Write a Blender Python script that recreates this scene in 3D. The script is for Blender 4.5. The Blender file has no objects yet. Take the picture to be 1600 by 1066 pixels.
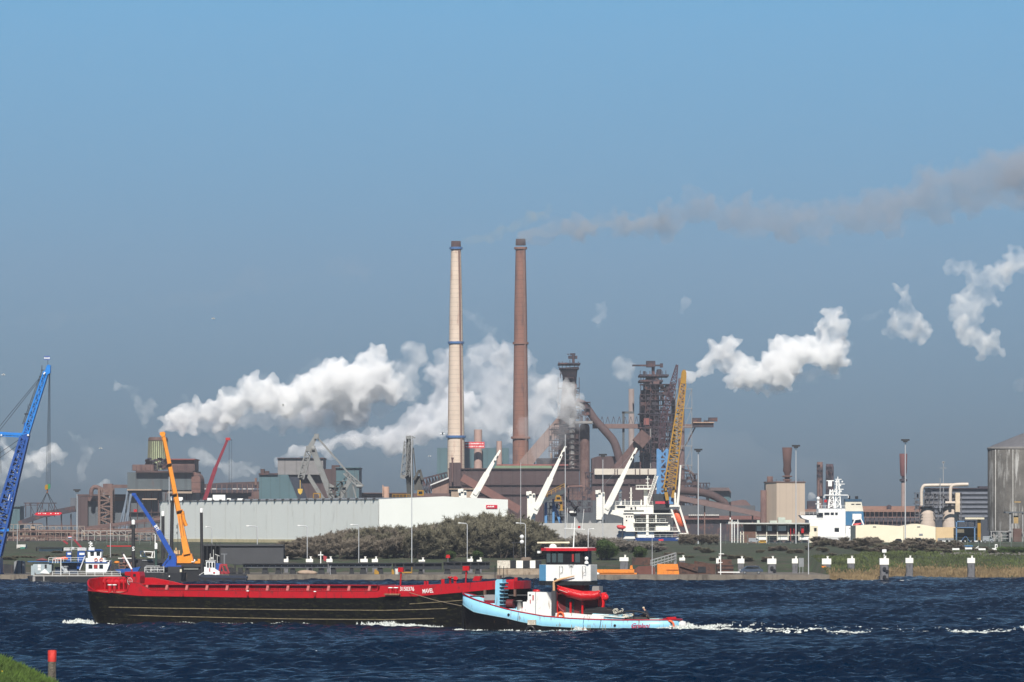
import bpy, bmesh, math, random
import numpy as np
from mathutils import Vector, Matrix
random.seed(7); RNG = np.random.RandomState(11)
sc = bpy.context.scene
R = math.radians
# ---------------- camera, world, sun, exposure ----------------
F, HY, CX, CZ = 8000.0, 820.0, 800.0, 11.4      # focal length and horizon of the photograph (pixels), eye height
cam = bpy.data.cameras.new('camera'); co = bpy.data.objects.new('camera', cam); sc.collection.objects.link(co)
cam.sensor_width = 36; cam.lens = 36 * F / 1600; cam.shift_y = (HY - 533) / 1600
co.location = (0, 0, CZ); co.rotation_euler = (R(90), 0, 0)
cam.clip_start = 1; cam.clip_end = 60000
sc.camera = co
SUN_EL, SUN_AZ = 43.0, 2.0                         # sun almost straight behind the camera
w = bpy.data.worlds.new('World'); sc.world = w; w.use_nodes = True
nt = w.node_tree; nt.nodes.clear()
out = nt.nodes.new('ShaderNodeOutputWorld'); bg = nt.nodes.new('ShaderNodeBackground')
sky = nt.nodes.new('ShaderNodeTexSky'); sky.sky_type = 'NISHITA'; sky.sun_disc = False
sky.sun_elevation = R(SUN_EL); sky.sun_rotation = R(180 + SUN_AZ)
sky.air_density = 0.75; sky.dust_density = 0.0; sky.ozone_density = 3.0; sky.altitude = 0
bg.inputs['Strength'].default_value = 0.0465
tcw = nt.nodes.new('ShaderNodeTexCoord'); mpw = nt.nodes.new('ShaderNodeMapping'); mpw.inputs['Location'].default_value = (0, 0, 0.10)
nrm = nt.nodes.new('ShaderNodeVectorMath'); nrm.operation = 'NORMALIZE'; tint = nt.nodes.new('ShaderNodeMix'); tint.data_type = 'RGBA'; tint.blend_type = 'MULTIPLY'
tint.inputs[0].default_value = 1
spw = nt.nodes.new('ShaderNodeSeparateXYZ'); rmp = nt.nodes.new('ShaderNodeValToRGB'); nt.links.new(tcw.outputs['Generated'], spw.inputs[0]); nt.links.new(spw.outputs[2], rmp.inputs[0])
e = rmp.color_ramp.elements; e[0].position = 0.0; e[0].color = (0.46, 0.385, 0.34, 1); e[1].position = 0.105; e[1].color = (1.10, 1.88, 1.84, 1)
q = e.new(0.05); q.color = (1.02, 1.12, 1.04, 1); q = e.new(0.4); q.color = (0.6, 0.85, 1.0, 1)
nt.links.new(rmp.outputs[0], tint.inputs[7])
nt.links.new(tcw.outputs['Generated'], mpw.inputs[0]); nt.links.new(mpw.outputs[0], nrm.inputs[0]); nt.links.new(nrm.outputs[0], sky.inputs[0])
nt.links.new(sky.outputs[0], tint.inputs[6]); nt.links.new(tint.outputs[2], bg.inputs[0]); nt.links.new(bg.outputs[0], out.inputs[0])
sl = bpy.data.lights.new('sun', 'SUN'); sl.energy = 4.8; sl.angle = R(0.53); sl.color = (1, 0.95, 0.87)
so = bpy.data.objects.new('sun', sl); sc.collection.objects.link(so)
sd = Vector((-math.sin(R(SUN_AZ)) * math.cos(R(SUN_EL)), -math.cos(R(SUN_AZ)) * math.cos(R(SUN_EL)), math.sin(R(SUN_EL))))
so.rotation_euler = sd.to_track_quat('Z', 'Y').to_euler(); so.location = (0, -50, 100)
sc.view_settings.view_transform = 'Standard'; sc.view_settings.look = 'None'
sc.view_settings.exposure = 0.36; sc.view_settings.gamma = 1
sc.render.engine = 'CYCLES'
cy = sc.cycles
cy.use_denoising = True; cy.max_bounces = 18; cy.diffuse_bounces = 3; cy.glossy_bounces = 3; cy.transmission_bounces = 3
cy.volume_bounces = 16; cy.volume_step_rate = 1.0; cy.volume_max_steps = 400; cy.transparent_max_bounces = 24
cy.use_adaptive_sampling = True; cy.adaptive_threshold = 0.02; cy.caustics_reflective = False; cy.caustics_refractive = False
try: cy.denoising_prefilter = 'ACCURATE'
except Exception: pass

# ---------------- pixels of the photograph -> metres at depth Y ----------------
def PX(px, Y): return (px - CX) * Y / F
def PZ(py, Y): return CZ - (py - HY) * Y / F
def P(px, py, Y): return Vector((PX(px, Y), Y, PZ(py, Y)))
ORG = {}

# ---------------- materials ----------------
MATS = {}
def mat(name, col, rough=0.6, metal=0.0, var=0.18, scale=0.6, col2=None, amt=0.0, streak=0.0, bump=0.0, bscale=None, alpha=None, ribs=None, spec=0.5):
    """principled paint or stone; slow tone variation, patches or vertical streaks of a second colour, ribbing and relief"""
    if name in MATS: return MATS[name]
    m = bpy.data.materials.new(name); m.use_nodes = True; t = m.node_tree; N = t.nodes; L = t.links
    b = N['Principled BSDF']; b.inputs['Roughness'].default_value = rough; b.inputs['Metallic'].default_value = metal
    b.inputs['Specular IOR Level'].default_value = spec
    tc = N.new('ShaderNodeTexCoord')
    n1 = N.new('ShaderNodeTexNoise'); n1.inputs['Scale'].default_value = scale; n1.inputs['Detail'].default_value = 5; n1.inputs['Roughness'].default_value = 0.65
    L.new(tc.outputs['Object'], n1.inputs['Vector'])
    mr = N.new('ShaderNodeMapRange'); mr.inputs[1].default_value = 0.3; mr.inputs[2].default_value = 0.7
    mr.inputs[3].default_value = 1 - var; mr.inputs[4].default_value = 1 + var
    L.new(n1.outputs['Fac'], mr.inputs[0])
    c = N.new('ShaderNodeMix'); c.data_type = 'RGBA'; c.blend_type = 'MULTIPLY'; c.inputs[0].default_value = 1
    c.inputs[6].default_value = (*col, 1); L.new(mr.outputs[0], c.inputs[7]); last = c.outputs[2]
    if col2 is not None and amt > 0:
        mp = N.new('ShaderNodeMapping'); L.new(tc.outputs['Object'], mp.inputs[0])
        mp.inputs['Scale'].default_value = (1, 1, 1 - streak * 0.93)
        n2 = N.new('ShaderNodeTexNoise'); n2.inputs['Scale'].default_value = scale * 2.3; n2.inputs['Detail'].default_value = 6; n2.inputs['Roughness'].default_value = 0.7
        L.new(mp.outputs[0], n2.inputs['Vector'])
        r2 = N.new('ShaderNodeMapRange'); r2.inputs[1].default_value = 0.64 - 0.34 * amt; r2.inputs[2].default_value = 0.75 - 0.30 * amt
        L.new(n2.outputs['Fac'], r2.inputs[0])
        x = N.new('ShaderNodeMix'); x.data_type = 'RGBA'; L.new(r2.outputs[0], x.inputs[0]); L.new(last, x.inputs[6]); x.inputs[7].default_value = (*col2, 1)
        last = x.outputs[2]
    if ribs:                                       # corrugated or planked sheet: (period in metres, axis, depth of groove tone)
        per, ax, dep = ribs
        sp = N.new('ShaderNodeSeparateXYZ'); L.new(tc.outputs['Object'], sp.inputs[0])
        ma = N.new('ShaderNodeMath'); ma.operation = 'MULTIPLY'; ma.inputs[1].default_value = 1 / per; L.new(sp.outputs[ax], ma.inputs[0])
        fr = N.new('ShaderNodeMath'); fr.operation = 'FRACT'; L.new(ma.outputs[0], fr.inputs[0])
        lt = N.new('ShaderNodeMath'); lt.operation = 'LESS_THAN'; lt.inputs[1].default_value = 0.12; L.new(fr.outputs[0], lt.inputs[0])
        x = N.new('ShaderNodeMix'); x.data_type = 'RGBA'; x.blend_type = 'MULTIPLY'
        ms = N.new('ShaderNodeMath'); ms.operation = 'MULTIPLY'; ms.inputs[1].default_value = dep; L.new(lt.outputs[0], ms.inputs[0])
        L.new(ms.outputs[0], x.inputs[0]); L.new(last, x.inputs[6]); x.inputs[7].default_value = (0.25, 0.25, 0.25, 1); last = x.outputs[2]
    L.new(last, b.inputs['Base Color'])
    if bump:
        n3 = N.new('ShaderNodeTexNoise'); n3.inputs['Scale'].default_value = bscale or scale * 6; n3.inputs['Detail'].default_value = 4
        L.new(tc.outputs['Object'], n3.inputs['Vector'])
        bp = N.new('ShaderNodeBump'); bp.inputs['Strength'].default_value = bump; bp.inputs['Distance'].default_value = 0.3
        L.new(n3.outputs['Fac'], bp.inputs['Height']); L.new(bp.outputs[0], b.inputs['Normal'])
    if alpha is not None: b.inputs['Alpha'].default_value = alpha
    m.diffuse_color = (*col, 1); MATS[name] = m; return m

# ---------------- mesh builder ----------------
def frame_for(d):
    d = d.normalized(); up = Vector((0, 0, 1)) if abs(d.z) < 0.95 else Vector((0, 1, 0))
    s = d.cross(up).normalized(); u = s.cross(d).normalized(); return s, u
class MB:
    def __init__(self): self.v = []; self.f = []; self.sm = []
    def add(self, vs, fs, smooth=False):
        o = len(self.v); self.v += [tuple(p) for p in vs]; self.f += [tuple(i + o for i in f) for f in fs]; self.sm += [smooth] * len(fs); return self
    def box(self, x0, x1, y0, y1, z0, z1):
        x0, x1 = sorted((x0, x1)); y0, y1 = sorted((y0, y1)); z0, z1 = sorted((z0, z1))
        v = [(x0,y0,z0),(x1,y0,z0),(x1,y1,z0),(x0,y1,z0),(x0,y0,z1),(x1,y0,z1),(x1,y1,z1),(x0,y1,z1)]
        return self.add(v, [(0,3,2,1),(4,5,6,7),(0,1,5,4),(1,2,6,5),(2,3,7,6),(3,0,4,7)])
    def beam(self, a, b, w, h=None, w1=None, h1=None):
        a = Vector(a); b = Vector(b); h = h or w; s, u = frame_for(b - a); w1 = w1 or w; h1 = h1 or (h if w1 == w else h * w1 / w)
        v = [a - s*w/2 - u*h/2, a + s*w/2 - u*h/2, a + s*w/2 + u*h/2, a - s*w/2 + u*h/2,
             b - s*w1/2 - u*h1/2, b + s*w1/2 - u*h1/2, b + s*w1/2 + u*h1/2, b - s*w1/2 + u*h1/2]
        return self.add(v, [(0,1,2,3),(4,7,6,5),(0,4,5,1),(1,5,6,2),(2,6,7,3),(3,7,4,0)])
    def tube(self, pts, r, n=10, r1=None, caps=True, smooth=True):
        pts = [Vector(p) for p in pts]; k = len(pts); vs = []; fs = []
        rs = r if isinstance(r, (list, tuple)) else [r + ((r1 if r1 is not None else r) - r) * i / (k - 1) for i in range(k)]
        d0 = (pts[1] - pts[0]).normalized(); s, u = frame_for(d0)
        for i, p in enumerate(pts):
            d = (pts[min(i+1, k-1)] - pts[max(i-1, 0)]).normalized()
            s = (s - d * s.dot(d)); s = s.normalized() if s.length > 1e-6 else frame_for(d)[0]; u = s.cross(d).normalized()
            for j in range(n):
                a = 2*math.pi*j/n; vs.append(p + s*math.cos(a)*rs[i] + u*math.sin(a)*rs[i])
        for i in range(k-1):
            for j in range(n):
                a = i*n+j; b = i*n+(j+1) % n; fs.append((a, a+n, b+n, b))
        self.add(vs, fs, smooth)
        if caps:
            self.add(vs[:n], [tuple(range(n))]); self.add(vs[-n:], [tuple(reversed(range(n)))])
        return self
    def lathe(self, c, prof, n=24, smooth=True, sx=1, sy=1):        # prof: (radius, z) pairs, upward
        c = Vector(c); vs = []; fs = []
        for r, z in prof:
            for j in range(n):
                a = 2*math.pi*j/n; vs.append((c.x + sx*r*math.cos(a), c.y + sy*r*math.sin(a), c.z + z))
        for i in range(len(prof)-1):
            for j in range(n):
                a = i*n+j; b = i*n+(j+1) % n; fs.append((a, b, b+n, a+n))
        self.add(vs, fs, smooth)
        if prof[0][0] > 1e-6: self.add(vs[:n], [tuple(reversed(range(n)))])
        if prof[-1][0] > 1e-6: self.add(vs[-n:], [tuple(range(n))])
        return self
    def prism(self, poly, d0, d1, axis='y'):                      # polygon in the other two axes, extruded
        n = len(poly)
        ar = sum(poly[i][0]*poly[(i+1) % n][1] - poly[(i+1) % n][0]*poly[i][1] for i in range(n))
        if ar < 0: poly = poly[::-1]
        mk = {'y': lambda p, d: (p[0], d, p[1]), 'x': lambda p, d: (d, p[0], p[1]), 'z': lambda p, d: (p[0], p[1], d)}[axis]
        v = [mk(p, d0) for p in poly] + [mk(p, d1) for p in poly]
        a = tuple(range(n)); b = tuple(range(2*n-1, n-1, -1))
        fs = [a, b] + [(i, i+n, (i+1) % n + n, (i+1) % n) for i in range(n)]
        if axis != 'y': fs = [tuple(reversed(f)) for f in fs]
        return self.add(v, fs)
    # the same in photograph pixels at depth Y
    def pbox(self, a, b, c, d, Y, dep=1.0): return self.box(PX(a, Y), PX(b, Y), Y, Y+dep, PZ(d, Y), PZ(c, Y))
    def ppoly(self, pts, Y, dep=1.0): return self.prism([(PX(a, Y), PZ(b, Y)) for a, b in pts], Y, Y+dep)
    def pbeam(self, a, b, Y, w, dep=None, w1=None, Y1=None):
        k = Y/F; return self.beam(P(*a, Y), P(*b, Y1 or Y), dep or w*k, w*k, (dep or w*k) if w1 is None else (dep or w*k)*w1/w, None if w1 is None else w1*k)
    def ptube(self, pts, Y, r, r1=None, n=10): return self.tube([P(a, b, Y) for a, b in pts], r*Y/F, n, None if r1 is None else r1*Y/F)
    def truss(self, a, b, w, h, n, t, w1=None, h1=None, faces='xyzw'):   # lattice boom with four chords and zigzag bracing
        a = Vector(a); b = Vector(b); s, u = frame_for(b-a); w1 = w1 or w; h1 = h1 or h
        def q(i, k):
            f = i/n; W = w+(w1-w)*f; H = h+(h1-h)*f; p = a.lerp(b, f); sx = (-1, 1, 1, -1)[k]; sy = (-1, -1, 1, 1)[k]
            return p + s*W/2*sx + u*H/2*sy
        for k in range(4): self.beam(q(0, k), q(n, k), t)
        for i in range(n):
            for k in range(4):
                k2 = (k+1) % 4
                if i % 2: self.beam(q(i, k), q(i+1, k2), t*0.6)
                else: self.beam(q(i, k2), q(i+1, k), t*0.6)
            if i: 
                for k in range(4): self.beam(q(i, k), q(i, (k+1) % 4), t*0.6)
        return self
    def rail(self, pts, h=1.0, t=0.05, post=1.6, mid=True):            # handrail along points
        pts = [Vector(p) for p in pts]
        for a, b in zip(pts, pts[1:]):
            Z = Vector((0, 0, h)); self.beam(a+Z, b+Z, t); 
            if mid: self.beam(a+Z*0.5, b+Z*0.5, t*0.7)
            n = max(1, int(round((b-a).length/post)))
            for i in range(n+1): p = a.lerp(b, i/n); self.beam(p, p+Z, t)
        return self
    def ball(self, c, r, n=10, sx=1, sy=1, sz=1):
        pr = [(r*math.sin(math.pi*i/n), -r*sz*math.cos(math.pi*i/n)) for i in range(n+1)]
        pr[0] = (r*0.02, pr[0][1]); pr[-1] = (r*0.02, pr[-1][1])
        return self.lathe(c, pr, max(8, n), True, sx, sy)

def linkmesh(mb, name, m, parent=None, local=False):
    org = ORG.get(parent.name) if parent is not None else None
    v = np.array(mb.v, dtype=np.float64).reshape(-1, 3)
    if org is None and not local and parent is None:
        x0 = v.min(0); x1 = v.max(0); org = Vector(((x0[0]+x1[0])/2, (x0[1]+x1[1])/2, x0[2])); own = True
    else: own = False
    if org is not None: v = v - np.array(org)
    me = bpy.data.meshes.new(name); me.from_pydata(v.tolist(), [], mb.f)
    me.polygons.foreach_set('use_smooth', mb.sm); me.update()
    for q in (m if isinstance(m, (list, tuple)) else [m]): me.materials.append(q)
    o = bpy.data.objects.new(name, me); sc.collection.objects.link(o)
    if parent is not None: o.parent = parent
    if own: o.location = org
    if org is not None: ORG[o.name] = org
    return o
def tag(o, label=None, cat=None, group=None, kind=None):
    for k, v in (('label', label), ('category', cat), ('group', group), ('kind', kind)):
        if v: o[k] = v
    return o
def thing(name, label, cat, loc=(0, 0, 0), group=None, rz=None):
    """an Empty at the thing's base; its parts are given in world metres, or in its own frame when rz is set"""
    o = bpy.data.objects.new(name, None); sc.collection.objects.link(o); o.location = loc; o.empty_display_size = 0.5
    if rz is None: ORG[o.name] = Vector(loc)
    else: o.rotation_euler = (0, 0, rz)
    return tag(o, label, cat, group)
def part(name, mb, m, parent, label=None):
    o = linkmesh(mb, name, m, parent)
    if label: o['label'] = label
    return o
def one(name, mb, m, label, cat, group=None): return tag(linkmesh(mb, name, m), label, cat, group)
def struct(name, mb, m): return tag(linkmesh(mb, name, m), kind='structure')
def dup(o, loc, label=None, group=None, rz=None, scale=None):
    KIDS = {}
    def rec(s, par):
        c = s.copy(); sc.collection.objects.link(c)
        if par is not None: c.parent = par
        for ch in list(s.children): rec(ch, c)
        return c
    r = rec(o, None); r.location = loc
    if rz is not None: r.rotation_euler = (0, 0, rz)
    if scale is not None: r.scale = scale if hasattr(scale, '__len__') else (scale,)*3
    if label: r['label'] = label
    if group: r['group'] = group
    return r
def bez(pts, n=16):                                 # smooth curve through control points
    pts = [Vector(p) for p in pts]; out = []
    for i in range(len(pts)-1):
        p0, p1, p2, p3 = pts[max(i-1, 0)], pts[i], pts[i+1], pts[min(i+2, len(pts)-1)]
        for k in range(n):
            t = k/n; out.append(0.5*((2*p1)+(p2-p0)*t+(2*p0-5*p1+4*p2-p3)*t*t+(3*p1-p0-3*p2+p3)*t**3))
    out.append(pts[-1]); return out
def text(s, m, parent, size, loc, rot=(R(90), 0, 0), name='lettering', sx=1.0, shear=0.0, bold=0.0, label=None):
    c = bpy.data.curves.new('t', 'FONT'); c.body = s; c.size = size; c.extrude = 0.012; c.offset = bold; c.shear = shear; c.resolution_u = 3
    c.align_x = 'CENTER'; c.align_y = 'CENTER'
    o = bpy.data.objects.new('t', c); sc.collection.objects.link(o)
    me = bpy.data.meshes.new_from_object(o.evaluated_get(bpy.context.evaluated_depsgraph_get()))
    bpy.data.objects.remove(o); bpy.data.curves.remove(c)
    me.materials.clear(); me.materials.append(m); me.name = name
    q = bpy.data.objects.new(name, me); sc.collection.objects.link(q); q.parent = parent
    org = ORG.get(parent.name) if parent is not None else None
    q.location = Vector(loc) - (org if org is not None else Vector()); q.rotation_euler = rot; q.scale = (sx, 1, 1)
    if label: q['label'] = label
    return q
# ---------------- materials used all over ----------------
WHITE = mat('white_paint', (0.80, 0.80, 0.77), 0.45, var=0.05)
BLACK = mat('black_paint', (0.012, 0.012, 0.014), 0.45)
DARK = mat('dark_steel', (0.018, 0.019, 0.022), 0.55)
GREY = mat('grey_steel', (0.22, 0.23, 0.24), 0.5)
RED = mat('red_paint', (0.46, 0.006, 0.008), 0.35, var=0.10, col2=(0.35, 0.02, 0.02), amt=0.18)
GLASS = mat('dark_glass', (0.012, 0.016, 0.02), 0.08, var=0.0)
RUST = mat('rust_brown', (0.075, 0.044, 0.041), 0.85, var=0.3, scale=0.3, col2=(0.05, 0.035, 0.035), amt=0.4, streak=0.7)

# ---------------- water: one sheet, finely waved where it is seen ----------------
def axis_lines(a, b, step, far, grow=1.25):
    l = list(np.arange(a, b, step)); s = step; x = a; lo = []
    while x > -far: s *= grow; x -= s; lo.append(x)
    s = step; x = l[-1]; hi = []
    while x < far: s *= grow; x += s; hi.append(x)
    return np.array(lo[::-1] + l + hi)
wr = np.random.RandomState(3); WV = []
for i in range(80):
    lam = 1.0 * (9 / 1.0) ** (wr.rand() ** 1.5); th = R(262 + wr.normal(0, 27)); k = 2*math.pi/lam
    amp = 0.0132 * lam ** 0.8 * (0.6 + 0.8*wr.rand()); WV.append((k*math.cos(th), k*math.sin(th), wr.rand()*6.28, amp))
def wave(x, y):
    z = np.zeros(np.broadcast(x, y).shape)
    for kx, ky, ph, a in WV:
        q = np.sin(kx*x + ky*y + ph); z += a*(q + 0.35*q*q)
    patch = 0.8 + 0.25*np.sin(x*0.05+y*0.013+1) * np.sin(y*0.021+x*0.011) + 0.2*np.sin(x*0.13-y*0.037)
    return z * patch
def water():
    xs = axis_lines(-112, 112, 0.34, 9000); Y1 = 330.0; ys = [Y1]
    while ys[-1] < 1030: ys.append(ys[-1] + 0.30 + 0.45*(ys[-1]-330)/700)
    s = 0.7; lo = []; y = Y1
    st = 0.4
    while y > -900: st *= 1.25; y -= st; lo.append(y)
    y = ys[-1]
    while y < 9500: s *= 1.25; y += s; ys.append(y)
    ys = np.array(lo[::-1] + ys); X, Y = np.meshgrid(xs, ys)
    fx = np.clip((260-np.abs(X))/120, 0, 1); fy = np.clip((Y-250)/80, 0, 1)*np.clip((1150-Y)/80, 0, 1)
    Z = wave(X, Y)*fx*fy - 0.0*X
    n, m_ = X.shape; me = bpy.data.meshes.new('water'); idx = np.arange(n*m_).reshape(n, m_)
    f = np.stack([idx[:-1, :-1], idx[:-1, 1:], idx[1:, 1:], idx[1:, :-1]], -1).reshape(-1, 4)
    me.vertices.add(n*m_); me.vertices.foreach_set('co', np.stack([X, Y, Z], -1).astype(np.float32).ravel())
    me.loops.add(f.size); me.loops.foreach_set('vertex_index', f.astype(np.int32).ravel())
    me.polygons.add(len(f)); me.polygons.foreach_set('loop_start', np.arange(0, f.size, 4, dtype=np.int32))
    me.polygons.foreach_set('use_smooth', np.ones(len(f), bool)); me.update(calc_edges=True)
    m = bpy.data.materials.new('canal_water'); m.use_nodes = True; t = m.node_tree; b = t.nodes['Principled BSDF']
    b.inputs['Base Color'].default_value = (0.0007, 0.0078, 0.023, 1); b.inputs['Roughness'].default_value = 0.12; b.inputs['IOR'].default_value = 1.33; b.inputs['Specular IOR Level'].default_value = 0.12; b.inputs['Specular Tint'].default_value = (0.34, 0.68, 1, 1)
    tc = t.nodes.new('ShaderNodeTexCoord'); nz = t.nodes.new('ShaderNodeTexNoise'); nz.inputs['Scale'].default_value = 2.6; nz.inputs['Detail'].default_value = 5
    bp = t.nodes.new('ShaderNodeBump'); bp.inputs['Strength'].default_value = 0.8; bp.inputs['Distance'].default_value = 0.35
    t.links.new(tc.outputs['Object'], nz.inputs['Vector']); t.links.new(nz.outputs['Fac'], bp.inputs['Height']); t.links.new(bp.outputs[0], b.inputs['Normal'])
    g = t.nodes.new('ShaderNodeTexNoise'); g.inputs['Scale'].default_value = .03; g.inputs['Detail'].default_value = 4; gm = t.nodes.new('ShaderNodeMapRange'); gm.inputs[1].default_value = .38; gm.inputs[2].default_value = .62; gm.inputs[3].default_value = .35; gm.inputs[4].default_value = 1.0
    t.links.new(tc.outputs['Object'], g.inputs['Vector']); t.links.new(g.outputs['Fac'], gm.inputs[0]); t.links.new(gm.outputs[0], bp.inputs['Strength'])
    me.materials.append(m); o = bpy.data.objects.new('water', me); sc.collection.objects.link(o); tag(o, kind='structure')
water()

# ---------------- haze ----------------
def volmat(name, col, dens, aniso=0.0, noise=None):
    m = bpy.data.materials.new(name); m.use_nodes = True; t = m.node_tree; t.nodes.clear()
    o = t.nodes.new('ShaderNodeOutputMaterial'); v = t.nodes.new('ShaderNodeVolumePrincipled')
    v.inputs['Color'].default_value = (*col, 1); v.inputs['Density'].default_value = dens; v.inputs['Anisotropy'].default_value = aniso
    t.links.new(v.outputs[0], o.inputs['Volume'])
    if noise:
        tc = t.nodes.new('ShaderNodeTexCoord'); nz = t.nodes.new('ShaderNodeTexNoise'); nz.inputs['Scale'].default_value = noise[0]; nz.inputs['Detail'].default_value = 4
        mr = t.nodes.new('ShaderNodeMapRange'); mr.inputs[1].default_value = noise[1]; mr.inputs[2].default_value = noise[2]; mr.inputs[3].default_value = 0; mr.inputs[4].default_value = dens; nz.inputs['Detail'].default_value = noise[3] if len(noise) > 3 else 5; nz.inputs['Roughness'].default_value = .58; m.cycles.volume_step_rate = noise[4] if len(noise) > 4 else .25
        t.links.new(tc.outputs['Object'], nz.inputs['Vector']); t.links.new(nz.outputs['Fac'], mr.inputs[0]); t.links.new(mr.outputs[0], v.inputs['Density'])
    else: m.cycles.homogeneous_volume = True
    return m
hz = MB().box(-1500, 1500, -60, 4300, -2.2, 420)
ho = linkmesh(hz, 'haze', volmat('haze_air', (0.80, 0.84, 0.95), 0.00006)); tag(ho, kind='stuff')

# ---------------- steam: closed lumpy hulls filled with even scattering vapour ----------------
def cloudtex(size, depth=2):
    if size < 0: t = bpy.data.textures.new('billows', 'VORONOI'); t.noise_scale = -size; t.noise_intensity = 1.0; return t
    t = bpy.data.textures.new('clouds', 'CLOUDS'); t.noise_scale = size; t.noise_depth = depth; return t
def plume(name, label, cat, balls, Y, dens, vox=1.0, amps=((14, 16), (-6, -7), (-2.8, -3.2)), col=(1, 1, 1), noise=None, seed=0, group=None, kids=(3, 0.5), depth=0.8):
    """balls: (px, py, radius px) along the plume; smaller puffs are grown round each"""
    rr = random.Random(seed); bm = bmesh.new(); k = Y/F
    def sph(c, r): bmesh.ops.create_icosphere(bm, subdivisions=2, radius=r, matrix=Matrix.Translation(c) @ Matrix.Diagonal((1, 1, rr.uniform(0.85, 1.1), 1)))
    for a, b in zip(balls, balls[1:] + [None]):
        n = 1
        if b is not None and b[0] is not None: n = max(1, int(math.hypot(b[0]-a[0], b[1]-a[1]) / (0.55*max(3, min(a[2], b[2])))))
        for i in range(n):
            f = i/n; x, y, r = a if b is None else [a[j]+(b[j]-a[j])*f for j in range(3)]
            c = P(x, y, Y) + Vector((0, rr.uniform(-.5, .5)*r*k*depth, 0)); sph(c, r*k*0.8)
            for q in range(kids[0]):
                d = Vector((rr.gauss(0, 1), rr.gauss(0, 1), rr.gauss(0, 1))).normalized(); sph(c + d*r*k*0.7, r*k*kids[1]*rr.uniform(0.5, 1.1))
    me = bpy.data.meshes.new(name); bm.to_mesh(me); bm.free()
    o = bpy.data.objects.new(name, me); sc.collection.objects.link(o)
    q = o.modifiers.new('r', 'REMESH'); q.mode = 'VOXEL'; q.voxel_size = vox
    for i, (size, amp) in enumerate(amps):
        d = o.modifiers.new('d', 'DISPLACE'); d.texture = cloudtex(size); d.strength = amp; d.mid_level = 0.5 if size > 0 else .38; d.texture_coords = 'LOCAL'
    q = o.modifiers.new('r2', 'REMESH'); q.mode = 'VOXEL'; q.voxel_size = vox
    m2 = bpy.data.meshes.new_from_object(o.evaluated_get(bpy.context.evaluated_depsgraph_get()))
    bpy.data.objects.remove(o)
    v = np.zeros(len(m2.vertices)*3, np.float32); m2.vertices.foreach_get('co', v); v = v.reshape(-1, 3); c = v.mean(0); c[2] = v[:, 2].min()
    m2.vertices.foreach_set('co', (v-c).ravel()); m2.update(); m2.name = name
    m2.materials.clear(); m2.materials.append(volmat(name+'_vapour', col, dens, aniso=-0.38, noise=noise))
    o = bpy.data.objects.new(name, m2); sc.collection.objects.link(o); o.location = c.tolist(); tag(o, label, cat, group)
    return o
# ---------------- land ----------------
def gz(Y, x):                                       # height of the far bank and the works' ground
    return float(np.interp(Y, [1003, 1010, 1018, 1030, 1060, 1100, 1200, 1425, 1432, 1700, 1712, 9000],
                              [-2.0, -0.3, 0.5, 1.4, 3.0, 4.9, 6.9, 6.9, -2.5, -2.5, 3.2, 3.2]))
def noise2(x, y, s=1.0):
    return (math.sin(x*0.31*s+1.3)*math.cos(y*0.27*s+0.4) + 0.5*math.sin(x*0.83*s+y*0.6*s) + 0.3*math.sin(x*1.9*s-y*1.4*s))/1.8
def strip_mesh(xs, ys, fz):
    mb = MB(); vs = []; n = len(xs)
    for y in ys:
        for x in xs: vs.append((x, y, fz(x, y)))
    fs = [(j*n+i, j*n+i+1, (j+1)*n+i+1, (j+1)*n+i) for j in range(len(ys)-1) for i in range(n-1)]
    return mb.add(vs, fs, True)
QX = 62.0                                           # right end of the quay
grass_m = mat('bank_grass', (0.034, 0.050, 0.022), 0.95, var=0.5, scale=0.12, col2=(0.06, 0.05, 0.035), amt=0.5, bump=0.8, bscale=1.2)
xs = [-1400, -600, -300] + list(range(-160, 60, 4)) + [60, 61, 62, 62.6] + [64+1.5*i for i in range(60)] + [160, 180, 220, 300, 600, 1400]
def shore(x): return float(np.interp(x, [62, 66, 72, 74.5, 79, 84, 120, 1400], [1006, 1009, 1012, 1035, 1085, 1094, 1097, 1099])) + 0.8*math.sin(x*0.9) + 0.5*math.sin(x*2.3)
def land_z(x, y):
    if x < QX+0.5 and y < 1100: return min(1.15, gz(y-4, x)) if y < 1062 else gz(y-4, x)
    s = shore(max(x, 62))
    if y <= 1200: return float(np.interp(y, [s-12, s, s+3, s+9, s+26, s+60 if s < 1050 else s+50, 1200], [-2.5, 0, .55, 1.2, 2.7, 4.6, 6.9])) + 0.22*noise2(x, y)*min(1, max(0, (y-s)/8))
    return gz(y, x)
ys = [1000, 1004, 1008, 1011, 1014, 1017, 1020, 1025, 1031, 1038, 1046, 1055, 1065, 1080, 1100, 1110, 1118, 1130, 1145, 1160, 1180, 1200, 1300, 1425, 1432, 1560, 1700, 1712, 1900, 2300, 3000, 4000, 9000]
struct('grass_bank', strip_mesh(xs, ys, land_z), grass_m)
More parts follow.
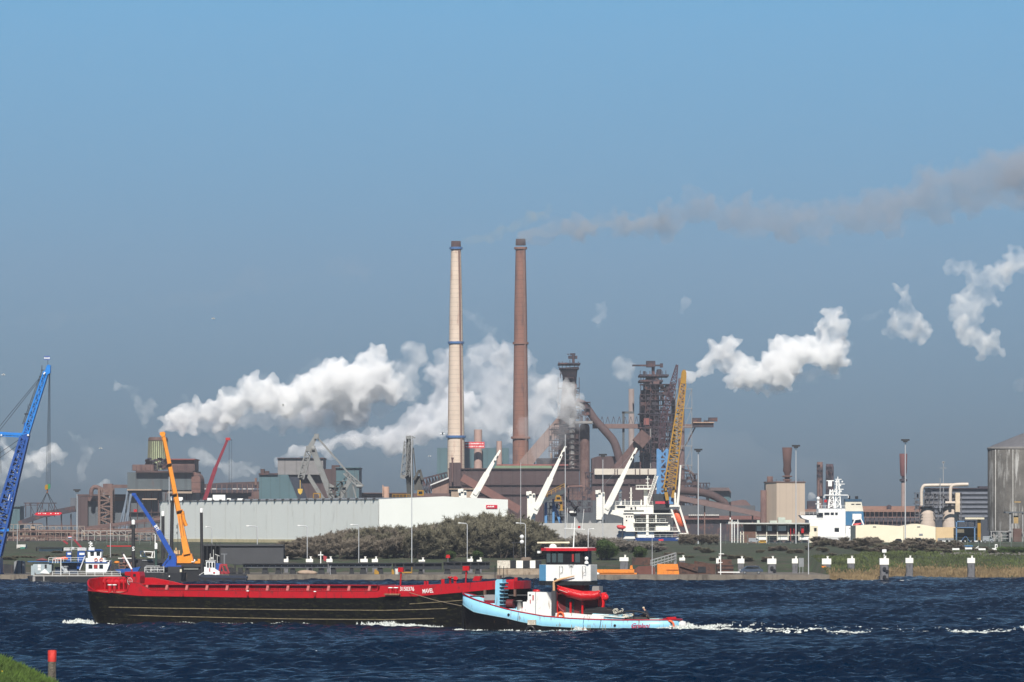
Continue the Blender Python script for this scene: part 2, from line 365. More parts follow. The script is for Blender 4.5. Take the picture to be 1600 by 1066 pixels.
# reeds and dry grass along the right-hand shore, and grass tufts
def blades(name, area, n, h, m, label, seed=0, w=0.10, lean=0.3):
    rr = np.random.RandomState(seed); vs = []; fs = []
    for i in range(n):
        x, y, z = area(rr); a = rr.rand()*6.28; hh = h*(0.5+rr.rand()*0.8); dx, dy = math.cos(a)*w*(0.6+rr.rand()), math.sin(a)*w
        lx, ly = rr.normal(0, lean)*hh, rr.normal(0, lean)*hh; o = len(vs)
        vs += [(x-dx, y-dy, z-.1), (x+dx, y+dy, z-.1), (x+dx*.6+lx*.5, y+dy*.6+ly*.5, z+hh*.6), (x+lx, y+ly, z+hh)]; fs += [(o, o+1, o+2, o+3)]
    mb = MB(); mb.add(vs, fs); return tag(linkmesh(mb, name, m), label, 'grass', kind='stuff')
reed_m = mat('dry_reed', (0.21, 0.15, 0.075), 0.95, var=0.4, scale=0.15)
def reed_area(rr):
    while True:
        x = 62.8 + rr.rand()*62; y = shore(x) + abs(rr.normal(0, 1))*8
        if noise2(x*1.7, y*2) + rr.normal(0, .5) > -0.1 and land_z(x, y) > 0.0: return x, y, land_z(x, y)
blades('reeds', reed_area, 20000, 0.6, reed_m, 'brown dry reeds along the water edge at the right', 4, 0.13)
def tuft_area(rr):
    x = 62.8 + rr.rand()*66; y = shore(x) + 12 + rr.rand()*55; return x, y, land_z(x, y)
blades('grass_tufts', tuft_area, 16000, 0.45, mat('fresh_grass', (0.062, 0.08, 0.024), 0.95, var=0.6, scale=0.1), 'green grass growing on the right-hand bank above the reeds', 5, 0.16)
# foreground bank, bottom left
def fz(x, y): return 4.46 - 0.40*max(-2.5, x+26) - (0.03*(x+26)**2 if x > -26 else 0) - (0.30*max(0, y-262)) + 0.06*noise2(x*4, y*3)
xs = [-90, -60, -45] + [(-36 + i*0.4) for i in range(60)]; ys = [120, 180, 220, 235] + [240 + i*0.6 for i in range(60)] + [280, 290]
struct('river_bank', strip_mesh(xs, ys, lambda x, y: max(-1.5, fz(x, y))), mat('near_grass', (0.035, 0.06, 0.015), 0.95, var=0.35, scale=0.8, bump=0.6))
def near_area(rr):
    while True:
        x = -30 + rr.rand()*9; y = 240 + rr.rand()*28; z = fz(x, y)
        if z > 0.05: return x, y, z
blades('grass', near_area, 42000, 0.26, mat('meadow_grass', (0.06, 0.105, 0.016), 0.9, var=0.6, scale=0.6), 'short bright green grass on the near bank, bottom left', 6, 0.022, 0.45)
fl = MB()
for i in range(16):
    x, y, z = near_area(np.random.RandomState(50+i))
    if i < 5: x, y = -26.3 + i*0.13, 252 + i*0.3; z = fz(x, y)
    fl.ball((x, y, z+0.2), 0.06, 6)
tag(linkmesh(fl, 'yellow_flowers', mat('petal_yellow', (0.8, 0.5, 0.02), 0.7)), 'tiny yellow flowers scattered in the near grass', 'flowers', kind='stuff')
# marker post
p0 = Vector((PX(81, 272), 272, fz(PX(81, 272), 272)-0.4)); Yp = 272
t = thing('marker_post', 'weathered wooden post with a red painted top at the water edge, bottom left', 'post', p0)
wood = mat('weathered_wood', (0.17, 0.145, 0.115), 0.9, var=0.35, scale=3, col2=(0.07, 0.06, 0.05), amt=0.45, streak=0.9, bump=0.6, bscale=14)
zt = PZ(1016, Yp); zm = PZ(1034, Yp)
part('post', MB().tube([p0, (p0.x+0.01, Yp, zm)], 0.22, 12), wood, t)
part('painted_top', MB().tube([(p0.x+0.01, Yp, zm), (p0.x+0.02, Yp, zt-0.04), (p0.x+0.02, Yp, zt)], [0.228, 0.232, 0.19], 12), mat('post_red', (0.55, 0.03, 0.02), 0.6, var=0.3, scale=3, bump=0.3), t)

# ---------------- quay ----------------
QY = 1000.0; QZ = PZ(898.5, QY)
conc = mat('quay_concrete', (0.175, 0.15, 0.12), 0.9, var=0.3, scale=0.25, col2=(0.09, 0.075, 0.06), amt=0.4, streak=0.8, bump=0.3)
yard = mat('yard_ground', (0.135, 0.12, 0.10), 0.95, var=0.35, scale=0.12, col2=(0.07, 0.06, 0.05), amt=0.4)
mb = MB().box(-700, QX, QY+0.6, 1074, -2.2, QZ-0.004); struct('quay_ground', mb, yard)
mb = MB().box(-100, QX+0.02, QY, QY+1.2, 0.62, QZ+0.06); mb.box(-700, -100.02, QY, QY+1.2, 0.62, QZ+0.06); struct('quay_edge', mb, conc)
t = thing('timber_fender_wall', 'dark timber piles under the concrete quay edge right of the tug', 'fender', (30, QY, 0))
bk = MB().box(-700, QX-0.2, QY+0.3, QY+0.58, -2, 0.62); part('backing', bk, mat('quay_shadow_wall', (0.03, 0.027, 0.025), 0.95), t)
for i in range(36):
    x = QX - 0.5 - i*2.1; part('pile', MB().box(x-0.16, x+0.16, QY-0.16, QY+0.28, -1.8, 0.61), mat('pile_timber', (0.10, 0.08, 0.06), 0.9), t)
t = thing('timber_fender_wall', 'dark timber piles under the quay edge left of the tug, behind the red barge', 'fender', (-45, QY, 0))
part('waling', MB().box(-100, -13.8, QY-0.24, QY-0.17, 0.25, 0.5), DARK, t)
for i in range(34):
    x = -14.5 - i*2.1; part('pile', MB().box(x-0.16, x+0.16, QY-0.16, QY+0.28, -1.8, 0.61), MATS['pile_timber'], t)
st = MB()
for i in range(260):
    x = random.uniform(61.5, 80); y = 1003 + random.random()*9 + abs(x-62)*0.1; st.ball((x, y, random.uniform(-.05, .35)), random.uniform(.15, .4), 5, 1, 1, 0.6)
tag(linkmesh(st, 'rubble', mat('pale_rubble', (0.42, 0.40, 0.36), 0.9, var=0.3)), 'pale broken stones on the shore at the end of the quay', 'stones', kind='stuff')
rub = MB()
for i in range(500):
    x = random.uniform(96, 132); y = random.gauss(1150, 3); rub.ball((x, y, land_z(x, y)+0.1), random.uniform(.2, .5), 5, 1, 1, 0.6)
tag(linkmesh(rub, 'rubble', mat('dark_rubble', (0.13, 0.12, 0.11), 0.9, var=0.3)), 'low band of grey rubble above the green bank at the far right', 'stones', kind='stuff')
# ---------------- the steelworks, 1.8 to 2.6 km away ----------------
G = 3.2                                             # level of its ground
slate = mat('slate_cladding', (0.085, 0.10, 0.115), 0.7, var=0.18, scale=0.05, col2=(0.10, 0.055, 0.05), amt=0.3, streak=0.8, ribs=(3.2, 0, 0.3))
teal = mat('teal_cladding', (0.065, 0.125, 0.145), 0.7, var=0.12, scale=0.05, col2=(0.09, 0.09, 0.09), amt=0.2, streak=0.8, ribs=(4, 0, 0.25))
rustm = RUST
rust2 = mat('rust_pink', (0.14, 0.085, 0.074), 0.9, var=0.25, scale=0.12, col2=(0.10, 0.055, 0.05), amt=0.45, streak=0.5)
darkr = mat('sooty_steel', (0.035, 0.03, 0.04), 0.85, var=0.3, scale=0.15, col2=(0.12, 0.055, 0.045), amt=0.4)
brick = mat('brown_cladding', (0.075, 0.048, 0.048), 0.85, var=0.2, scale=0.06, col2=(0.07, 0.04, 0.04), amt=0.4, streak=0.7, ribs=(5, 0, 0.3))
tan = mat('tan_cladding', (0.36, 0.27, 0.20), 0.85, var=0.18, scale=0.1, col2=(0.17, 0.11, 0.09), amt=0.3)
bluegrey = mat('faded_blue_steel', (0.10, 0.13, 0.17), 0.7)
def base(px, Y, z=G): return (PX(px, Y), Y, z)
def gb(Y): return HY + (CZ-G)*F/Y                  # pixel row of the works' ground at depth Y

Y = 2300
t = thing('steel_mill', 'big slate grey converter hall with rusty roof, rounded end and green ribbed tower', 'factory hall', base(250, Y))
part('lower_hall', MB().pbox(198, 300, 766, gb(Y), Y, 60), slate, t)
part('upper_hall', MB().pbox(199, 299, 738, 765.8, Y-1, 50), mat('slate_upper', (0.075, 0.095, 0.105), 0.7, var=0.2, scale=0.05, col2=(0.10, 0.055, 0.05), amt=0.25, streak=0.8, ribs=(11, 0, 0.3)), t)
part('cornice', MB().pbox(212, 302, 735.5, 738.5, Y-4, 56), rustm, t)
pts = [(299.2, 737)] + [(299.2+14*math.sin(a), 751-14*math.cos(a)) for a in [i*math.pi/16 for i in range(9)]] + [(313.2, 770), (299.2, 770)]
part('rounded_duct', MB().ppoly(pts, Y-2, 30), mat('rust_ribbed', (0.16, 0.085, 0.07), 0.85, var=0.25, ribs=(3.0, 2, 0.6)), t)
part('gallery', MB().pbox(198.5, 252, 764.5, 766.5, Y-6, 5).pbox(262, 300, 768, 771, Y-7, 6).pbox(222, 245, 779, 781, Y-6, 5), tan, t)
mb = MB()
for i in range(9): mb.pbox(203+i*11, 204+i*11, 771, gb(Y), Y-1.5, 1.4)
mb.pbox(198, 300, 800, 801.2, Y-2, 1.9).pbox(240, 300, 806, 808, Y-3, 2.8); part('wall_ribs', mb, rustm, t)
part('roof_block', MB().pbox(207, 240, 726, 735.4, Y+4, 30).pbox(266, 304, 718.5, 735.4, Y+6, 30), rust2, t)
part('roof_block_cap', MB().pbox(264, 305, 717, 718.6, Y+4, 34), mat('cap_red', (0.25, 0.06, 0.05), 0.8), t)
mb = MB()
for i in range(14): mb.pbox(206+i*7.1, 206.5+i*7.1, 727+((i*5) % 4), 736, Y-2, 0.6)
for i in range(18): mb.pbox(268+i*2, 268.5+i*2, 727, 735.5, Y+2, 1)
part('roof_steelwork', mb, darkr, t)
mb = MB()
for a, b in (((200, 770), (181, gb(Y)-2)), ((206, 772), (189, gb(Y)-2)), ((199, 768), (188, gb(Y)-2)), ((204, 772), (196, gb(Y)-2))): mb.pbeam(a, b, Y-14, 2.2, Y1=Y-26)
part('slanted_struts', mb, bluegrey, t)
part('red_vent', MB().pbox(209, 214, 796, 800, Y-2, 3), RED, t)
tw = thing('cooling_tower', 'pale green ribbed tower with rusty rim that gives off the thick white steam', 'cooling tower', base(247, Y+16))
c = P(247, 734, Y+16); k = Y/F
grn = mat('pale_green_cladding', (0.36, 0.42, 0.25), 0.8, var=0.15, scale=0.15, col2=(0.16, 0.12, 0.08), amt=0.35, streak=0.85)
part('shell', MB().lathe(c, [(16.2*k, 0), (15.2*k, 20*k), (14*k, 47*k)], 28, False), grn, tw)
mb = MB()
for i in range(28):
    a = 2*math.pi*i/28; r0, r1 = 16.6*k, 14.4*k
    mb.beam(c+Vector((r0*math.cos(a), r0*math.sin(a), 0)), c+Vector((r1*math.cos(a), r1*math.sin(a), 47*k)), 0.5)
part('ribs', mb, mat('tower_rib', (0.10, 0.10, 0.06), 0.8), tw)
part('rim', MB().lathe(c, [(14.1*k, 45*k), (15.6*k, 46*k), (15.6*k, 49*k), (14.4*k, 49.3*k), (14.4*k, 51*k), (13.2*k, 51*k)], 28, False), rust2, tw)
mb = MB()
for i in range(40):
    a = i*0.37+3.1; z = (i % 10)*1.7*k; mb.box(c.x+16*k*math.cos(a)-1, c.x+16*k*math.cos(a)+1, c.y-17*k, c.y-16*k, c.z+z, c.z+z+0.9)
part('stairs', mb, darkr, tw)

t = thing('casting_hall', 'low rust roofed hall with grey wall left of the converter hall', 'factory hall', base(160, Y+20))
part('wall', MB().pbox(122, 199, 775, gb(Y+20), Y+20, 50), slate, t); part('roof', MB().pbox(121, 199, 772.5, 775.2, Y+18, 54), rustm, t)
part('brown_bay', MB().pbox(122, 137, 776, gb(Y), Y+17, 3), brick, t)
part('rust_band', MB().pbox(137.2, 199, 776, 783, Y+17.2, 2.6), rust2, t)
t = thing('exhaust_duct', 'fat rusty duct bending down onto the roof of the low hall', 'duct', base(150, Y))
part('duct', MB().ptube([(p.x, p.y) for p in bez([(142.5, 774, 0), (143, 766, 0), (147, 761.5, 0), (153, 762, 0), (163, 767, 0)], 6)], Y+12, 3.4), rust2, t)
part('crossover', MB().pbox(161, 200, 757.5, 762.5, Y+8, 6).pbox(161, 175, 756, 771, Y+7, 8), rust2, t)
t = thing('lattice_tower', 'rusty lattice tower standing in front of the low hall left of the converter hall', 'tower', base(166, Y-10))
part('frame', MB().truss(P(166, gb(Y-10), Y-10), P(166, 763, Y-10), 19*k, 10, 9, 1.1), mat('rusty_frame', (0.16, 0.10, 0.08), 0.9), t)
part('ducts', MB().ptube([(162, 825), (162, 768)], Y-10, 1.6).ptube([(171, 825), (171, 775)], Y-10, 1.2), GREY, t)
mb = MB()
for i in range(7): mb.pbox(156+(i % 2)*5, 168+(i % 2)*5, 775+i*7.5, 776.4+i*7.5, Y-13, 8)
part('platforms', mb, darkr, t)

Y = 2350
t = thing('conveyor_bridge', 'dark inclined conveyor with open gantry frame at the far left, behind the red load', 'conveyor', base(75, Y))
part('gallery', MB().pbeam((30, 818), (70, 804), Y, 7, 6).pbeam((70, 804), (118, 795), Y, 9, 6), darkr, t)
mb = MB()
for x in (40, 48, 58, 66, 76, 85): mb.pbox(x-.5, x+.5, 786, 808, Y-1, 1)
mb.pbox(37, 88, 785.5, 787, Y-1, 2).pbox(37, 60, 789, 790, Y-1, 2)
for x in (46, 60, 76): mb.pbeam((x, 787), (x+8, 803), Y, 0.8)
for x in (50, 72, 95, 110): mb.pbox(x, x+1.4, 803, gb(Y), Y, 2).pbeam((x, 806), (x+6, gb(Y)), Y, 1)
part('gantry', mb, darkr, t)
part('drive_house', MB().pbox(60, 70, 796, 803, Y-3, 5).pbox(110, 119, 778, 800, Y, 6), mat('gantry_grey', (0.10, 0.11, 0.13), 0.8), t)
one('transformer_house', MB().pbox(17, 31, 792, gb(Y), Y+30, 20).pbox(16, 32, 791, 792.1, Y+29, 22), teal, 'small plain teal building at the far left behind the blue crane boom', 'building')

# pipe racks and low sheds in front of the mill (the busy rusty band)
def pipe_rack(x0, x1, y0, Y, label, seed, mats):
    rr = random.Random(seed); t = thing('pipe_rack', label, 'pipe rack', base((x0+x1)/2, Y), 'pipe racks of the works')
    b = gb(Y) if Y > 1720 else HY+(CZ-6.9)*F/Y; fr = MB(); lv = [y0 + (b-y0)*f for f in (0, .3, .62)]
    n = max(2, int((x1-x0)/9))
    for i in range(n+1):
        x = x0+(x1-x0)*i/n
        for d in (0, 7): fr.pbox(x-.45, x+.45, y0, b, Y+d, 0.5)
        if i < n and rr.random() < 0.6: fr.pbeam((x, lv[0]), (x+(x1-x0)/n, lv[1]), Y, 0.6)
    for l in lv:
        for d in (0, 7): fr.pbox(x0, x1, l, l+0.9, Y+d, 0.4)
    part('frame', fr, mats[0], t)
    pi = MB()
    for j in range(7):
        l = rr.choice(lv); a = x0+rr.random()*(x1-x0)*.4; c2 = x1-rr.random()*(x1-x0)*.4; r = rr.uniform(.5, 1.3)
        pi.ptube([(a, l-r-.4), (c2, l-r-.4)], Y+1+j*0.8, r)
    part('pipes', pi, mats[1], t)
    bx = MB(); n = int((x1-x0)/5.5)
    for j in range(n):
        a = x0+rr.random()*(x1-x0-8); c2 = a+rr.uniform(2.5, 9); l = rr.uniform(y0+1, b-3); bx.pbox(a, c2, l, l+rr.uniform(2, 5), Y+2+rr.random()*3, 2)
    part('equipment', bx, mats[2], t)
frm = mat('frame_tan', (0.30, 0.24, 0.20), 0.85, var=0.25); frd = mat('frame_rust', (0.17, 0.10, 0.08), 0.9, var=0.3)
pipe_rack(12, 66, 819, 1980, 'rusty pipe rack with tan cabins at the far left under the blue boom', 1, (frm, rust2, tan))
pipe_rack(60, 132, 822, 1900, 'rusty pipe rack behind the blue and white work boat', 2, (frm, rust2, rust2))
pipe_rack(128, 206, 829, 1850, 'pale framed pipe rack below the lattice tower', 3, (mat('frame_pale', (0.38, 0.36, 0.33), 0.8), frd, tan))
pipe_rack(200, 268, 832, 1900, 'dull red pipe rack between the converter hall and the black piles', 4, (frm, frd, rust2))
pipe_rack(20, 120, 831, 1780, 'low dark pipe rack in front of the others at the far left', 5, (frd, frd, mat('cabin_brown', (0.22, 0.14, 0.11), 0.9)))
one('storage_shed', MB().pbox(10, 206, 832, gb(2100), 2100, 30).pbox(8, 208, 830.5, 832.2, 2098, 34), brick, 'long low brown shed behind the rusty pipe racks on the left', 'shed')
one('ore_conveyor', MB().pbeam((132, 826), (262, 809), 2150, 5, 6).pbeam((132, 829.5), (262, 813.5), 2149, 0.8, 7), rust2, 'long rusty conveyor rising gently in front of the slate converter hall', 'conveyor')
one('ore_conveyor', MB().pbeam((110, 834), (268, 824), 2050, 3.5, 6).pbox(120, 121, 832, 850, 2050, 2).pbox(180, 181, 829, 850, 2050, 2).pbox(240, 241, 826, 850, 2050, 2), frd, 'thin dark red conveyor running low behind the black piles', 'conveyor')
t = thing('rolling_mill', 'long dark rusty hall with white roof vents behind the left end of the grey warehouse', 'factory hall', base(350, 2400))
Y = 2400
part('wall', MB().pbox(300, 408, 770, gb(Y), Y, 60), mat('mill_dark', (0.045, 0.06, 0.075), 0.8, var=0.2, scale=0.05), t)
part('upper_gallery', MB().pbox(312, 406, 757, 763, Y-2, 10).pbox(300, 408, 765, 770, Y-3, 10), darkr, t)
part('roof', MB().ppoly([(312, 757), (345, 754.5), (406, 752.5), (406, 757)], Y-1, 12), rustm, t)
mb = MB(); [mb.pbox(x, x+rw, 763.2, 764.8, Y-3, 2) for x, rw in ((318, 10), (330, 9), (362, 12), (378, 6), (386, 11))]; part('roof_vents', mb, mat('vent_pale', (0.5, 0.5, 0.5), 0.7), t)
mb = MB(); [mb.pbox(x, x+1, 757, 771, Y-4, 1) for x in range(314, 406, 8)]; mb.pbox(398, 401, 747, 758, Y-3, 3); part('columns', mb, frd, t)
part('hopper', MB().pbox(393, 405, 768, 779, Y-8, 5).pbox(388, 410, 776, 782, Y-9, 5), rust2, t)
t = thing('coal_bunker_house', 'teal and grey stepped building behind the big grab crane', 'factory hall', base(480, 2200)); Y = 2200
part('teal_wall', MB().ppoly([(405, 742), (450, 742), (466, 782), (466, gb(Y)), (405, gb(Y))], Y, 40), teal, t)
part('grey_top', MB().pbox(434, 505, 716.5, 741.8, Y+2, 34), mat('bunker_grey', (0.21, 0.20, 0.20), 0.8, var=0.1, ribs=(5, 0, 0.3)), t)
part('roof_edge', MB().pbox(433, 506, 715.3, 716.6, Y+1, 36).pbox(404, 434, 739.5, 742, Y-1, 40), darkr, t)
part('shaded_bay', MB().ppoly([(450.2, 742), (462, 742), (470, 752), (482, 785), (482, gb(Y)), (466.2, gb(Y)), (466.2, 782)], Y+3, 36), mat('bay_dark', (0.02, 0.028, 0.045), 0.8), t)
part('rust_bay', MB().pbox(462.2, 528, 733, gb(Y), Y+6, 30), brick, t)
part('teal_end', MB().pbox(525, 561, 731.5, gb(Y), Y+2, 40).pbox(524, 562, 730.3, 731.6, Y+1, 42), teal, t)
part('roof_plant', MB().pbox(407, 413, 733, 739.4, Y+8, 6).pbox(414, 420, 736, 739.4, Y+8, 6).pbox(518, 530, 727, 733, Y+8, 8), rustm, t)
one('settling_tank', MB().lathe(P(603, gb(1900), 1900), [(5.2*1900/F, 0), (5.2*1900/F, (gb(1900)-762)*1900/F), (4.5*1900/F, (gb(1900)-760.5)*1900/F)], 20).pbox(597.5, 599, 758, 776, 1896, 1), mat('tank_pink', (0.42, 0.26, 0.19), 0.8, var=0.15), 'short pinkish round tank above the warehouse roof', 'tank')
one('ore_shed', MB().pbox(560, 705, 771, gb(2250), 2250, 40).pbox(560, 640, 770, 771.2, 2248, 44), mat('shed_dull', (0.12, 0.075, 0.07), 0.9, var=0.2), 'low brown shed roofline between the two quay cranes', 'shed')
mb = MB().truss(P(655, 764, 2300), P(702, 752, 2300), 4, 8, 10, 0.7); one('coal_gantry', mb, darkr, 'thin dark lattice conveyor just left of the white edged gable building', 'conveyor')

# chimneys
def chimney(px, top, prof, bands, m, capm, bandm, label, Y=2500):
    k = Y/F; b = gb(Y); t = thing('chimney', label, 'chimney', base(px, Y), 'two tall main chimneys')
    pr = [(r*k, (b-y)*k) for r, y in prof]; part('shaft', MB().lathe(base(px, Y), pr, 28), m, t)
    part('cap', MB().lathe(base(px, Y), [(prof[-1][0]*k*1.02, (b-top-10)*k), (prof[-1][0]*k*.98, (b-top)*k), (prof[-1][0]*k*.7, (b-top)*k)], 24), capm, t)
    for r, y in bands: part('gallery_ring', MB().lathe(base(px, Y), [(r*k*.8, (b-y-2.4)*k), (r*k, (b-y-1.6)*k), (r*k, (b-y+1.6)*k), (r*k*.8, (b-y+1.9)*k)], 28, False), bandm, t)
    la = MB()
    for s in (0.15,):
        a = R(-52)
        for i in range(len(prof)-1):
            (r0, y0), (r1, y1) = prof[i], prof[i+1]
            p = Vector(base(px, Y)) + Vector((math.cos(a)*r0*k*1.02, math.sin(a)*r0*k*1.02, (b-y0)*k)); q = Vector(base(px, Y)) + Vector((math.cos(a)*r1*k*1.02, math.sin(a)*r1*k*1.02, (b-y1)*k))
            la.beam(p, q, 0.9)
    part('ladder', la, mat('ladder_rust', (0.16, 0.09, 0.07), 0.8), t)
    return t
ch1 = mat('pale_brick_shaft', (0.62, 0.50, 0.40), 0.85, var=0.10, scale=0.12, col2=(0.42, 0.26, 0.20), amt=0.16, streak=0.9, ribs=(2.2, 2, 0.28))
ch2 = mat('brown_brick_shaft', (0.22, 0.105, 0.075), 0.85, var=0.14, scale=0.12, col2=(0.13, 0.07, 0.06), amt=0.28, streak=0.9, ribs=(2.2, 2, 0.3))
chimney(712.5, 377, [(14, gb(2500)), (13.2, 683), (11.2, 560), (10.0, 480), (7.6, 387)], [(10.3, 388), (12.8, 535.5), (15.4, 682.5)], ch1, mat('cap_dark', (0.06, 0.035, 0.035), 0.9), mat('ring_blue', (0.05, 0.13, 0.30), 0.6), 'tall pale cream chimney with three blue rings, left of the two')
chimney(813.5, 373.5, [(13.2, gb(2500)), (12.4, 683), (10.8, 560), (9.8, 480), (7.8, 387)], [(10.2, 388), (12.5, 536.5), (15.2, 684)], ch2, MATS['cap_dark'], mat('ring_brown', (0.22, 0.11, 0.08), 0.8), 'tall brown brick chimney with narrow brown rings, right of the two')

Y = 2600
t = thing('power_house', 'tall teal building mostly hidden in steam behind the two chimneys', 'building', base(736, Y))
part('wall', MB().pbox(683, 795, 700, gb(Y), Y, 60), teal, t)
t = thing('stack', 'short pink stack behind the red banner, right of the cream chimney', 'chimney', base(747, Y-12)); k = Y/F
pinkm = mat('stack_pink', (0.40, 0.27, 0.23), 0.85, var=0.1)
part('shaft', MB().lathe(base(747, Y-12), [(7*k, 0), (6.2*k, (gb(Y)-672)*k)], 18), pinkm, t)
t = thing('stack', 'short grey pink stack half lost in steam between the two tall chimneys', 'chimney', base(780, Y-12))
part('shaft', MB().lathe(base(780, Y-12), [(5*k, 0), (4.2*k, (gb(Y)-690)*k)], 18), pinkm, t)
t = thing('banner', 'red banner with two lines of white lettering beside the cream chimney', 'banner', base(741, Y-20))
part('cloth', MB().pbox(725, 757, 690.5, 700.5, Y-20, 0.6), mat('banner_red', (0.62, 0.05, 0.06), 0.7, var=0.05), t)
mb = MB(); rr = random.Random(5)
for row, y in ((0, 692.2), (1, 696.8)):
    x = 727+row
    while x < 755:
        q = rr.uniform(.7, 1.6); mb.pbox(x, x+q, y+rr.choice((0, .6)), y+2.0, Y-20.15, 0.1); x += q+rr.choice((.45, .45, .5, 1.6))
part('lettering', mb, WHITE, t)

Y = 2280; k = Y/F
t = thing('sinter_plant', 'long dark brown hall at the foot of the two tall chimneys', 'factory hall', base(800, Y))
part('wall', MB().pbox(701, 905, 733, gb(Y), Y, 50), brick, t)
part('roof_edge', MB().pbox(700, 905, 731.8, 733.2, Y-1, 52), rustm, t)
part('green_roof', MB().pbox(773, 862, 727.8, 731.7, Y+12, 30), mat('green_roofing', (0.17, 0.24, 0.15), 0.8, var=0.1), t)
part('red_ridge', MB().pbox(776, 888, 725.6, 727.7, Y+14, 26), mat('ridge_red', (0.25, 0.08, 0.07), 0.8), t)
part('stair_tower', MB().pbox(702, 720, 723, 760, Y-6, 8), brick, t)
part('vent_pipe', MB().ptube([(707, 753), (707, 720)], Y-8, 1.4).ptube([(707, 720), (707, 715)], Y-8, 1.2, 2.2), rust2, t)
mb = MB()
for x in range(725, 900, 12): mb.pbox(x, x+.7, 733.4, gb(Y), Y-.6, .6)
mb.pbox(722, 905, 757, 758, Y-1, .9).pbox(722, 905, 772, 773, Y-1, .9)
part('wall_frames', mb, mat('frame_dark', (0.06, 0.035, 0.035), 0.9), t)
t = thing('inclined_conveyor', 'brown covered conveyor sloping down to the right behind the first white ship crane', 'conveyor', base(765, Y-30))
part('gallery', MB().pbeam((722, 746), (812, 797), Y-30, 12, 6), mat('conveyor_brown', (0.18, 0.085, 0.07), 0.85, var=0.15), t)
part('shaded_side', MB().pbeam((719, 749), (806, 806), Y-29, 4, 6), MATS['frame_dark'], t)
t = thing('gable_building', 'brown gabled building with white roof edge left of the cream chimney foot', 'building', base(688, Y-20))
part('wall', MB().ppoly([(675, 757.5), (701, 748), (701, gb(Y)), (675, gb(Y))], Y-20, 40), mat('brown_wall_light', (0.24, 0.15, 0.12), 0.85, var=0.1, ribs=(3, 0, 0.3)), t)
part('white_verge', MB().ppoly([(672.5, 757.2), (701, 745.6), (701, 748), (672.5, 759)], Y-22, 3), mat('verge_white', (0.62, 0.62, 0.60), 0.6), t)
part('tan_annex', MB().pbox(705, 742, 765, gb(Y), Y-34, 12).pbox(702, 744, 763.5, 765, Y-35, 14), tan, t)

# blast furnaces
purp = mat('furnace_purple', (0.065, 0.042, 0.05), 0.85, var=0.35, scale=0.12, col2=(0.045, 0.04, 0.055), amt=0.5)
fgrey = mat('furnace_grey', (0.24, 0.23, 0.22), 0.8, var=0.15)
def clutter(x0, x1, y0, y1, Y, n, seed, dep=8, lo=1.0, hi=5):
    """open steel storeys: columns, floor beams, braces, and plant boxes and vessels standing on the floors"""
    rr = random.Random(seed); mb = MB(); nx = max(2, int((x1-x0)/7)); ny = max(2, int((y1-y0)/8)); dx = (x1-x0)/nx; dy = (y1-y0)/ny
    for i in range(nx+1):
        for d in (0, dep): mb.pbox(x0+i*dx-.5, x0+i*dx+.5, y0+rr.choice((0, 0, dy)), y1+1, Y+d, .5)
    for j in range(ny+1):
        a = rr.choice((0, 0, 1)); b = nx-rr.choice((0, 0, 1))
        mb.pbox(x0+a*dx-.6, x0+b*dx+.6, y0+j*dy, y0+j*dy+.9, Y, dep+.5)
        for i in range(a, b):
            if j < ny:
                q = rr.random()
                if q < .4: mb.pbeam((x0+i*dx, y0+j*dy), (x0+(i+1)*dx, y0+(j+1)*dy), Y, .6)
                elif q < .55: mb.pbeam((x0+(i+1)*dx, y0+j*dy), (x0+i*dx, y0+(j+1)*dy), Y, .6)
            q = rr.random(); yb = y0+j*dy+.05; xx = x0+i*dx+rr.uniform(0, .3)*dx
            if j and q < .45: mb.pbox(xx, xx+dx*rr.uniform(.4, .8), yb-dy*rr.uniform(.35, .8), yb, Y+1, dep-1)
            elif j and q < .62: mb.ptube([(xx+2, yb), (xx+2, yb-dy*.8)], Y+dep*.4, 1.6)
            elif j and q < .75: mb.pbox(xx, xx+.5, yb-dy*.55, yb, Y, .4).pbox(xx, xx+dx*.8, yb-dy*.55, yb-dy*.5, Y, .4)
    return mb
Y = 2420; k = Y/F; g0 = gb(Y)
t = thing('blast_furnace', 'left blast furnace, its top showing above the steam and a pale grey cylinder in front', 'blast furnace', base(895, Y))
part('shaft_tower', MB().ppoly([(875, 575), (903, 573), (901, 590), (899, 640), (902, g0), (868, g0), (874, 660), (880, 590)], Y+6, 9), purp, t)
part('shaft_steelwork', clutter(872, 905, 590, 662, Y-4, 80, 13, 8), darkr, t)
part('top_platform', MB().pbox(872, 907, 567, 569, Y-4, 26).pbox(874, 905, 574.5, 576, Y-3, 24), darkr, t)
mb = MB()
for x in (873, 878, 884, 890, 897, 903): mb.pbox(x, x+1, 562+(x % 5), 575, Y-3, 1)
for i in range(7): mb.pbox(875+i*4, 876+i*4, 576, 591, Y-2, 1)
for i in range(6): mb.pbeam((875+i*4, 590), (879+i*4, 576), Y-1, .7)
part('top_steelwork', mb, darkr, t)
part('top_valve', MB().pbox(888, 902, 556, 560.5, Y, 5).ptube([(896, 568), (896, 554)], Y, 2).pbox(891, 899, 552, 555, Y, 4).pbox(886, 890, 553, 554, Y, 3), darkr, t)
part('grey_cylinder', MB().lathe(base(893.7, Y-14), [(4.7*k, 0), (4.7*k, (g0-656)*k), (3.9*k, (g0-654.5)*k)], 20), mat('light_cylinder', (0.24, 0.235, 0.225), 0.7, var=0.08), t)
part('hot_stove', MB().lathe(base(913.5, Y-8), [(7.8*k, 0), (7.8*k, (g0-668)*k), (6.4*k, (g0-664)*k), (.2, (g0-662.5)*k)], 24), rust2, t)
part('brown_column', MB().pbox(899.5, 905, 662, g0, Y-6, 9), brick, t)
part('slab', MB().pbox(898, 926, 658, 661.8, Y-18, 14), fgrey, t)
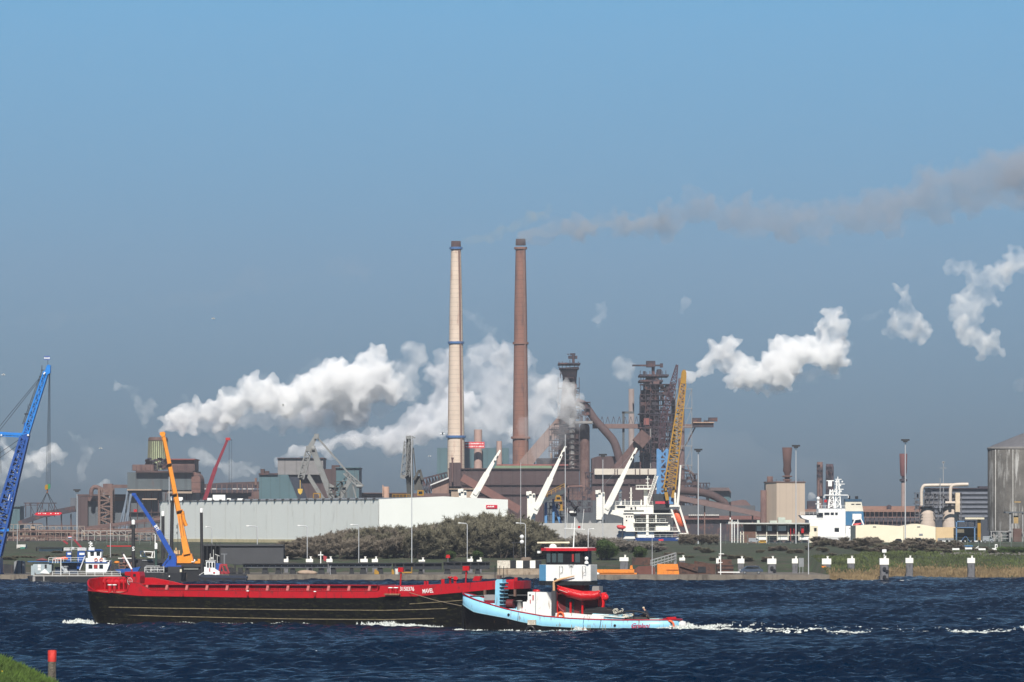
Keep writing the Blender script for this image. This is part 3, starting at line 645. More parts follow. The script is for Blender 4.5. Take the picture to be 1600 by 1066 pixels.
part('downcomer', MB().ptube([(p.x, p.y) for p in bez([(900, 628, 0), (914, 634, 0), (930, 656, 0), (946, 674, 0), (960, 692, 0), (969, 722, 0)], 8)], Y-10, 6.0, 6.6, 14), mat('duct_purple', (0.095, 0.062, 0.062), 0.85, var=0.2), t)
part('cast_house', MB().pbox(925, 962, 716, g0, Y-6, 30).ppoly([(925, 716), (935, 713), (960, 713), (962, 716)], Y-6, 30), brick, t)
part('left_steelwork', clutter(858, 892, 662, 730, Y-12, 150, 3, 14), darkr, t)
part('upper_steelwork', clutter(884, 922, 628, 658, Y-14, 110, 4, 10), darkr, t)
part('pipework', clutter(915, 950, 738, 782, Y-130, 170, 5, 14), darkr, t)
part('red_steelwork', clutter(862, 905, 668, 735, Y-16, 50, 6, 10), RUST, t)
part('small_pipes', MB().pbox(860, 862, 708, 716, Y-40, 1.5).ptube([(878, 712), (878, 704)], Y-40, 1), tan, t)
t = thing('skip_bridge', 'tan inclined skip bridge rising out from behind the brown chimney', 'conveyor', base(850, Y+30))
part('gallery', MB().pbeam((818, 728), (884, 652), Y+30, 19, 10), mat('skip_tan', (0.24, 0.17, 0.15), 0.85, var=0.2, ribs=(4, 0, .4)), t)
part('supports', MB().pbeam((835, 712), (840, g0), Y+30, 2).pbeam((862, 682), (866, g0), Y+30, 2).pbox(838, 885, 716, 728, Y+10, 10), darkr, t)
t = thing('conveyor_bridge', 'long level pink brown gallery joining the two blast furnaces', 'conveyor', base(960, Y-4))
part('gallery', MB().pbox(926, 1002, 662.5, 669.5, Y-4, 6).pbox(1050, 1084, 663, 668.5, Y-4, 6), mat('gallery_pink', (0.17, 0.11, 0.10), 0.85, var=0.15), t)
mb = MB(); x = 930
while x < 1000: mb.pbeam((x, 662), (x+3.2, 651), Y-4, .7).pbeam((x+3.2, 651), (x+6, 662), Y-4, .7); x += 7.5+(x % 3)
part('parapet_lattice', mb, darkr, t)
mb = MB(); [mb.pbox(x, x+3.4, 669.6, g0, Y-2, 2.5) for x in (972.5,)]; mb.pbox(972, 991, 643, 646.2, Y-3, 3).pbox(972.5, 976, 643, 662.4, Y-3, 3); part('trestle', mb, mat('trestle_slate', (0.085, 0.095, 0.10), 0.8), t)
part('end_cabin', MB().pbox(1081, 1115, 661, 667.5, Y-12, 8).pbox(1082, 1096, 653, 661, Y-11, 6).pbox(1107, 1121, 652.5, 658.5, Y-11, 5).pbox(1100, 1108, 657, 661, Y-11, 5), darkr, t)
part('end_deck', MB().pbox(1083, 1116, 659.5, 661, Y-13, 9), mat('deck_tan', (0.40, 0.26, 0.18), 0.8), t)
part('end_strut', MB().pbeam((1086, 668), (1071, 697), Y-8, 2), darkr, t)
one('stack', MB().lathe(base(986.6, Y+20), [(4.6*k, 0), (4.4*k, (g0-606)*k), (4.0*k, (g0-606)*k)], 18), mat('stack_grey', (0.22, 0.18, 0.17), 0.85, var=0.2, scale=0.1), 'slim grey brown stack standing between the two blast furnaces', 'chimney')

t = thing('blast_furnace', 'right blast furnace, tall dark tower with a T shaped hoist on its top', 'blast furnace', base(1022, Y))
part('throat', MB().lathe(base(1016, Y), [(14*k, 0), (16*k, 60*k), (16.5*k, (g0-700)*k), (15*k, (g0-650)*k), (11*k, (g0-605)*k), (7*k, (g0-590)*k)], 24), purp, t)
part('left_drum', MB().lathe(base(1005.5, Y-8), [(6.4*k, (g0-676)*k), (6.4*k, (g0-622)*k), (5*k, (g0-615)*k), (1.2*k, (g0-611)*k)], 18), purp, t)
part('right_column', MB().pbox(1021, 1030, 596, g0, Y-20, 9), mat('column_rust', (0.13, 0.075, 0.07), 0.85, var=0.2), t)
part('top_platform', MB().pbox(999, 1045, 585, 588, Y-14, 26).pbox(999, 1036, 593.5, 596.5, Y-14, 26), darkr, t)
mb = MB()
for x in range(1000, 1044, 5): mb.pbox(x, x+.9, 579+(x*7 % 4), 586, Y-13, 1)
for x in range(1001, 1036, 4): mb.pbox(x, x+.9, 588, 612, Y-12, 1)
mb.pbox(1005, 1009, 580, 585, Y-8, 4).pbox(1026, 1034, 578, 585, Y-6, 5).ptube([(1030, 585), (1030, 577)], Y-6, 3)
part('top_steelwork', mb, darkr, t)
part('hoist_mast', MB().pbox(1018.5, 1023, 572, 586, Y-4, 5), darkr, t)
part('hoist_beam', MB().pbox(988, 1036, 569.8, 572.2, Y-4, 4).pbox(1010, 1024, 564, 573.5, Y-6, 8).pbox(1031.5, 1036, 568, 574, Y-5, 6), darkr, t)
part('downcomer', MB().ptube([(p.x, p.y) for p in bez([(1024, 590, 0), (1030, 600, 0), (1044, 615, 0), (1051, 626, 0), (1052, 650, 0), (1052, 712, 0)], 8)], Y-12, 3.2, None, 12), MATS['duct_purple'], t)
part('riser', MB().ptube([(1012, 640), (1012, 612), (1018, 598)], Y-14, 2.2).ptube([(1016, 720), (1016, 640)], Y-16, 2), MATS['duct_purple'], t)
part('steelwork', clutter(1001, 1055, 600, 730, Y-24, 330, 8, 16), darkr, t)
part('rust_steelwork', clutter(1008, 1050, 640, 735, Y-28, 130, 9, 10), purp, t)
part('red_cabin', MB().pbox(1006, 1019, 653, 664, Y-26, 5), mat('cabin_red', (0.22, 0.075, 0.065), 0.8), t)
part('platforms', MB().pbox(998, 1055, 646, 647.2, Y-28, 20).pbox(998, 1060, 668, 669.5, Y-28, 20).pbox(1000, 1058, 690, 691.5, Y-28, 20).pbox(1000, 1060, 712, 714, Y-28, 20), darkr, t)
part('cast_house', MB().pbox(993, 1060, 722, g0, Y-34, 30), purp, t)
part('pale_pipes', MB().ptube([(1016.5, 732), (1016.5, 670)], Y-36, 1).ptube([(1005, 732), (1005, 702)], Y-36, .9).ptube([(1037, 735), (1037, 700)], Y-36, 1.2), fgrey, t)
t = thing('skip_bridge', 'wide brown inclined skip bridge leading up to the right blast furnace', 'conveyor', base(985, Y-40))
part('gallery', MB().pbeam((955, 744), (1000, 690), Y-40, 15, 9), mat('skip_brown', (0.12, 0.068, 0.06), 0.85, var=0.2, ribs=(4, 0, .4)), t)
part('head_house', MB().pbeam((996, 694), (1010, 678), Y-42, 20, 12), MATS['skip_brown'], t)
part('struts', MB().pbeam((1000, 690), (1002, g0), Y-40, 2).pbeam((975, 716), (978, g0), Y-40, 2), darkr, t)
t = thing('gas_washer_tower', 'tall rust column with open grey scaffold mast behind the yellow crane boom', 'tower', base(1066, Y-20))
part('column', MB().lathe(base(1064.5, Y-20), [(6*k, 0), (5.5*k, 60*k), (4.6*k, (g0-594)*k), (3*k, (g0-593)*k)], 18), mat('washer_rust', (0.13, 0.08, 0.075), 0.85, var=0.25), t)
mb = MB()
for x in (1056, 1081):
    for d in (-12, 0): mb.pbox(x-.4, x+.4, 608, g0, Y-20+d, .4)
for i, y in enumerate((608, 638, 667, 697, 727, 757)):
    mb.pbox(1055, 1082, y-.5, y+.5, Y-33, .5); mb.pbox(1055, 1082, y-.5, y+.5, Y-20, .5)
    if i < 5: mb.pbeam((1081, y), (1070 if i % 2 else 1072, y+30), Y-33, .7).pbeam((1056, y+30), (1066, y), Y-33, .7)
part('scaffold', mb, fgrey, t)
part('side_pipes', MB().ptube([(p.x, p.y) for p in bez([(1070, 735, 0), (1080, 738, 0), (1086, 750, 0), (1090, 790, 0)], 6)], Y-30, 1.8).pbeam((1074, 726), (1092, 790), Y-40, 1.4).pbeam((1064, 760), (1084, 800), Y-40, 1.4), rust2, t)
part('base_steelwork', clutter(1056, 1090, 740, 800, Y-44, 90, 10, 10), rustm, t)
t = thing('ore_hall', 'brown hall with a long white roof panel behind the ship bridge', 'factory hall', base(985, 2200)); Y = 2200
part('wall', MB().pbox(925, 1045, 742, gb(Y), Y, 30), brick, t); part('roof_panel', MB().pbox(929, 1027, 732.5, 741.8, Y-2, 20), mat('roof_cream', (0.60, 0.54, 0.46), 0.7, var=0.08, scale=0.15), t)
mb = MB(); [mb.pbox(x, x+1.5, 733, 744, Y-3, .9) for x in (960, 964, 992, 999, 1012)]; mb.pbox(925, 1045, 755, 756.4, Y-1, 1).pbox(945, 947, 755, 800, Y-1, 1).pbox(982, 984, 755, 800, Y-1, 1); part('frames', mb, MATS['frame_dark'], t)
t = thing('slag_hall', 'dark slate hall behind the pale ship cranes', 'factory hall', base(920, Y-40))
part('wall', MB().pbox(850, 1000, 782, gb(Y), Y-40, 20), mat('slag_slate', (0.075, 0.085, 0.095), 0.8, var=0.15), t)
part('rust_band', MB().pbox(884, 930, 768, 781.8, Y-38, 14), rust2, t)
part('slant_pipes', MB().ptube([(880, 775), (905, 800)], Y-60, 3).ptube([(872, 786), (896, 806)], Y-62, 2.4).ptube([(888, 790), (888, 760), (910, 760)], Y-62, 1.6), mat('pipe_rust', (0.20, 0.11, 0.09), 0.85), t)
part('steelwork', clutter(880, 925, 762, 800, Y-66, 120, 12, 6), darkr, t)

Y = 2250
t = thing('rolling_mill', 'long low rust hall to the right of the furnaces with dark lower wall', 'factory hall', base(1130, Y))
part('wall', MB().pbox(1040, 1200, 812, gb(Y), Y, 40), darkr, t)
part('middle_wall', MB().pbox(1040, 1180, 790, 806, Y+10, 30), MATS['slag_slate'], t)
part('roof', MB().pbox(1040, 1200, 806, 812, Y-2, 40), mat('roof_rust_red', (0.17, 0.075, 0.065), 0.85, var=0.15), t)
mb = MB(); x = 1076
while x < 1124: mb.pbox(x, x+2.6, 804, 806, Y-3, 1.5); x += 3.2
part('white_lettering_strip', mb, mat('strip_white', (0.55, 0.53, 0.5), 0.8), t)
t = thing('gas_main', 'fat rusty gas main arching down to the right of the ship stern', 'pipe', base(1120, Y-30))
part('main', MB().ptube([(p.x, p.y) for p in bez([(1050, 766, 0), (1085, 768, 0), (1110, 773, 0), (1130, 784, 0), (1136, 794, 0)], 8)], Y-30, 6.5, 6, 14), rustm, t)
part('second_main', MB().ptube([(1050, 782), (1100, 784), (1140, 792)], Y-36, 4, 3.5), rustm, t)
t = thing('covered_conveyor', 'long pinkish gallery sloping down towards the beige building', 'conveyor', base(1130, Y-50))
part('gallery', MB().pbeam((1060, 778), (1188, 804), Y-50, 8, 6), MATS['gallery_pink'], t)
part('legs', MB().pbox(1100, 1102, 788, gb(Y), Y-50, 2).pbox(1140, 1142, 796, gb(Y), Y-50, 2).pbox(1175, 1177, 803, gb(Y), Y-50, 2), frd, t)
t = thing('teal_hall', 'teal gabled hall standing behind the sloping gallery', 'building', base(1125, 2400)); 
part('wall', MB().ppoly([(1108, 768), (1112, 763), (1138, 763), (1142, 771), (1142, gb(2400)), (1108, gb(2400))], 2400, 40), teal, t)
part('roof', MB().ppoly([(1107, 768), (1111.5, 762), (1139, 762), (1143, 771), (1139, 767), (1110, 767)], 2397, 44), mat('roof_grey_brown', (0.12, 0.09, 0.09), 0.85), t)
one('coke_shed', MB().ppoly([(1142, 784), (1160, 781), (1166, 782), (1176, 793), (1176, gb(2380)), (1142, gb(2380))], 2380, 40), mat('coke_brown', (0.14, 0.085, 0.08), 0.85), 'brown shed with sloping roof just right of the teal hall', 'shed')
mb = MB().truss(P(1050, 765, 2420), P(1109, 765, 2420), 3, 6, 12, .5); one('pipe_bridge', mb, darkr, 'thin lattice pipe bridge left of the teal hall', 'pipe rack')

# beige tower block with its flared chimney
Y = 1900; k = Y/F; g1 = gb(Y)
t = thing('filter_house', 'six sided beige windowless tower block', 'building', base(1228, Y))
beige = mat('beige_panel', (0.46, 0.37, 0.29), 0.8, var=0.05, scale=0.1, ribs=(2.4, 0, 0.12))
x0, x1, x2 = PX(1198, Y), PX(1213.5, Y), PX(1258, Y); z1 = PZ(754, Y)
mb = MB().prism([(x0, Y+7), (x1, Y), (x2, Y+1.5), (x2+0.5, Y+22), (x1, Y+26), (x0, Y+18)], G, z1, 'z'); part('block', mb, beige, t)
part('roof_edge', MB().prism([(x0-.3, Y+6.8), (x1-.1, Y-.3), (x2+.3, Y+1.2), (x2+.8, Y+22.3), (x1, Y+26.3), (x0-.3, Y+18.2)], z1, z1+0.35, 'z'), frd, t)
mb = MB(); [mb.pbox(x, x+.5, 748+(x % 3), 754, Y+4, .3) for x in range(1206, 1257, 7)]; part('roof_rails', mb, darkr, t)
t = thing('flared_chimney', 'dark rust chimney flaring wide at the top on the beige tower block', 'chimney', P(1230, 753, Y+12))
part('flue', MB().lathe(P(1230, 753, Y+12), [(4*k, 0), (4.2*k, 12*k), (6.8*k, 17*k), (5.9*k, 26*k), (8*k, 54*k), (7.6*k, 54*k)], 20), mat('flue_rust', (0.085, 0.045, 0.04), 0.9, var=0.3, scale=.2), t)
part('collar', MB().lathe(P(1230, 753, Y+12), [(5*k, 7*k), (8*k, 8*k), (8*k, 9.4*k), (5*k, 9.6*k)], 20).lathe(P(1230, 753, Y+12), [(7*k, 2*k), (7*k, 4*k)], 12), frd, t)
one('stack', MB().lathe(P(1203, 754, Y+14), [(4.8*k, -.1), (4.8*k, 9.5*k), (4*k, 9.5*k)], 16), rust2, 'stubby pink rust stack on the left corner of the beige block', 'chimney')
one('stack', MB().lathe(base(1193, Y+6), [(4.8*k, 0), (4.8*k, (g1-766)*k), (4*k, (g1-766)*k)], 16).lathe(base(1193, Y+6), [(6*k, 0), (6*k, 14*k), (4.9*k, 18*k)], 16), rust2, 'short pink rust stack standing against the left side of the beige block', 'chimney')
Y = 2300; k = Y/F; g2 = gb(Y)
def banded(px, top, r, label, m):
    t = thing('stack', label, 'chimney', base(px, Y)); part('shaft', MB().lathe(base(px, Y), [(r*1.1*k, 0), (r*k, (g2-top)*k), (r*.8*k, (g2-top)*k)], 16), m, t)
    part('rungs', clutter(px-r, px+r, top+4, 775, Y-3*k-1.2, 26, int(px), .6, .8, 2.4), darkr, t)
banded(1281, 722, 4.4, 'left stack of the three behind the white ship masts', rust2)
banded(1293.7, 725, 2.9, 'middle stack of the three, dark and latticed, behind the white ship masts', purp)
banded(1299.3, 725, 2.9, 'right stack of the three, dark and latticed, behind the white ship masts', purp)
t = thing('banded_chimney', 'slim pale chimney with a flared dark red head right of the second ship', 'chimney', base(1411.5, 2200)); Y = 2200; k = Y/F
part('shaft', MB().lathe(base(1411.5, Y), [(4.2*k, 0), (3.2*k, (gb(Y)-750)*k)], 16), mat('shaft_pinkgrey', (0.30, 0.22, 0.20), 0.85), t)
part('neck', MB().lathe(base(1411.5, Y), [(2.8*k, (gb(Y)-751)*k), (2.8*k, (gb(Y)-738)*k), (4.2*k, (gb(Y)-736)*k)], 16).lathe(base(1411.5, Y), [(3*k, (gb(Y)-753)*k), (6*k, (gb(Y)-752)*k), (6*k, (gb(Y)-749)*k), (3*k, (gb(Y)-748)*k)], 16, False), darkr, t)
part('head', MB().lathe(base(1411.5, Y), [(4.2*k, (gb(Y)-744)*k), (5.2*k, (gb(Y)-738)*k), (6.2*k, (gb(Y)-709)*k), (5.6*k, (gb(Y)-709)*k)], 16), mat('head_red', (0.12, 0.045, 0.045), 0.85), t)
Y = 2100
t = thing('ore_stockhouse', 'long low brown building behind the cream sheds', 'building', base(1390, Y))
part('wall', MB().pbox(1256, 1478, 800, gb(Y), Y, 40), mat('stock_dark', (0.06, 0.055, 0.07), 0.85, var=0.25, ribs=(4, 0, .4)), t)
part('roof', MB().pbox(1335, 1440, 791, 796, Y+6, 30).pbox(1256, 1478, 796, 800, Y-2, 42), mat('stock_roof', (0.24, 0.135, 0.10), 0.85, var=0.2), t)
mb = MB(); [mb.pbox(x, x+.8, 800, 830, Y-2, 1) for x in range(1345, 1440, 7)]; mb.pbox(1345, 1440, 808, 809, Y-3, 1); part('columns', mb, frd, t)
part('round_vent', MB().lathe(P(1389, 796, Y+4), [(1, 0), (1, .6), (1.0, 1.4), (.3, 1.9)], 10).pbox(1262, 1275, 783, 797, Y+4, 5), darkr, t)
Y = 1950; k = Y/F
t = thing('office_block', 'dark office block with grey horizontal bands right of the cream pipes', 'building', base(1500, Y))
part('wall', MB().pbox(1455, 1545, 764, gb(Y), Y, 30), mat('office_dark', (0.035, 0.042, 0.055), 0.5, var=0.1), t)
for i in range(6): part('floor_band', MB().pbox(1455, 1545, 769+i*7.2, 772.4+i*7.2, Y-.5, .5), mat('band_grey', (0.14, 0.15, 0.18), 0.6), t)
part('roof_line', MB().pbox(1453, 1546, 762.3, 764, Y-1, 32).pbox(1530, 1543, 760, 762.3, Y+3, 8), darkr, t)
Y = 1850; k = Y/F
cream = mat('cream_pipe', (0.58, 0.50, 0.42), 0.55, var=0.08, col2=(0.35, 0.26, 0.2), amt=.15)
t = thing('gas_cleaning_plant', 'two beige domed vessels with fat cream bent pipes over them', 'plant', base(1470, Y))
for px, r, top in ((1449.5, 12, 792), (1485.5, 13, 788)):
    part('vessel', MB().lathe(P(px, gb(Y), Y), [(r*k, 0), (r*k, (gb(Y)-top-12)*k), (r*.86*k, (gb(Y)-top-5)*k), (r*.5*k, (gb(Y)-top)*k), (r*.3*k, (gb(Y)-top)*k)], 24), mat('vessel_beige', (0.50, 0.41, 0.34), 0.7, var=0.08, ribs=(1.2, 2, .15)), t)
part('bent_pipe', MB().ptube([(p.x, p.y) for p in bez([(1440, 790, 0), (1440, 768, 0), (1443, 760, 0), (1450, 758.5, 0), (1485, 758, 0), (1512, 757.5, 0)], 6)], Y-3, 2.6, None, 12), cream, t)
part('bent_pipe', MB().ptube([(p.x, p.y) for p in bez([(1485, 786, 0), (1485, 768, 0), (1487, 760, 0), (1494, 757.5, 0), (1513, 757, 0)], 6)], Y-6, 2.7, None, 12), cream, t)
part('inlet_pipe', MB().ptube([(1477, 785.5), (1500, 785.5)], Y-8, 2), cream, t)
part('steelwork', clutter(1430, 1502, 770, 812, Y-2, 130, 15, 5, 1, 4).pbox(1436, 1500, 790, 791, Y-4, 3), mat('plant_steel', (0.11, 0.11, 0.12), 0.8), t)
part('lift_tower', MB().pbox(1493, 1500, 770, 800, Y-9, 4), mat('lift_cream', (0.60, 0.48, 0.34), 0.7), t)
mb = MB().pbox(1473.4, 1474.6, 722, 800, Y+12, .3).pbox(1469, 1479, 731, 732, Y+12, .3).pbox(1472, 1476, 721, 724, Y+12, .3).pbox(1468.4, 1469.6, 747, 800, Y-6, .3); part('mast', mb, GREY, t)
# ---------------- harbour between the quay and the works ----------------
def ground(x, y): return land_z(x, y)
# warehouse
B = Vector((PX(591, 1240), 1240)); u = Vector((-0.467, 0.884)); v = Vector((0.884, 0.467))
def WP(a, b): q = B + v*a + u*b; return (q.x, q.y)
L_, Wd = 130.0, 35.5; zb, ze = 6.6, 17.55
wl = mat('warehouse_grey', (0.80, 0.82, 0.78), 0.6, var=0.03, scale=0.1, col2=(0.58, 0.59, 0.55), amt=0.15, streak=0.8)
ww = mat('warehouse_white', (0.78, 0.80, 0.76), 0.6, var=0.03, scale=0.1)
t = thing('warehouse', 'long pale grey warehouse with panelled side and white gable end behind the bare trees', 'warehouse', (*WP(16, 90), zb))
def quad(a, b, z0, z1, d=0.25, outn=None):
    n = Vector((b[1]-a[1], -(b[0]-a[0]))).normalized()*d
    return MB().prism([a, b, (b[0]-n.x, b[1]-n.y), (a[0]-n.x, a[1]-n.y)], z0, z1, 'z')
part('side_wall', quad(WP(0, L_), WP(0, 0), zb, ze), wl, t)
mb = MB(); a = WP(0, 0); c = WP(Wd, 0); mid = WP(Wd/2, 0); bk = [WP(0.01, .3), WP(Wd, .3), WP(Wd/2, .3)]
mb.add([(*a, zb), (*c, zb), (*c, ze), (*mid, ze+.75), (*a, ze), (*bk[0], zb), (*bk[1], zb), (*bk[1], ze), (*bk[2], ze+.75), (*bk[0], ze)],
       [(0, 1, 2, 3, 4), (9, 8, 7, 6, 5), (0, 5, 6, 1), (1, 6, 7, 2), (2, 7, 8, 3), (3, 8, 9, 4), (4, 9, 5, 0)]); part('gable_wall', mb, ww, t)
mb = MB(); e0, e1, e2 = WP(.1, .4), WP(Wd/2, .4), WP(Wd-.1, .4); f0, f1, f2 = WP(.1, L_-.2), WP(Wd/2, L_-.2), WP(Wd-.1, L_-.2)
mb.add([(*e0, ze-.1), (*e1, ze+.6), (*e2, ze-.1), (*f0, ze-.1), (*f1, ze+.6), (*f2, ze-.1)], [(0, 1, 4, 3), (1, 2, 5, 4)]); part('roof', mb, GREY, t)
part('far_walls', quad(WP(Wd, .35), WP(Wd, L_), zb, ze-.15).add(*(lambda q: (q.v, q.f))(quad(WP(Wd, L_), WP(0, L_), zb, ze-.15))), wl, t)
mb = MB(); i = 4.0
while i < L_: 
    p = WP(-.07, i); q = WP(.05, i+.22); mb.box(min(p[0], q[0]), max(p[0], q[0]), min(p[1], q[1]), max(p[1], q[1]), zb, ze); i += 9.4
part('panel_joints', mb, DARK, t)
mb = MB(); i = 2.0
while i < L_: p = WP(-.15, i); mb.box(p[0]-.35, p[0]+.35, p[1]-.2, p[1]+.2, ze-.15, ze+.35); i += 4.7
part('roof_vents', mb, DARK, t)
p, q = WP(-.1, L_), WP(-.1, 0); part('parapet', quad(p, q, ze-.12, ze+.14, .2), GREY, t); p, q = WP(-.12, L_), WP(-.12, 0); part('plinth', quad(p, q, zb, zb+1.1, .1), mat('plinth_cream', (0.52, 0.45, 0.28), 0.8), t)
p = WP(29.4, -.2); p2 = WP(32.5, -.2); sgn = part('sign', quad(p, p2, PZ(794.5, 1247), PZ(789, 1247), .1), mat('sign_red', (0.62, 0.02, 0.05), 0.5, var=.05), t)
mb = MB(); rr = random.Random(3); x = p[0]+.25
while x < p2[0]-.9: w_ = rr.uniform(.12, .26); mb.box(x, x+w_, p[1]-.02+ (x-p[0])*.528, p[1]-.06+(x-p[0])*.528, PZ(792.6, 1247), PZ(791.2, 1247)+rr.choice((0, .12))); x += w_+.07
part('lettering', mb, WHITE, sgn)
mb = MB(); [mb.box(x-a_, x+a_, y-a_, y+a_, ze-.1, ze+h_) for (x, y), a_, h_ in ((WP(2, 122), .9, 1.1), (WP(3, 105), .6, .8), (WP(3, 99), 1.6, 1.6), (WP(3, 93), .5, .7), (WP(3, 86), .7, .6))]
part('roof_units', mb, WHITE, t)
# dark retaining wall in front of it
tar = mat('dark_sheeting', (0.05, 0.052, 0.058), 0.75, var=0.12, scale=.3)
t = thing('sheet_wall', 'dark grey sheeted wall in front of the grey warehouse, left of the trees', 'wall', (PX(390, 1068), 1068, 1.5))
part('wall', MB().pbox(344, 443, 852, 884, 1068, 6).pbox(317, 443, 851, 853.2, 1067.6, 6.5), tar, t)
part('open_bay', MB().pbox(317, 344, 853.2, 884, 1071, 3), mat('bay_black', (0.012, 0.012, 0.014), 0.9), t)  # solid box, its near black stands in for the shade inside the bay
mb = MB(); [mb.pbox(x, x+1, 848 if x > 318 else 853, 884, 1067.4, .4) for x in (317, 323, 330, 336, 343)]; part('posts', mb, DARK, t)

# --- trees: bare, twiggy, leaning with the wind
bark = mat('bark', (0.065, 0.052, 0.042), 0.95, var=0.3, scale=2)
twig_m = {'olive': mat('twigs_olive', (0.165, 0.15, 0.10), 0.95, var=0.45, scale=0.35), 'brown': mat('twigs_brown', (0.20, 0.168, 0.128), 0.95, var=0.4, scale=0.35),
          'grey': mat('twigs_grey', (0.27, 0.24, 0.205), 0.95, var=0.35, scale=0.35), 'green': mat('leaves_green', (0.075, 0.12, 0.03), 0.9, var=0.5, scale=0.5)}
def tree_mesh(seed, h, wd, kind, leaves=0):
    rr = random.Random(seed); tk = MB(); tw = MB(); wind = 0.34
    def branch(p, d, L, r, lvl):
        pts = [p]; q = p; n = 4
        for i in range(n):
            d = (d + Vector((rr.gauss(0, .16)+wind*.25, rr.gauss(0, .16), rr.gauss(0, .08)+.06))).normalized(); q = q + d*L/n; pts.append(q)
        if lvl < 2: tk.tube(pts, [r*(1-.16*i) for i in range(n+1)], 5, caps=False)
        if lvl >= 1:
            for j in range(8 if lvl == 1 else 11):
                f = rr.random(); a = pts[min(n-1, int(f*n))].lerp(pts[min(n, int(f*n)+1)], f*n % 1)
                for k in range(3):
                    e = (d*.5 + Vector((rr.gauss(0, .6)+wind, rr.gauss(0, .6), rr.gauss(0, .45)+.25))).normalized(); l = rr.uniform(.5, 1.3)*h*.10
                    b = a + e*l; m_ = a.lerp(b, .5)+Vector((rr.gauss(0, .08), rr.gauss(0, .08), rr.gauss(0, .06))); s = e.cross(Vector((rr.random(), rr.random(), rr.random()))).normalized()*rr.uniform(.025, .06)
                    o = len(tw.v); tw.v += [tuple(a-s), tuple(a+s), tuple(m_+s*.8), tuple(b), tuple(m_-s*.8)]; tw.f.append((o, o+1, o+2, o+3, o+4)); tw.sm.append(False)
                    if leaves and rr.random() < leaves:
                        for z in range(3):
                            c = m_+Vector((rr.gauss(0, .3), rr.gauss(0, .3), rr.gauss(0, .3))); s1 = Vector((rr.gauss(0, 1), rr.gauss(0, 1), rr.gauss(0, 1))).normalized()*.17; s2 = s1.cross(Vector((rr.random(), rr.random(), 1))).normalized()*.13
                            o = len(tw.v); tw.v += [tuple(c-s1), tuple(c-s2), tuple(c+s1), tuple(c+s2)]; tw.f.append((o, o+1, o+2, o+3)); tw.sm.append(False)
        if lvl < 3:
            nb = (6, 5, 4)[lvl]
            for j in range(nb):
                f = rr.uniform(.35, 1) if lvl else rr.uniform(.25, 1); a = pts[min(n-1, int(f*n))].lerp(pts[min(n, int(f*n)+1)], f*n % 1)
                an = rr.random()*6.28; e = (d*.55 + Vector((math.cos(an)*wd+wind*.6, math.sin(an)*wd, .25))).normalized(); branch(a, e, L*rr.uniform(.5, .72), r*.5, lvl+1)
    for j in range(3 if kind != 'green' else 4):
        an = rr.random()*6.28; branch(Vector((rr.gauss(0, .3), rr.gauss(0, .3), -.6)), Vector((math.cos(an)*.35+.1, math.sin(an)*.35, 1)).normalized(), h*.52, h*.016, 0)
    return tk, tw
PROTO = {}
def tree(kind, v_, x, y, z, sc_, label, group, h=9.0, leaves=0, rz=0):
    key = (kind, v_)
    if key not in PROTO:
        tk, tw = tree_mesh(v_*7+len(kind), h, .75, kind, leaves); r = thing('tree' if kind != 'green' else 'leafy_shrub', label, 'tree' if kind != 'green' else 'shrub', (0, 0, 0), group)
        part('trunk', tk, bark, r); part('crown', tw, twig_m[kind], r); PROTO[key] = r; r.location = (x, y, z); r.scale = (sc_[0], sc_[0], sc_[1]); r.rotation_euler.z = rz; return r
    return dup(PROTO[key], (x, y, z), label, group, rz, (sc_[0], sc_[0], sc_[1]))
rr = random.Random(21)
def nth(i): return '%d%s' % (i, {1: 'st', 2: 'nd', 3: 'rd'}.get(i % 10 if i % 100 not in (11, 12, 13) else 0, 'th'))
prof = ([420, 440, 470, 500, 530, 560, 600, 640, 665, 700, 730, 760, 800, 830, 850, 880], [846, 839, 830, 821, 818, 815, 812, 812, 803, 798, 795, 794, 800, 812, 830, 838])
for row, (Yr, off) in enumerate(((1120, 0), (1100, 9), (1088, 15))):
    px = 424+row*7; n = 0
    while px < 862:
        k = Yr/F; x = PX(px, Yr); top = PZ(np.interp(px, *prof)+off*(.6+rr.random()*.8), Yr); z = ground(x, Yr)-.3; H = max(3.0, (top-z))*np.interp(px, [424, 600, 760, 862], [1.0, 1.1, 1.22, 1.15])
        kind = 'olive' if px > 600+rr.gauss(0, 50) else 'brown'
        n += 1; tree(kind, rr.randrange(4), x, Yr+rr.uniform(-4, 4), z, (max(.62, H/11*rr.uniform(.95, 1.25)), H/10.2), 'bare %s windswept tree, %s from the left in the %s row before the warehouse' % (kind, nth(n), ('back', 'middle', 'front')[row]), 'bare trees in front of the warehouse', rz=rr.uniform(-.5, .5))
        px += rr.uniform(10, 17)
n = 0; px = 866
while px < 1022:
    n += 1; Yr = rr.uniform(1100, 1160); x = PX(px, Yr); z = ground(x, Yr)-.2; top = PZ(np.interp(px, [868, 900, 930, 960, 1010], [826, 822, 824, 832, 848])+rr.uniform(0, 9), Yr); H = max(2.5, top-z)
    tree('grey', rr.randrange(3), x, Yr, z, (max(.55, H/10), H/10.2), 'pale grey bare bush, %s from the left in the thin scrub below the ship cranes' % nth(n), 'pale scrub below the ship cranes', rz=rr.uniform(-.5, .5)); px += rr.uniform(4, 8)
for px, sc1 in ((938, .62), (948, .5), (995, .42)):
    x = PX(px, 1082); lab = {938: 'fresh green leafy bush just right of the tug wheelhouse', 948: 'small green bush beside the bigger green one right of the tug wheelhouse', 995: 'low dark green bush on the slope above the orange steel beam'}[px]
    r = tree('green', 0, x, 1082, ground(x, 1082)-.2, (sc1, sc1), lab, None, leaves=.9)
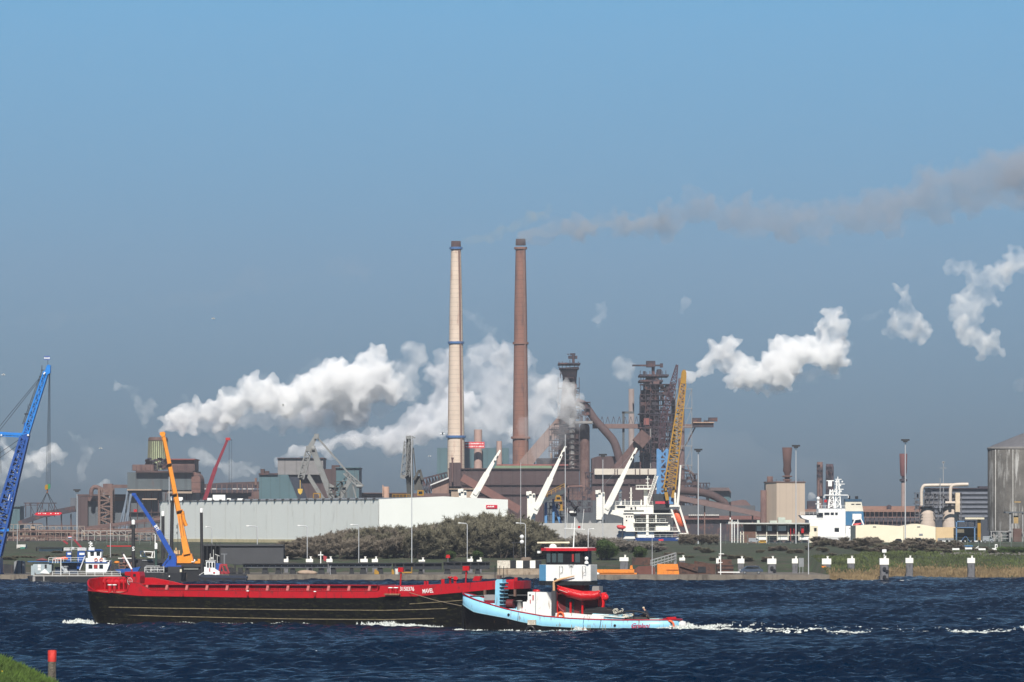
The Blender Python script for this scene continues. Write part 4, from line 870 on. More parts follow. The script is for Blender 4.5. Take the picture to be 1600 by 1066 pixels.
for px in (742, 700):
    x = PX(px, 1078); tree('green', 0, x, 1078, ground(x, 1078), (.34, .3), {742: 'green undergrowth bush at the foot of the bare trees left of the concrete block', 700: 'green undergrowth bush at the foot of the bare trees above the long steel sections'}[px], None)
px = 1268; n = 0
while px < 1500:
    n += 1; Yr = rr.uniform(1165, 1195); x = PX(px, Yr); z = ground(x, Yr)-.4; H = rr.uniform(1.7, 3.4)*(1 if px < 1450 else .7)
    tree('brown' if rr.random() < .6 else 'olive', rr.randrange(4), x, Yr, z, (H/6, H/10.2), 'low bare bush, %s from the left in the hedge in front of the cream sheds' % nth(n), 'low bare hedge in front of the cream sheds', rz=rr.uniform(-.5, .5)); px += rr.uniform(5, 8.5)
for n, px in enumerate((1062, 1070, 1078, 1085, 1098, 1110, 1122)):
    Yr = 1190; x = PX(px, Yr); tree('brown', px % 4, x, Yr, ground(x, Yr)-.3, (.4, .36), 'low bare bush, %s from the left on the slope left of the office building' % nth(n+1), 'low bare bushes left of the office', rz=px)
for n, px in enumerate((1568, 1576, 1583, 1590, 1600)):
    x = PX(px, 1150); tree('green', 0, x, 1150+px % 7, ground(x, 1150)-.4, (.3, .26), 'dark green bush, %s from the left on the bank below the concrete silo' % nth(n+1), 'green bushes below the silo', rz=px)

n = 0; px = 1040
while px < 1560:
    n += 1; Yr = rr.uniform(1072, 1150) if px < 1300 else rr.uniform(1150, 1172); x = PX(px, Yr); tree('brown' if rr.random() < .5 else 'olive', rr.randrange(4), x, Yr, ground(x, Yr)-.3, (rr.uniform(.3, .45), rr.uniform(.12, .2)), 'low brown scrub clump, %s from the left on the slope behind the white capped piles' % nth(n), 'low scrub on the slope', rz=rr.uniform(-.5, .5)); px += rr.uniform(9, 17)
n = 0; px = 8
while px < 268:
    n += 1; Yr = rr.uniform(1072, 1110); x = PX(px, Yr); tree('brown' if rr.random() < .5 else 'olive', rr.randrange(4), x, Yr, ground(x, Yr)-.3, (rr.uniform(.25, .4), rr.uniform(.10, .16)), 'low scrub clump, %s from the left on the bank behind the work boat and piles' % nth(n), 'low scrub on the left bank', rz=rr.uniform(-.5, .5)); px += rr.uniform(9, 17)
# --- lamp masts and street lights
mast_m = mat('galvanised_mast', (0.55, 0.56, 0.57), 0.45, metal=0.2, var=.06)
def mast(px, y0, Y, w, label, head=True, z=None, yb=None):
    x = PX(px, Y); zz = z if z is not None else (PZ(yb, Y) if yb else ground(x, Y)); t = thing('lamp_mast', label, 'lamp mast', (x, Y, zz), 'tall slim lamp masts')
    zt = PZ(y0, Y); part('pole', MB().tube([(x, Y, zz-.3), (x, Y, zt)], w*Y/F/2, 8, w*Y/F/3), mast_m, t)
    if head: part('lamp_head', MB().box(x-.22*w*Y/F-.9, x+.22*w*Y/F+.9, Y-.5, Y+.5, zt-.15, zt+.25).box(x-.5, x+.5, Y-.7, Y+.7, zt-.5, zt-.15), DARK, t)
    return t
mast(643.4, 681, 1062, 1.7, 'very tall thin mast in front of the trees beside the lattice quay crane', False)
mast(813.6, 723, 1090, 1.2, 'thin mast with bare top rising from the trees right of the warehouse gable', False)
mast(883.2, 679, 1130, 1.8, 'tall thin mast touching the tip of the second white ship crane', False)
mast(942, 711, 1200, 1.5, 'lamp mast with a dark flat head behind the third white ship crane pedestal')
mast(1091, 703, 1210, 2.1, 'lamp mast with dark flat head standing free right of the yellow crane')
mast(1243.7, 697, 1220, 1.9, 'lamp mast with dark flat head in front of the beige tower block')
mast(1414.5, 688, 1220, 2.1, 'lamp mast with dark flat head in front of the banded chimney')
mast(120.3, 766, 1400, 1.6, 'lamp mast with flat head at the far left beside the lattice tower')
mast(264.3, 745, 1075, 1.9, 'grey mast behind the orange crane boom', False)
mast(1019, 836, 1012, 1.1, 'short thin quay pole left of the orange steel plate', False, QZ)
mast(1263.3, 842, 1012, 1.9, 'plain grey quay pole right of the parked car', False, QZ)
mast(27, 819, 1180, 1.2, 'thin pole at the far left on the grass bank', False)
mast(172.5, 818, 1090, 1.2, 'thin pole behind the white wheelhouse of the work boat', False)
mast(516, 884, 1003, .9, 'very thin short pole on the quay edge above the barge', False, QZ)
def street(px, y0, Y, arm, label):
    x = PX(px, Y); z0 = ground(x, Y) if Y > 1074 else QZ; zt = PZ(y0, Y); s = arm*Y/F; t = thing('street_lamp', label, 'street lamp', (x, Y, z0), 'street lamps along the harbour road')
    part('pole', MB().tube([(x, Y, z0), (x, Y, zt-.25), (x+s*.15, Y, zt), (x+s*.8, Y, zt+.08)], .09, 6), mast_m, t); part('lamp', MB().box(min(x+s*.75, x+s), max(x+s*.75, x+s), Y-.2, Y+.2, zt+.02, zt+.2), WHITE, t)
street(480, 822, 1072, -15, 'street lamp near the left end of the bare trees'); street(560.5, 820.5, 1072, -13, 'street lamp in front of the trees below the white gable corner')
street(730, 818, 1072, -14, 'street lamp in front of the darkest trees, its arm pointing left'); street(821, 818, 1072, -15, 'street lamp left of the tug wheelhouse roof')
street(402, 822.5, 1085, -17, 'street lamp against the grey warehouse side'); street(331, 824, 1085, -10, 'street lamp against the left end of the grey warehouse'); street(919, 827, 1076, 9, 'street lamp just right of the tug wheelhouse')
t = thing('signal_post', 'post with two round white signal lamps left of the tug wheelhouse', 'signal', (PX(812, 1045), 1045, 1.5))
part('post', MB().pbox(813.5, 814.6, 832, 880, 1045, .15).pbox(802, 803, 848, 880, 1045, .15).pbox(799, 815, 847, 848.2, 1045, .15), DARK, t)
part('lamps', MB().ball(P(815.5, 839, 1044.6), .45, 8), WHITE, t); part('lamps', MB().ball(P(815.5, 847, 1044.6), .45, 8), WHITE, t)

# --- cargo ship with three white cranes
Y = 1500; k = Y/F
off = mat('ship_cream_white', (0.80, 0.78, 0.70), 0.5, var=.06, scale=.5, col2=(.6, .55, .48), amt=.1, streak=.8)
t = thing('cargo_ship', 'white cargo ship with blue hull stern and orange lifeboat behind the grass dike', 'ship', (PX(900, Y), Y+8, 0))
hull = MB(); sec = [(700, .5), (720, 8), (760, 10), (990, 10), (993, 10), (1020, 10), (1060, 9), (1078, 6)]; vs = []
for px, hw in sec:
    x = PX(px, Y); zt = 7.6 if px >= 993 else 5.4; vs += [(x, Y+10-hw, zt), (x, Y+10-hw*.7, -1.5), (x, Y+10+hw*.7, -1.5), (x, Y+10+hw, zt)]
fs = []
for i in range(len(sec)-1):
    for j in range(3): fs.append((i*4+j, i*4+j+1, (i+1)*4+j+1, (i+1)*4+j))
    fs.append((i*4+3, i*4, (i+1)*4, (i+1)*4+3))
fs += [(0, 3, 2, 1), (len(vs)-4, len(vs)-3, len(vs)-2, len(vs)-1)]
hull.add(vs, fs); part('hull', hull, mat('hull_blue', (0.02, 0.07, 0.25), 0.45, var=.1), t)
part('hold_coaming', MB().pbox(810, 972, 817.5, 843, Y+3, 13), mat('coaming_grey', (0.40, 0.39, 0.36), 0.7, var=.1, scale=.3), t)
part('stern_bulwark', MB().pbox(1060, 1080, 841.5, 845.5, Y+1, 16), off, t)
part('company_mark', MB().pbox(1029, 1036.5, 842.5, 848.5, Y-.25, .15), mat('mark_red', (0.6, 0.03, 0.05), .5), t)
sp = MB().pbox(961, 1021, 789, 802, Y+2, 12).ppoly([(948, 797), (961, 797), (961, 802), (974, 802), (974, 809), (966, 806), (948, 802)], Y+2, 12)
part('bridge', sp, off, t)
part('bridge_windows', MB().pbox(964, 977, 790.5, 793.5, Y+1.85, .1).pbox(985, 988, 793, 796, Y+1.85, .1).pbox(992, 994, 792, 796, Y+1.85, .1).pbox(975, 1006, 797.6, 799.2, Y+1.85, .1), GLASS, t)
part('accommodation', MB().pbox(974, 992, 802, 842, Y+2.5, 12).pbox(992, 1052, 806, 842, Y+9, 6), mat('accommodation_beige', (0.74, 0.71, 0.64), .6, var=.06), t)
dk = MB()
for y, a, c in ((802, 990, 1050), (816, 990, 1044), (829.5, 966, 1062), (841, 992, 1062)): dk.pbox(a, c, y, y+1.4, Y+1, 12)
dk.pbox(1009.5, 1013.5, 796, 841, Y+1.2, 1).pbox(1024, 1026, 802, 816, Y+1.2, .5).pbox(996, 1022, 831, 841, Y+2, 6).pbox(1024.5, 1047, 820, 829.6, Y+2, 6); part('decks', dk, off, t)
rl = MB()
for y, a, c in ((789, 962, 1020), (816, 994, 1040), (829.5, 968, 1060), (841, 994, 1078)): rl.rail([P(a, y, Y+1), P(c, y, Y+1)], 1.0, .07, 1.8)
part('railings', rl, off, t)
part('portholes', MB().pbox(978, 980, 806.5, 808.3, Y+2.4, .06).pbox(982, 984, 806.5, 808.3, Y+2.4, .06).pbox(986, 988, 806.5, 808.3, Y+2.4, .06).pbox(978, 980, 812.5, 814.3, Y+2.4, .06), GLASS, t)
mm = MB().pbox(1006, 1012, 765, 790, Y+6, 1.2).pbox(993.5, 1026, 762.5, 765.2, Y+4, 4).pbox(993.5, 1026, 758, 759, Y+4, .2).ptube([(1012, 762), (1012, 744)], Y+6, .7)
for x in (994, 999, 1005, 1013, 1019, 1025): mm.pbox(x, x+.6, 758.5, 763, Y+4, .2)
mm.pbox(1009, 1015, 748, 749, Y+6, .2).pbox(1009, 1014, 754, 755, Y+6, .2); part('radar_mast', mm, off, t)
part('gangway', MB().truss(P(1010, 791, Y+3), P(1026, 743, Y+3), .9, .9, 14, .16), off, t)
part('satellite_dome', MB().ball(P(969, 768, Y+5), 3*k, 10).pbox(966.8, 971.2, 771, 789, Y+5, .25).pbox(966, 972, 777, 778, Y+5, .6), WHITE, t)
part('aerials', MB().pbox(985, 987, 762, 789, Y+5, .4).pbox(983, 988, 770, 771, Y+5, .3).pbox(983, 988, 777, 778, Y+5, .3).pbox(1001, 1003, 781, 789, Y+5, .4).pbox(976, 977, 780, 789, Y+5, .3), off, t)
part('funnel_mast', MB().ptube([(1058.5, 792), (1061, 765), (1063.5, 727)], Y+7, 2.4, 1.3).ptube([(1055, 792), (1055, 770)], Y+7, 1.6), off, t)
part('lifeboat', MB().tube([P(1053.5, 797, Y+4), P(1056, 802, Y+4), P(1062, 812, Y+4), P(1067, 819, Y+4), P(1068.5, 823.5, Y+4)], [.6, 1.0, 1.25, 1.1, .2], 12), mat('lifeboat_orange', (0.75, 0.13, 0.05), .45, var=.06), t)
part('lifeboat_ramp', MB().pbeam((1047, 790), (1062, 832), Y+2, 2.6).pbeam((1061, 790), (1074, 832), Y+2, 3).pbeam((1060, 832), (1061, 842), Y+2, 2).pbeam((1074, 832), (1076, 842), Y+2, 2.6).pbox(1047, 1062, 789, 792, Y+1, 4).pbox(1060, 1076, 833, 834.5, Y+2, .3), off, t)
part('rescue_boat', MB().tube([P(963.5, 822, Y), P(966, 823.5, Y), P(973, 824.5, Y), P(978, 823.5, Y)], [.15, .6, .7, .15], 8), mat('rescue_red', (.55, .05, .05), .5), t)
for (bx_, by_, tx, ty, ped) in ((738.5, 779, 781.5, 703.5, (717, 729, 767, 823)), (834, 802, 884, 697, (823.7, 836.3, 771, 824)), (944.5, 802, 994.8, 700, (931.8, 945, 769, 812))):
    cr = part('cargo_crane', MB().pbox(ped[0], ped[1], ped[2]+1, ped[3], Y+4, 3.2), off, t)
    part('turntable', MB().lathe(P((ped[0]+ped[1])/2, ped[3]+8, Y+5.6), [(8*k, 0), (8*k, .3), (6.4*k, .4), (6.4*k, 8*k)], 16), GREY, cr)
    part('sheaves', MB().pbox(ped[0]-1.4, ped[0]+3, ped[2]-3, ped[2]+3, Y+3, 2).pbox(ped[0]+3, ped[0]+7, ped[2]-3.5, ped[2]+1.2, Y+3.4, 1).pbox(ped[1]-4, ped[1]-.5, ped[2], ped[2]+2, Y+3, 2), off, cr)
    m_ = (bx_+(tx-bx_)*.52, by_+(ty-by_)*.52)
    jb = MB().pbeam((bx_, by_), m_, Y+1.2, 10.5, 1.6, 9).pbeam(m_, (tx, ty), Y+1.2, 7, 1.2, 3.0).pbeam((bx_+3, by_-6), (bx_+9, by_-14), Y+1, 6, 1.8)
    part('jib', jb, off, cr); part('sheave_marks', MB().pbeam((tx-5.2, ty+13), (tx-3.4, ty+9), Y+.8, 2, .3).pbeam((tx-9, ty+19), (tx-8, ty+16), Y+.8, 2, .3), DARK, cr)
    part('hoist_ropes', MB().tube([P(ped[0]+4, ped[2]-2, Y+3), P(tx-1, ty+1, Y+2)], .04, 4) if ped[0] > 900 else MB().tube([P(bx_+2, by_-3, Y+.8), P(m_[0]+2, m_[1], Y+.8)], .05, 4), GREY, cr)

# yellow lattice boom harbour crane with blue tower, behind the ship
Y = 1540; k = Y/F
yel = mat('crane_yellow', (0.34, 0.18, 0.014), .5, var=.12, scale=.5); lb = mat('crane_light_blue', (0.09, 0.23, 0.44), .5, var=.1)
t = thing('harbour_crane', 'harbour crane with tall yellow lattice boom and pale blue tower', 'crane', (PX(1035, Y), Y, 0))
part('boom', MB().truss(P(1046, 764, Y-6), P(1056, 690, Y-6), 18*k, 3.0, 11, .34, 14*k, 2.4).truss(P(1056, 690, Y-6), P(1067.5, 600, Y-6), 14*k, 2.4, 14, .34, 8*k, 1.6), yel, t)
part('boom_foot', MB().pbeam((1043, 782), (1039, 762), Y-6, 3, 1).pbeam((1051, 778), (1054, 762), Y-6, 3, 1), yel, t)
part('boom_head', MB().ppoly([(1063, 599), (1065, 582), (1067, 578), (1071, 578), (1072.5, 583), (1072, 600)], Y-7, 2), yel, t)
part('tower', MB().truss(P(1035, 796, Y), P(1035, 702, Y), 14*k, 2.4, 6, .8).ppoly([(1027, 770), (1027, 706), (1033, 703), (1033, 770)], Y-1.4, .4), lb, t)
part('machine_house', MB().pbox(1021, 1046, 772, 797, Y-4, 7).pbox(1019, 1047, 795, 806, Y-3, 6), mat('house_black', (.02, .024, .028), .6), t)
part('red_stripe', MB().pbox(1024, 1046, 783.5, 787.5, Y-4.15, .12), mat('stripe_red', (.5, .03, .05), .5), t)
part('cab', MB().pbox(1045.5, 1052, 776.5, 788, Y-5, 2.4), lb, t)
part('legs', MB().pbox(1022, 1026, 806, 868, Y-2, 2).pbox(1043, 1047, 806, 868, Y-2, 2), lb, t)
part('luffing_ropes', MB().tube([P(1034, 703, Y), P(1066, 585, Y-6)], .07, 4), DARK, t)
t = thing('lattice_boom', 'slim dark purple lattice crane boom leaning right beside the right blast furnace', 'crane', (PX(1036, 1600), 1600, 0))
part('boom', MB().truss(P(1036, 655, 1600), P(1053, 595, 1600), 1.7, 1.2, 14, .28).truss(P(1053, 595, 1600), P(1058, 570, 1600), 1.7, 1.2, 5, .28, .5, .5).truss(P(1030, 800, 1600), P(1036, 655, 1600), 1.6, 1.2, 20, .25), mat('boom_purple', (0.06, 0.03, 0.04), .7), t)
part('boom_foot', MB().pbox(1024, 1036, 798, 873, 1598, 3), DARK, t)

# ship unloader in blue and yellow
Y = 1640
t = thing('ship_unloader', 'dark ship unloader with pale blue legs and small yellow cab', 'crane', (PX(866, Y), Y, 3))
part('legs', MB().pbox(851, 855, 778, 832, Y, 2).pbox(863, 866.5, 780, 832, Y, 2).pbeam((864, 785), (880, 828), Y, 4, 1.5).pbox(848, 884, 822, 825, Y, 3).pbox(862, 882, 826, 860, Y, 2).pbox(850, 854, 825, 860, Y, 2), lb, t)
part('conveyor_boom', MB().pbeam((846, 785), (884, 766), Y-3, 6, 3), mat('boom_dark', (.05, .06, .065), .7), t)
part('handrail', MB().rail([P(848, 780, Y-3), P(882, 762.5, Y-3)], 1.4, .18, 1.5), yel, t)
part('cab', MB().pbox(868, 877, 775.5, 782, Y-5, 2).pbox(866, 878.5, 781.6, 783.6, Y-6, 3).pbox(869, 875, 773.5, 775.6, Y-5, 2), yel, t)
part('cab_windows', MB().pbox(869.5, 875.5, 777, 780.5, Y-5.1, .1), GLASS, t)
part('machinery', clutter(850, 884, 785, 822, Y+1, 60, 31, 4, 1, 4), mat('unloader_dark', (.035, .04, .055), .7), t)
part('yellow_fittings', MB().pbox(875.5, 879, 784, 796, Y-5, 1).pbox(874, 880, 796, 798, Y-5, 1), yel, t)
aggm = mat('aggregate', (.24, .235, .23), .95, var=.15, scale=.5, bump=.5)
def heap(px, yt, wpx, Y, label):
    k = Y/F; zt = PZ(yt, Y); z0 = 2.6; n = 24; pr = [(wpx*k*(1-q)**.8*(1+.05*math.sin(q*20)), (zt-z0)*q) for q in [i/8 for i in range(8)]]+[(.05, zt-z0)]
    return one('gravel_heap', MB().lathe((PX(px, Y), Y, z0), pr, n), aggm, label, 'gravel heap')
heap(900.5, 810, 22, 1725, 'grey gravel heap between the blue unloader and the third ship crane'); heap(922, 813.5, 24, 1725, 'lower grey gravel heap touching the foot of the third ship crane'); heap(878, 830, 34, 1745, 'broad low gravel heap behind the tug mast')

# grey level-luffing grab crane and its neighbour on the ship quay
Y = 1475; lg = mat('crane_grey', (0.20, 0.205, 0.20), .6, var=.15, scale=.4, col2=(.12, .10, .09), amt=.25)
t = thing('grab_crane', 'big grey jointed grab crane above the warehouse roof, arm bent like a letter A', 'crane', (PX(515, Y), Y, 0))
part('front_jib', MB().truss(P(470, 748, Y), P(484, 700, Y), 1.6, 1.4, 8, .35).pbeam((484, 700), (494.5, 680), Y, 8, 1.6, 5), lg, t)
part('jib_head', MB().pbox(478, 492, 697, 705, Y-1, 3).pbox(491, 498, 678, 686, Y-1, 2).ptube([(487, 701), (492, 701)], Y-1, 5), lg, t)
part('main_jib', MB().pbeam((489, 702), (520, 783), Y, 9, 2.4), lg, t)
part('rear_strut', MB().pbeam((481, 742), (508, 785), Y+2, 6, 1.4), lg, t)
part('stay', MB().pbeam((497, 685), (545, 740), Y, 2.8, .5), lg, t)
part('counterweight_arm', MB().truss(P(539, 738, Y), P(566, 762, Y), 1.5, 1.2, 8, .35).ptube([(557, 760), (566, 760)], Y-1, 3), lg, t)
part('a_frame', MB().pbeam((547, 749), (528, 784), Y, 7, 1.6).pbeam((551, 757), (558, 784), Y, 2).pbeam((520, 765), (546, 742), Y+1, 1.6).pbeam((510, 756), (528, 766), Y, 6, 1), lg, t)
part('machinery', clutter(514, 540, 752, 780, Y-1.5, 70, 41, 3, 1, 4), mat('crane_sooty', (.07, .07, .065), .7), t)
part('portal', MB().pbox(484, 487, 779, 868, Y, 2).pbox(552, 556, 779, 868, Y, 2).pbox(480, 562, 778.5, 783, Y-1, 6), lg, t)
part('grab', MB().ppoly([(465, 764), (473, 764), (472, 770), (469, 773), (466, 770)], Y-1, 1.4).pbox(468.6, 469.4, 750, 764, Y, .12), mat('grab_yellow', (.62, .40, .06), .6), t)
part('cab', MB().pbox(489, 501, 778.6, 780.6, Y-4, 3).pbox(489, 490.2, 771, 779, Y-4, .3).pbox(499, 501, 771.5, 779, Y-4, 3).pbox(489, 501, 770.5, 772, Y-4, 3), yel, t)
t = thing('grab_crane', 'dark narrow jointed grab crane seen end on, just left of the tall thin mast', 'crane', (PX(645, Y), Y, 0))
part('front_jib', MB().truss(P(630, 747, Y), P(636, 690, Y), 1.5, 1.2, 9, .3).pbox(627, 634, 742, 748, Y-1, 3), lg, t)
part('main_jib', MB().ppoly([(636, 780), (634, 735), (635, 683), (640, 681), (645, 700), (646, 780)], Y+1, 1.5), mat('crane_dark', (.035, .04, .04), .7), t)
part('jib_head', MB().pbox(634, 645, 681, 686, Y-1, 3).pbeam((640, 681), (649, 684.5), Y, 1.5).pbox(629, 632, 704, 709, Y, 2).pbox(643, 646.5, 703, 709, Y, 2), lg, t)
part('jib_face', MB().truss(P(637, 745, Y-1), P(642, 687, Y-1), 1.2, .8, 9, .25), lg, t)
part('counterweight', MB().pbox(647, 660, 744, 766, Y+2, 3).pbeam((647, 750), (655, 735), Y+1, 4).pbeam((656, 734), (660, 750), Y+1, 4).pbeam((646, 700), (650, 745), Y+1, 1.5), MATS['crane_sooty'], t)
part('platform', MB().rail([P(613, 778, Y-2), P(641, 778, Y-2)], 1.0, .14, 1.0).pbox(612, 662, 777.6, 779.4, Y-3, 6), yel, t)
part('cab', MB().pbox(652, 662, 766, 774.5, Y-3, 2.4), yel, t); part('cab_window', MB().pbox(654, 660, 768, 772, Y-3.1, .1), GLASS, t)
part('portal', MB().pbox(620, 623, 779, 868, Y, 2).pbox(655, 658, 779, 868, Y, 2), lg, t)
# dark red telescopic crane behind the warehouse
Y = 1500
t = thing('telescopic_crane', 'thin dark red telescopic crane boom rising behind the grey warehouse', 'crane', (PX(317, Y), Y, 0))
part('boom', MB().pbeam((310, 810), (337, 731), Y, 6.5, 1.2, 6).pbeam((337, 731), (356, 686), Y, 4.6, .9, 3.6), mat('boom_dark_red', (.20, .015, .03), .5), t)
part('boom_head', MB().pbox(352.5, 359.5, 684, 688, Y-.5, 1.4), mat('head_bright_red', (.5, .03, .03), .5), t)
part('ropes', MB().tube([P(358, 687, Y), P(358, 770, Y)], .05, 4).tube([P(362, 688, Y), P(362, 770, Y)], .04, 4).pbox(356, 363, 687, 688, Y, .3), DARK, t)
part('carrier', MB().pbox(295, 325, 808, 866, Y, 3), DARK, t)

# second ship: white superstructure with masts and blue and cream funnel
Y = 1550; k = Y/F
t = thing('offshore_ship', 'white ship with tall white lattice masts and cream and blue funnel beside the office', 'ship', (PX(1300, Y), Y+6, 0))
sec = [(1246, 1), (1262, 8), (1330, 8.5), (1352, 7)]; vs = []
for px, hw in sec: x = PX(px, Y); vs += [(x, Y+8-hw, 7.9), (x, Y+8-hw*.7, -1.5), (x, Y+8+hw*.7, -1.5), (x, Y+8+hw, 7.9)]
fs = [(i*4+j, i*4+j+1, (i+1)*4+j+1, (i+1)*4+j) for i in range(3) for j in range(3)] + [(i*4+3, i*4, (i+1)*4, (i+1)*4+3) for i in range(3)] + [(0, 3, 2, 1), (12, 13, 14, 15)]
part('hull', MB().add(vs, fs), WHITE, t)
part('superstructure', MB().pbox(1264, 1316, 813, 840, Y+1, 12).ppoly([(1250, 805), (1279, 805), (1279, 794.5), (1321, 794.5), (1321, 840), (1270, 840), (1264, 813), (1254, 810)], Y+1.5, 11), WHITE, t)
part('bridge_windows', MB().pbox(1288, 1296, 801, 804.6, Y+1.35, .1).pbox(1298, 1303, 801, 804.6, Y+1.35, .1).pbox(1305, 1309, 801, 804.6, Y+1.35, .1).pbox(1276, 1286, 801.5, 809, Y+1.35, .1).pbox(1304, 1311, 825, 831, Y+.85, .1), GLASS, t)
part('railings', MB().rail([P(1251, 805, Y+1), P(1278, 805, Y+1)], .9, .07, 1.2).rail([P(1277, 794.5, Y+1), P(1321, 794.5, Y+1)], .9, .07, 1.2).rail([P(1264, 813, Y+.8), P(1316, 813, Y+.8)], .9, .07, 1.6), WHITE, t)
mm = MB().truss(P(1299, 794, Y+5), P(1299, 765, Y+5), 9*k, 1.4, 5, .3, 4*k, .8).truss(P(1309, 794, Y+5), P(1309, 750, Y+5), 9*k, 1.4, 7, .3, 3*k, .6)
mm.pbox(1287, 1326, 773, 774.4, Y+4, 1.4).pbox(1287, 1288, 773, 778, Y+4, .3).pbox(1325, 1326, 773, 778, Y+4, .3).pbox(1291.5, 1303, 750.5, 752, Y+5, 1).pbox(1294, 1300, 752, 760, Y+5, 1.2).pbox(1304, 1318, 764, 765.2, Y+5, .6).pbox(1304, 1320, 756, 757, Y+5, .6).pbox(1305, 1315, 748.5, 749.5, Y+5, .5).ptube([(1309, 750), (1309, 745)], Y+5, .8)
for x, y in ((1306, 753), (1313, 759), (1316, 753), (1304, 768), (1314, 768)): mm.ball(P(x, y, Y+5), 1.6*k, 6)
part('masts', mm, WHITE, t)
part('satellite_dome', MB().ball(P(1278.5, 779, Y+4), 2.8*k, 10).pbox(1277, 1280, 781, 795, Y+4, .5).pbox(1274, 1283, 787, 788, Y+4, .4), WHITE, t)
part('flag', MB().pbox(1288, 1292, 781, 785, Y+4, .05), RED, t)
fn = part('funnel', MB().ppoly([(1321, 799), (1321, 784), (1346, 784), (1349, 799)], Y+3, 6), mat('funnel_cream', (.68, .64, .52), .5, var=.04), t)
part('funnel_top', MB().pbox(1320.5, 1346.5, 780, 784, Y+2.9, 6.2), mat('funnel_dark_blue', (.02, .07, .13), .5), fn)
part('funnel_band', MB().ppoly([(1321, 821), (1321, 799), (1349, 799), (1350.5, 821)], Y+3.05, 6), mat('funnel_blue', (.03, .14, .27), .5, var=.05), fn)
part('exhausts', MB().ptube([(1327, 781), (1327, 775)], Y+5, 1.6).ptube([(1339, 781), (1338, 775.5)], Y+5, 2.4), BLACK, fn)
part('louvres', MB().pbox(1330, 1335, 787.3, 788.2, Y+2.8, .1).pbox(1337, 1345, 787.3, 788.2, Y+2.8, .1), DARK, fn)
part('deck_machinery', MB().pbox(1332, 1346, 803, 812, Y+1.6, 1.2).ptube([(1332, 822), (1336, 812), (1345, 811), (1350, 822)], Y+1, 1.4).pbox(1322, 1334, 822, 838, Y, 2).ptube([(1324, 838), (1326, 824), (1334, 822), (1342, 838)], Y-.4, 1), WHITE, t)
part('red_boat', MB().tube([P(1333, 820, Y-.5), P(1338, 820.5, Y-.5), P(1346, 818, Y-.5)], [.3, .55, .2], 8), RED, t)

# office and sheds on the dike road
Y = 1262
t = thing('office_building', 'flat roofed low office with white window frames in front of the beige tower block', 'building', (PX(1215, Y), Y, 6.9))
part('roof', MB().pbox(1138, 1266, 817, 819, Y-2, 14), mat('roof_slab', (.5, .5, .47), .6), t)
part('brick_wall', MB().pbox(1163, 1181, 819, 850, Y, 8), mat('office_brick', (.14, .075, .055), .9, var=.2, ribs=(.3, 2, .3)), t)
part('window_wall', MB().pbox(1181, 1265, 819, 850, Y+.6, 8), mat('office_infill', (.11, .08, .075), .7, var=.2), t)
for i in range(5):
    x = 1181+i*16.8; wn = part('window', MB().pbox(x+1.2, x+16, 821.5, 830.5, Y+.45, .1), GLASS, t)
    if i != 3: part('blind', MB().pbox(x+1.4, x+(8.5 if i != 2 else 14), 821.8, 829.8, Y+.38, .05), WHITE, wn)
    part('lower_window', MB().pbox(x+1.2, x+16, 838, 844, Y+.45, .1), GLASS if i % 2 else WHITE, t)
fr = MB()
for i in range(6): fr.pbox(1180.4+i*16.8, 1181.8+i*16.8, 819, 850, Y+.1, .4)
fr.pbox(1181, 1265, 819.1, 820.4, Y+.15, .3).pbox(1181, 1265, 835.8, 837.2, Y+.15, .3); part('window_frames', fr, mat('frame_cream', (.66, .62, .52), .6), t)
part('pillars', MB().pbox(1156.5, 1158, 819, 850, Y, .4).pbox(1161, 1162.4, 819, 850, Y, .4).pbox(1156.5, 1162, 826, 827, Y, .4).pbox(1156.5, 1162, 834, 835, Y, .4), MATS['frame_cream'], t)
part('roof_plant', MB().pbox(1216, 1227, 808.5, 817.2, Y+3, 3).pbox(1203, 1214, 813.5, 817.2, Y+3, 3).pbox(1227, 1237, 812.5, 817.2, Y+4, 2).pbox(1183, 1187, 813, 817.2, Y+2, 1), mat('plant_grey_green', (.40, .44, .38), .6), t)
part('annex', MB().pbox(1265, 1278, 822, 850, Y+1, 8), mat('annex_cream', (.70, .64, .50), .7), t)
part('annex_window', MB().pbox(1272, 1276, 825, 830, Y+.9, .1), GLASS, t)
part('aerial_posts', MB().pbox(1143, 1144.4, 812, 850, Y-3, .3).pbox(1152.4, 1153.4, 812, 850, Y-3, .3).pbox(1138, 1155, 815.6, 816.6, Y-3, .3).pbox(1140, 1142, 809, 812, Y-3, .3).pbox(1147, 1148, 815, 850, Y-3, .2), WHITE, t)
part('red_frame', MB().pbox(1235, 1236, 826, 846, Y-1, .15).pbox(1240, 1241, 826, 834, Y-1, .15).pbox(1252, 1256, 824, 833, Y-.8, .3), RED, t)
Y = 1310
cs = mat('cream_sheet', (.78, .70, .53), .7, var=.04, scale=.3, col2=(.62, .55, .40), amt=.1)
def shed(pts, x0, x1, label, m, dep=20):
    t = thing('shed', label, 'shed', (PX((x0+x1)/2, Y), Y, 6.9), 'cream sheds right of the second ship')
    part('wall', MB().ppoly(pts, Y, dep), m, t); return t
s1 = shed([(1337, 850), (1337, 821.5), (1367, 819.8), (1411.5, 822.5), (1411.5, 850)], 1337, 1411, 'left cream shed with shallow gable in front of the brown stockhouse', cs)
s2 = shed([(1412, 851), (1412, 822.5), (1433, 818.6), (1462, 823.5), (1462, 851)], 1412, 1462, 'right cream shed with shallow gable in front of the domed vessels', cs)
s3 = shed([(1462.5, 851), (1462.5, 824), (1493, 824), (1493, 851)], 1462, 1493, 'tan flat shed at the right end of the cream sheds', mat('tan_sheet', (.60, .44, .25), .7, var=.05))
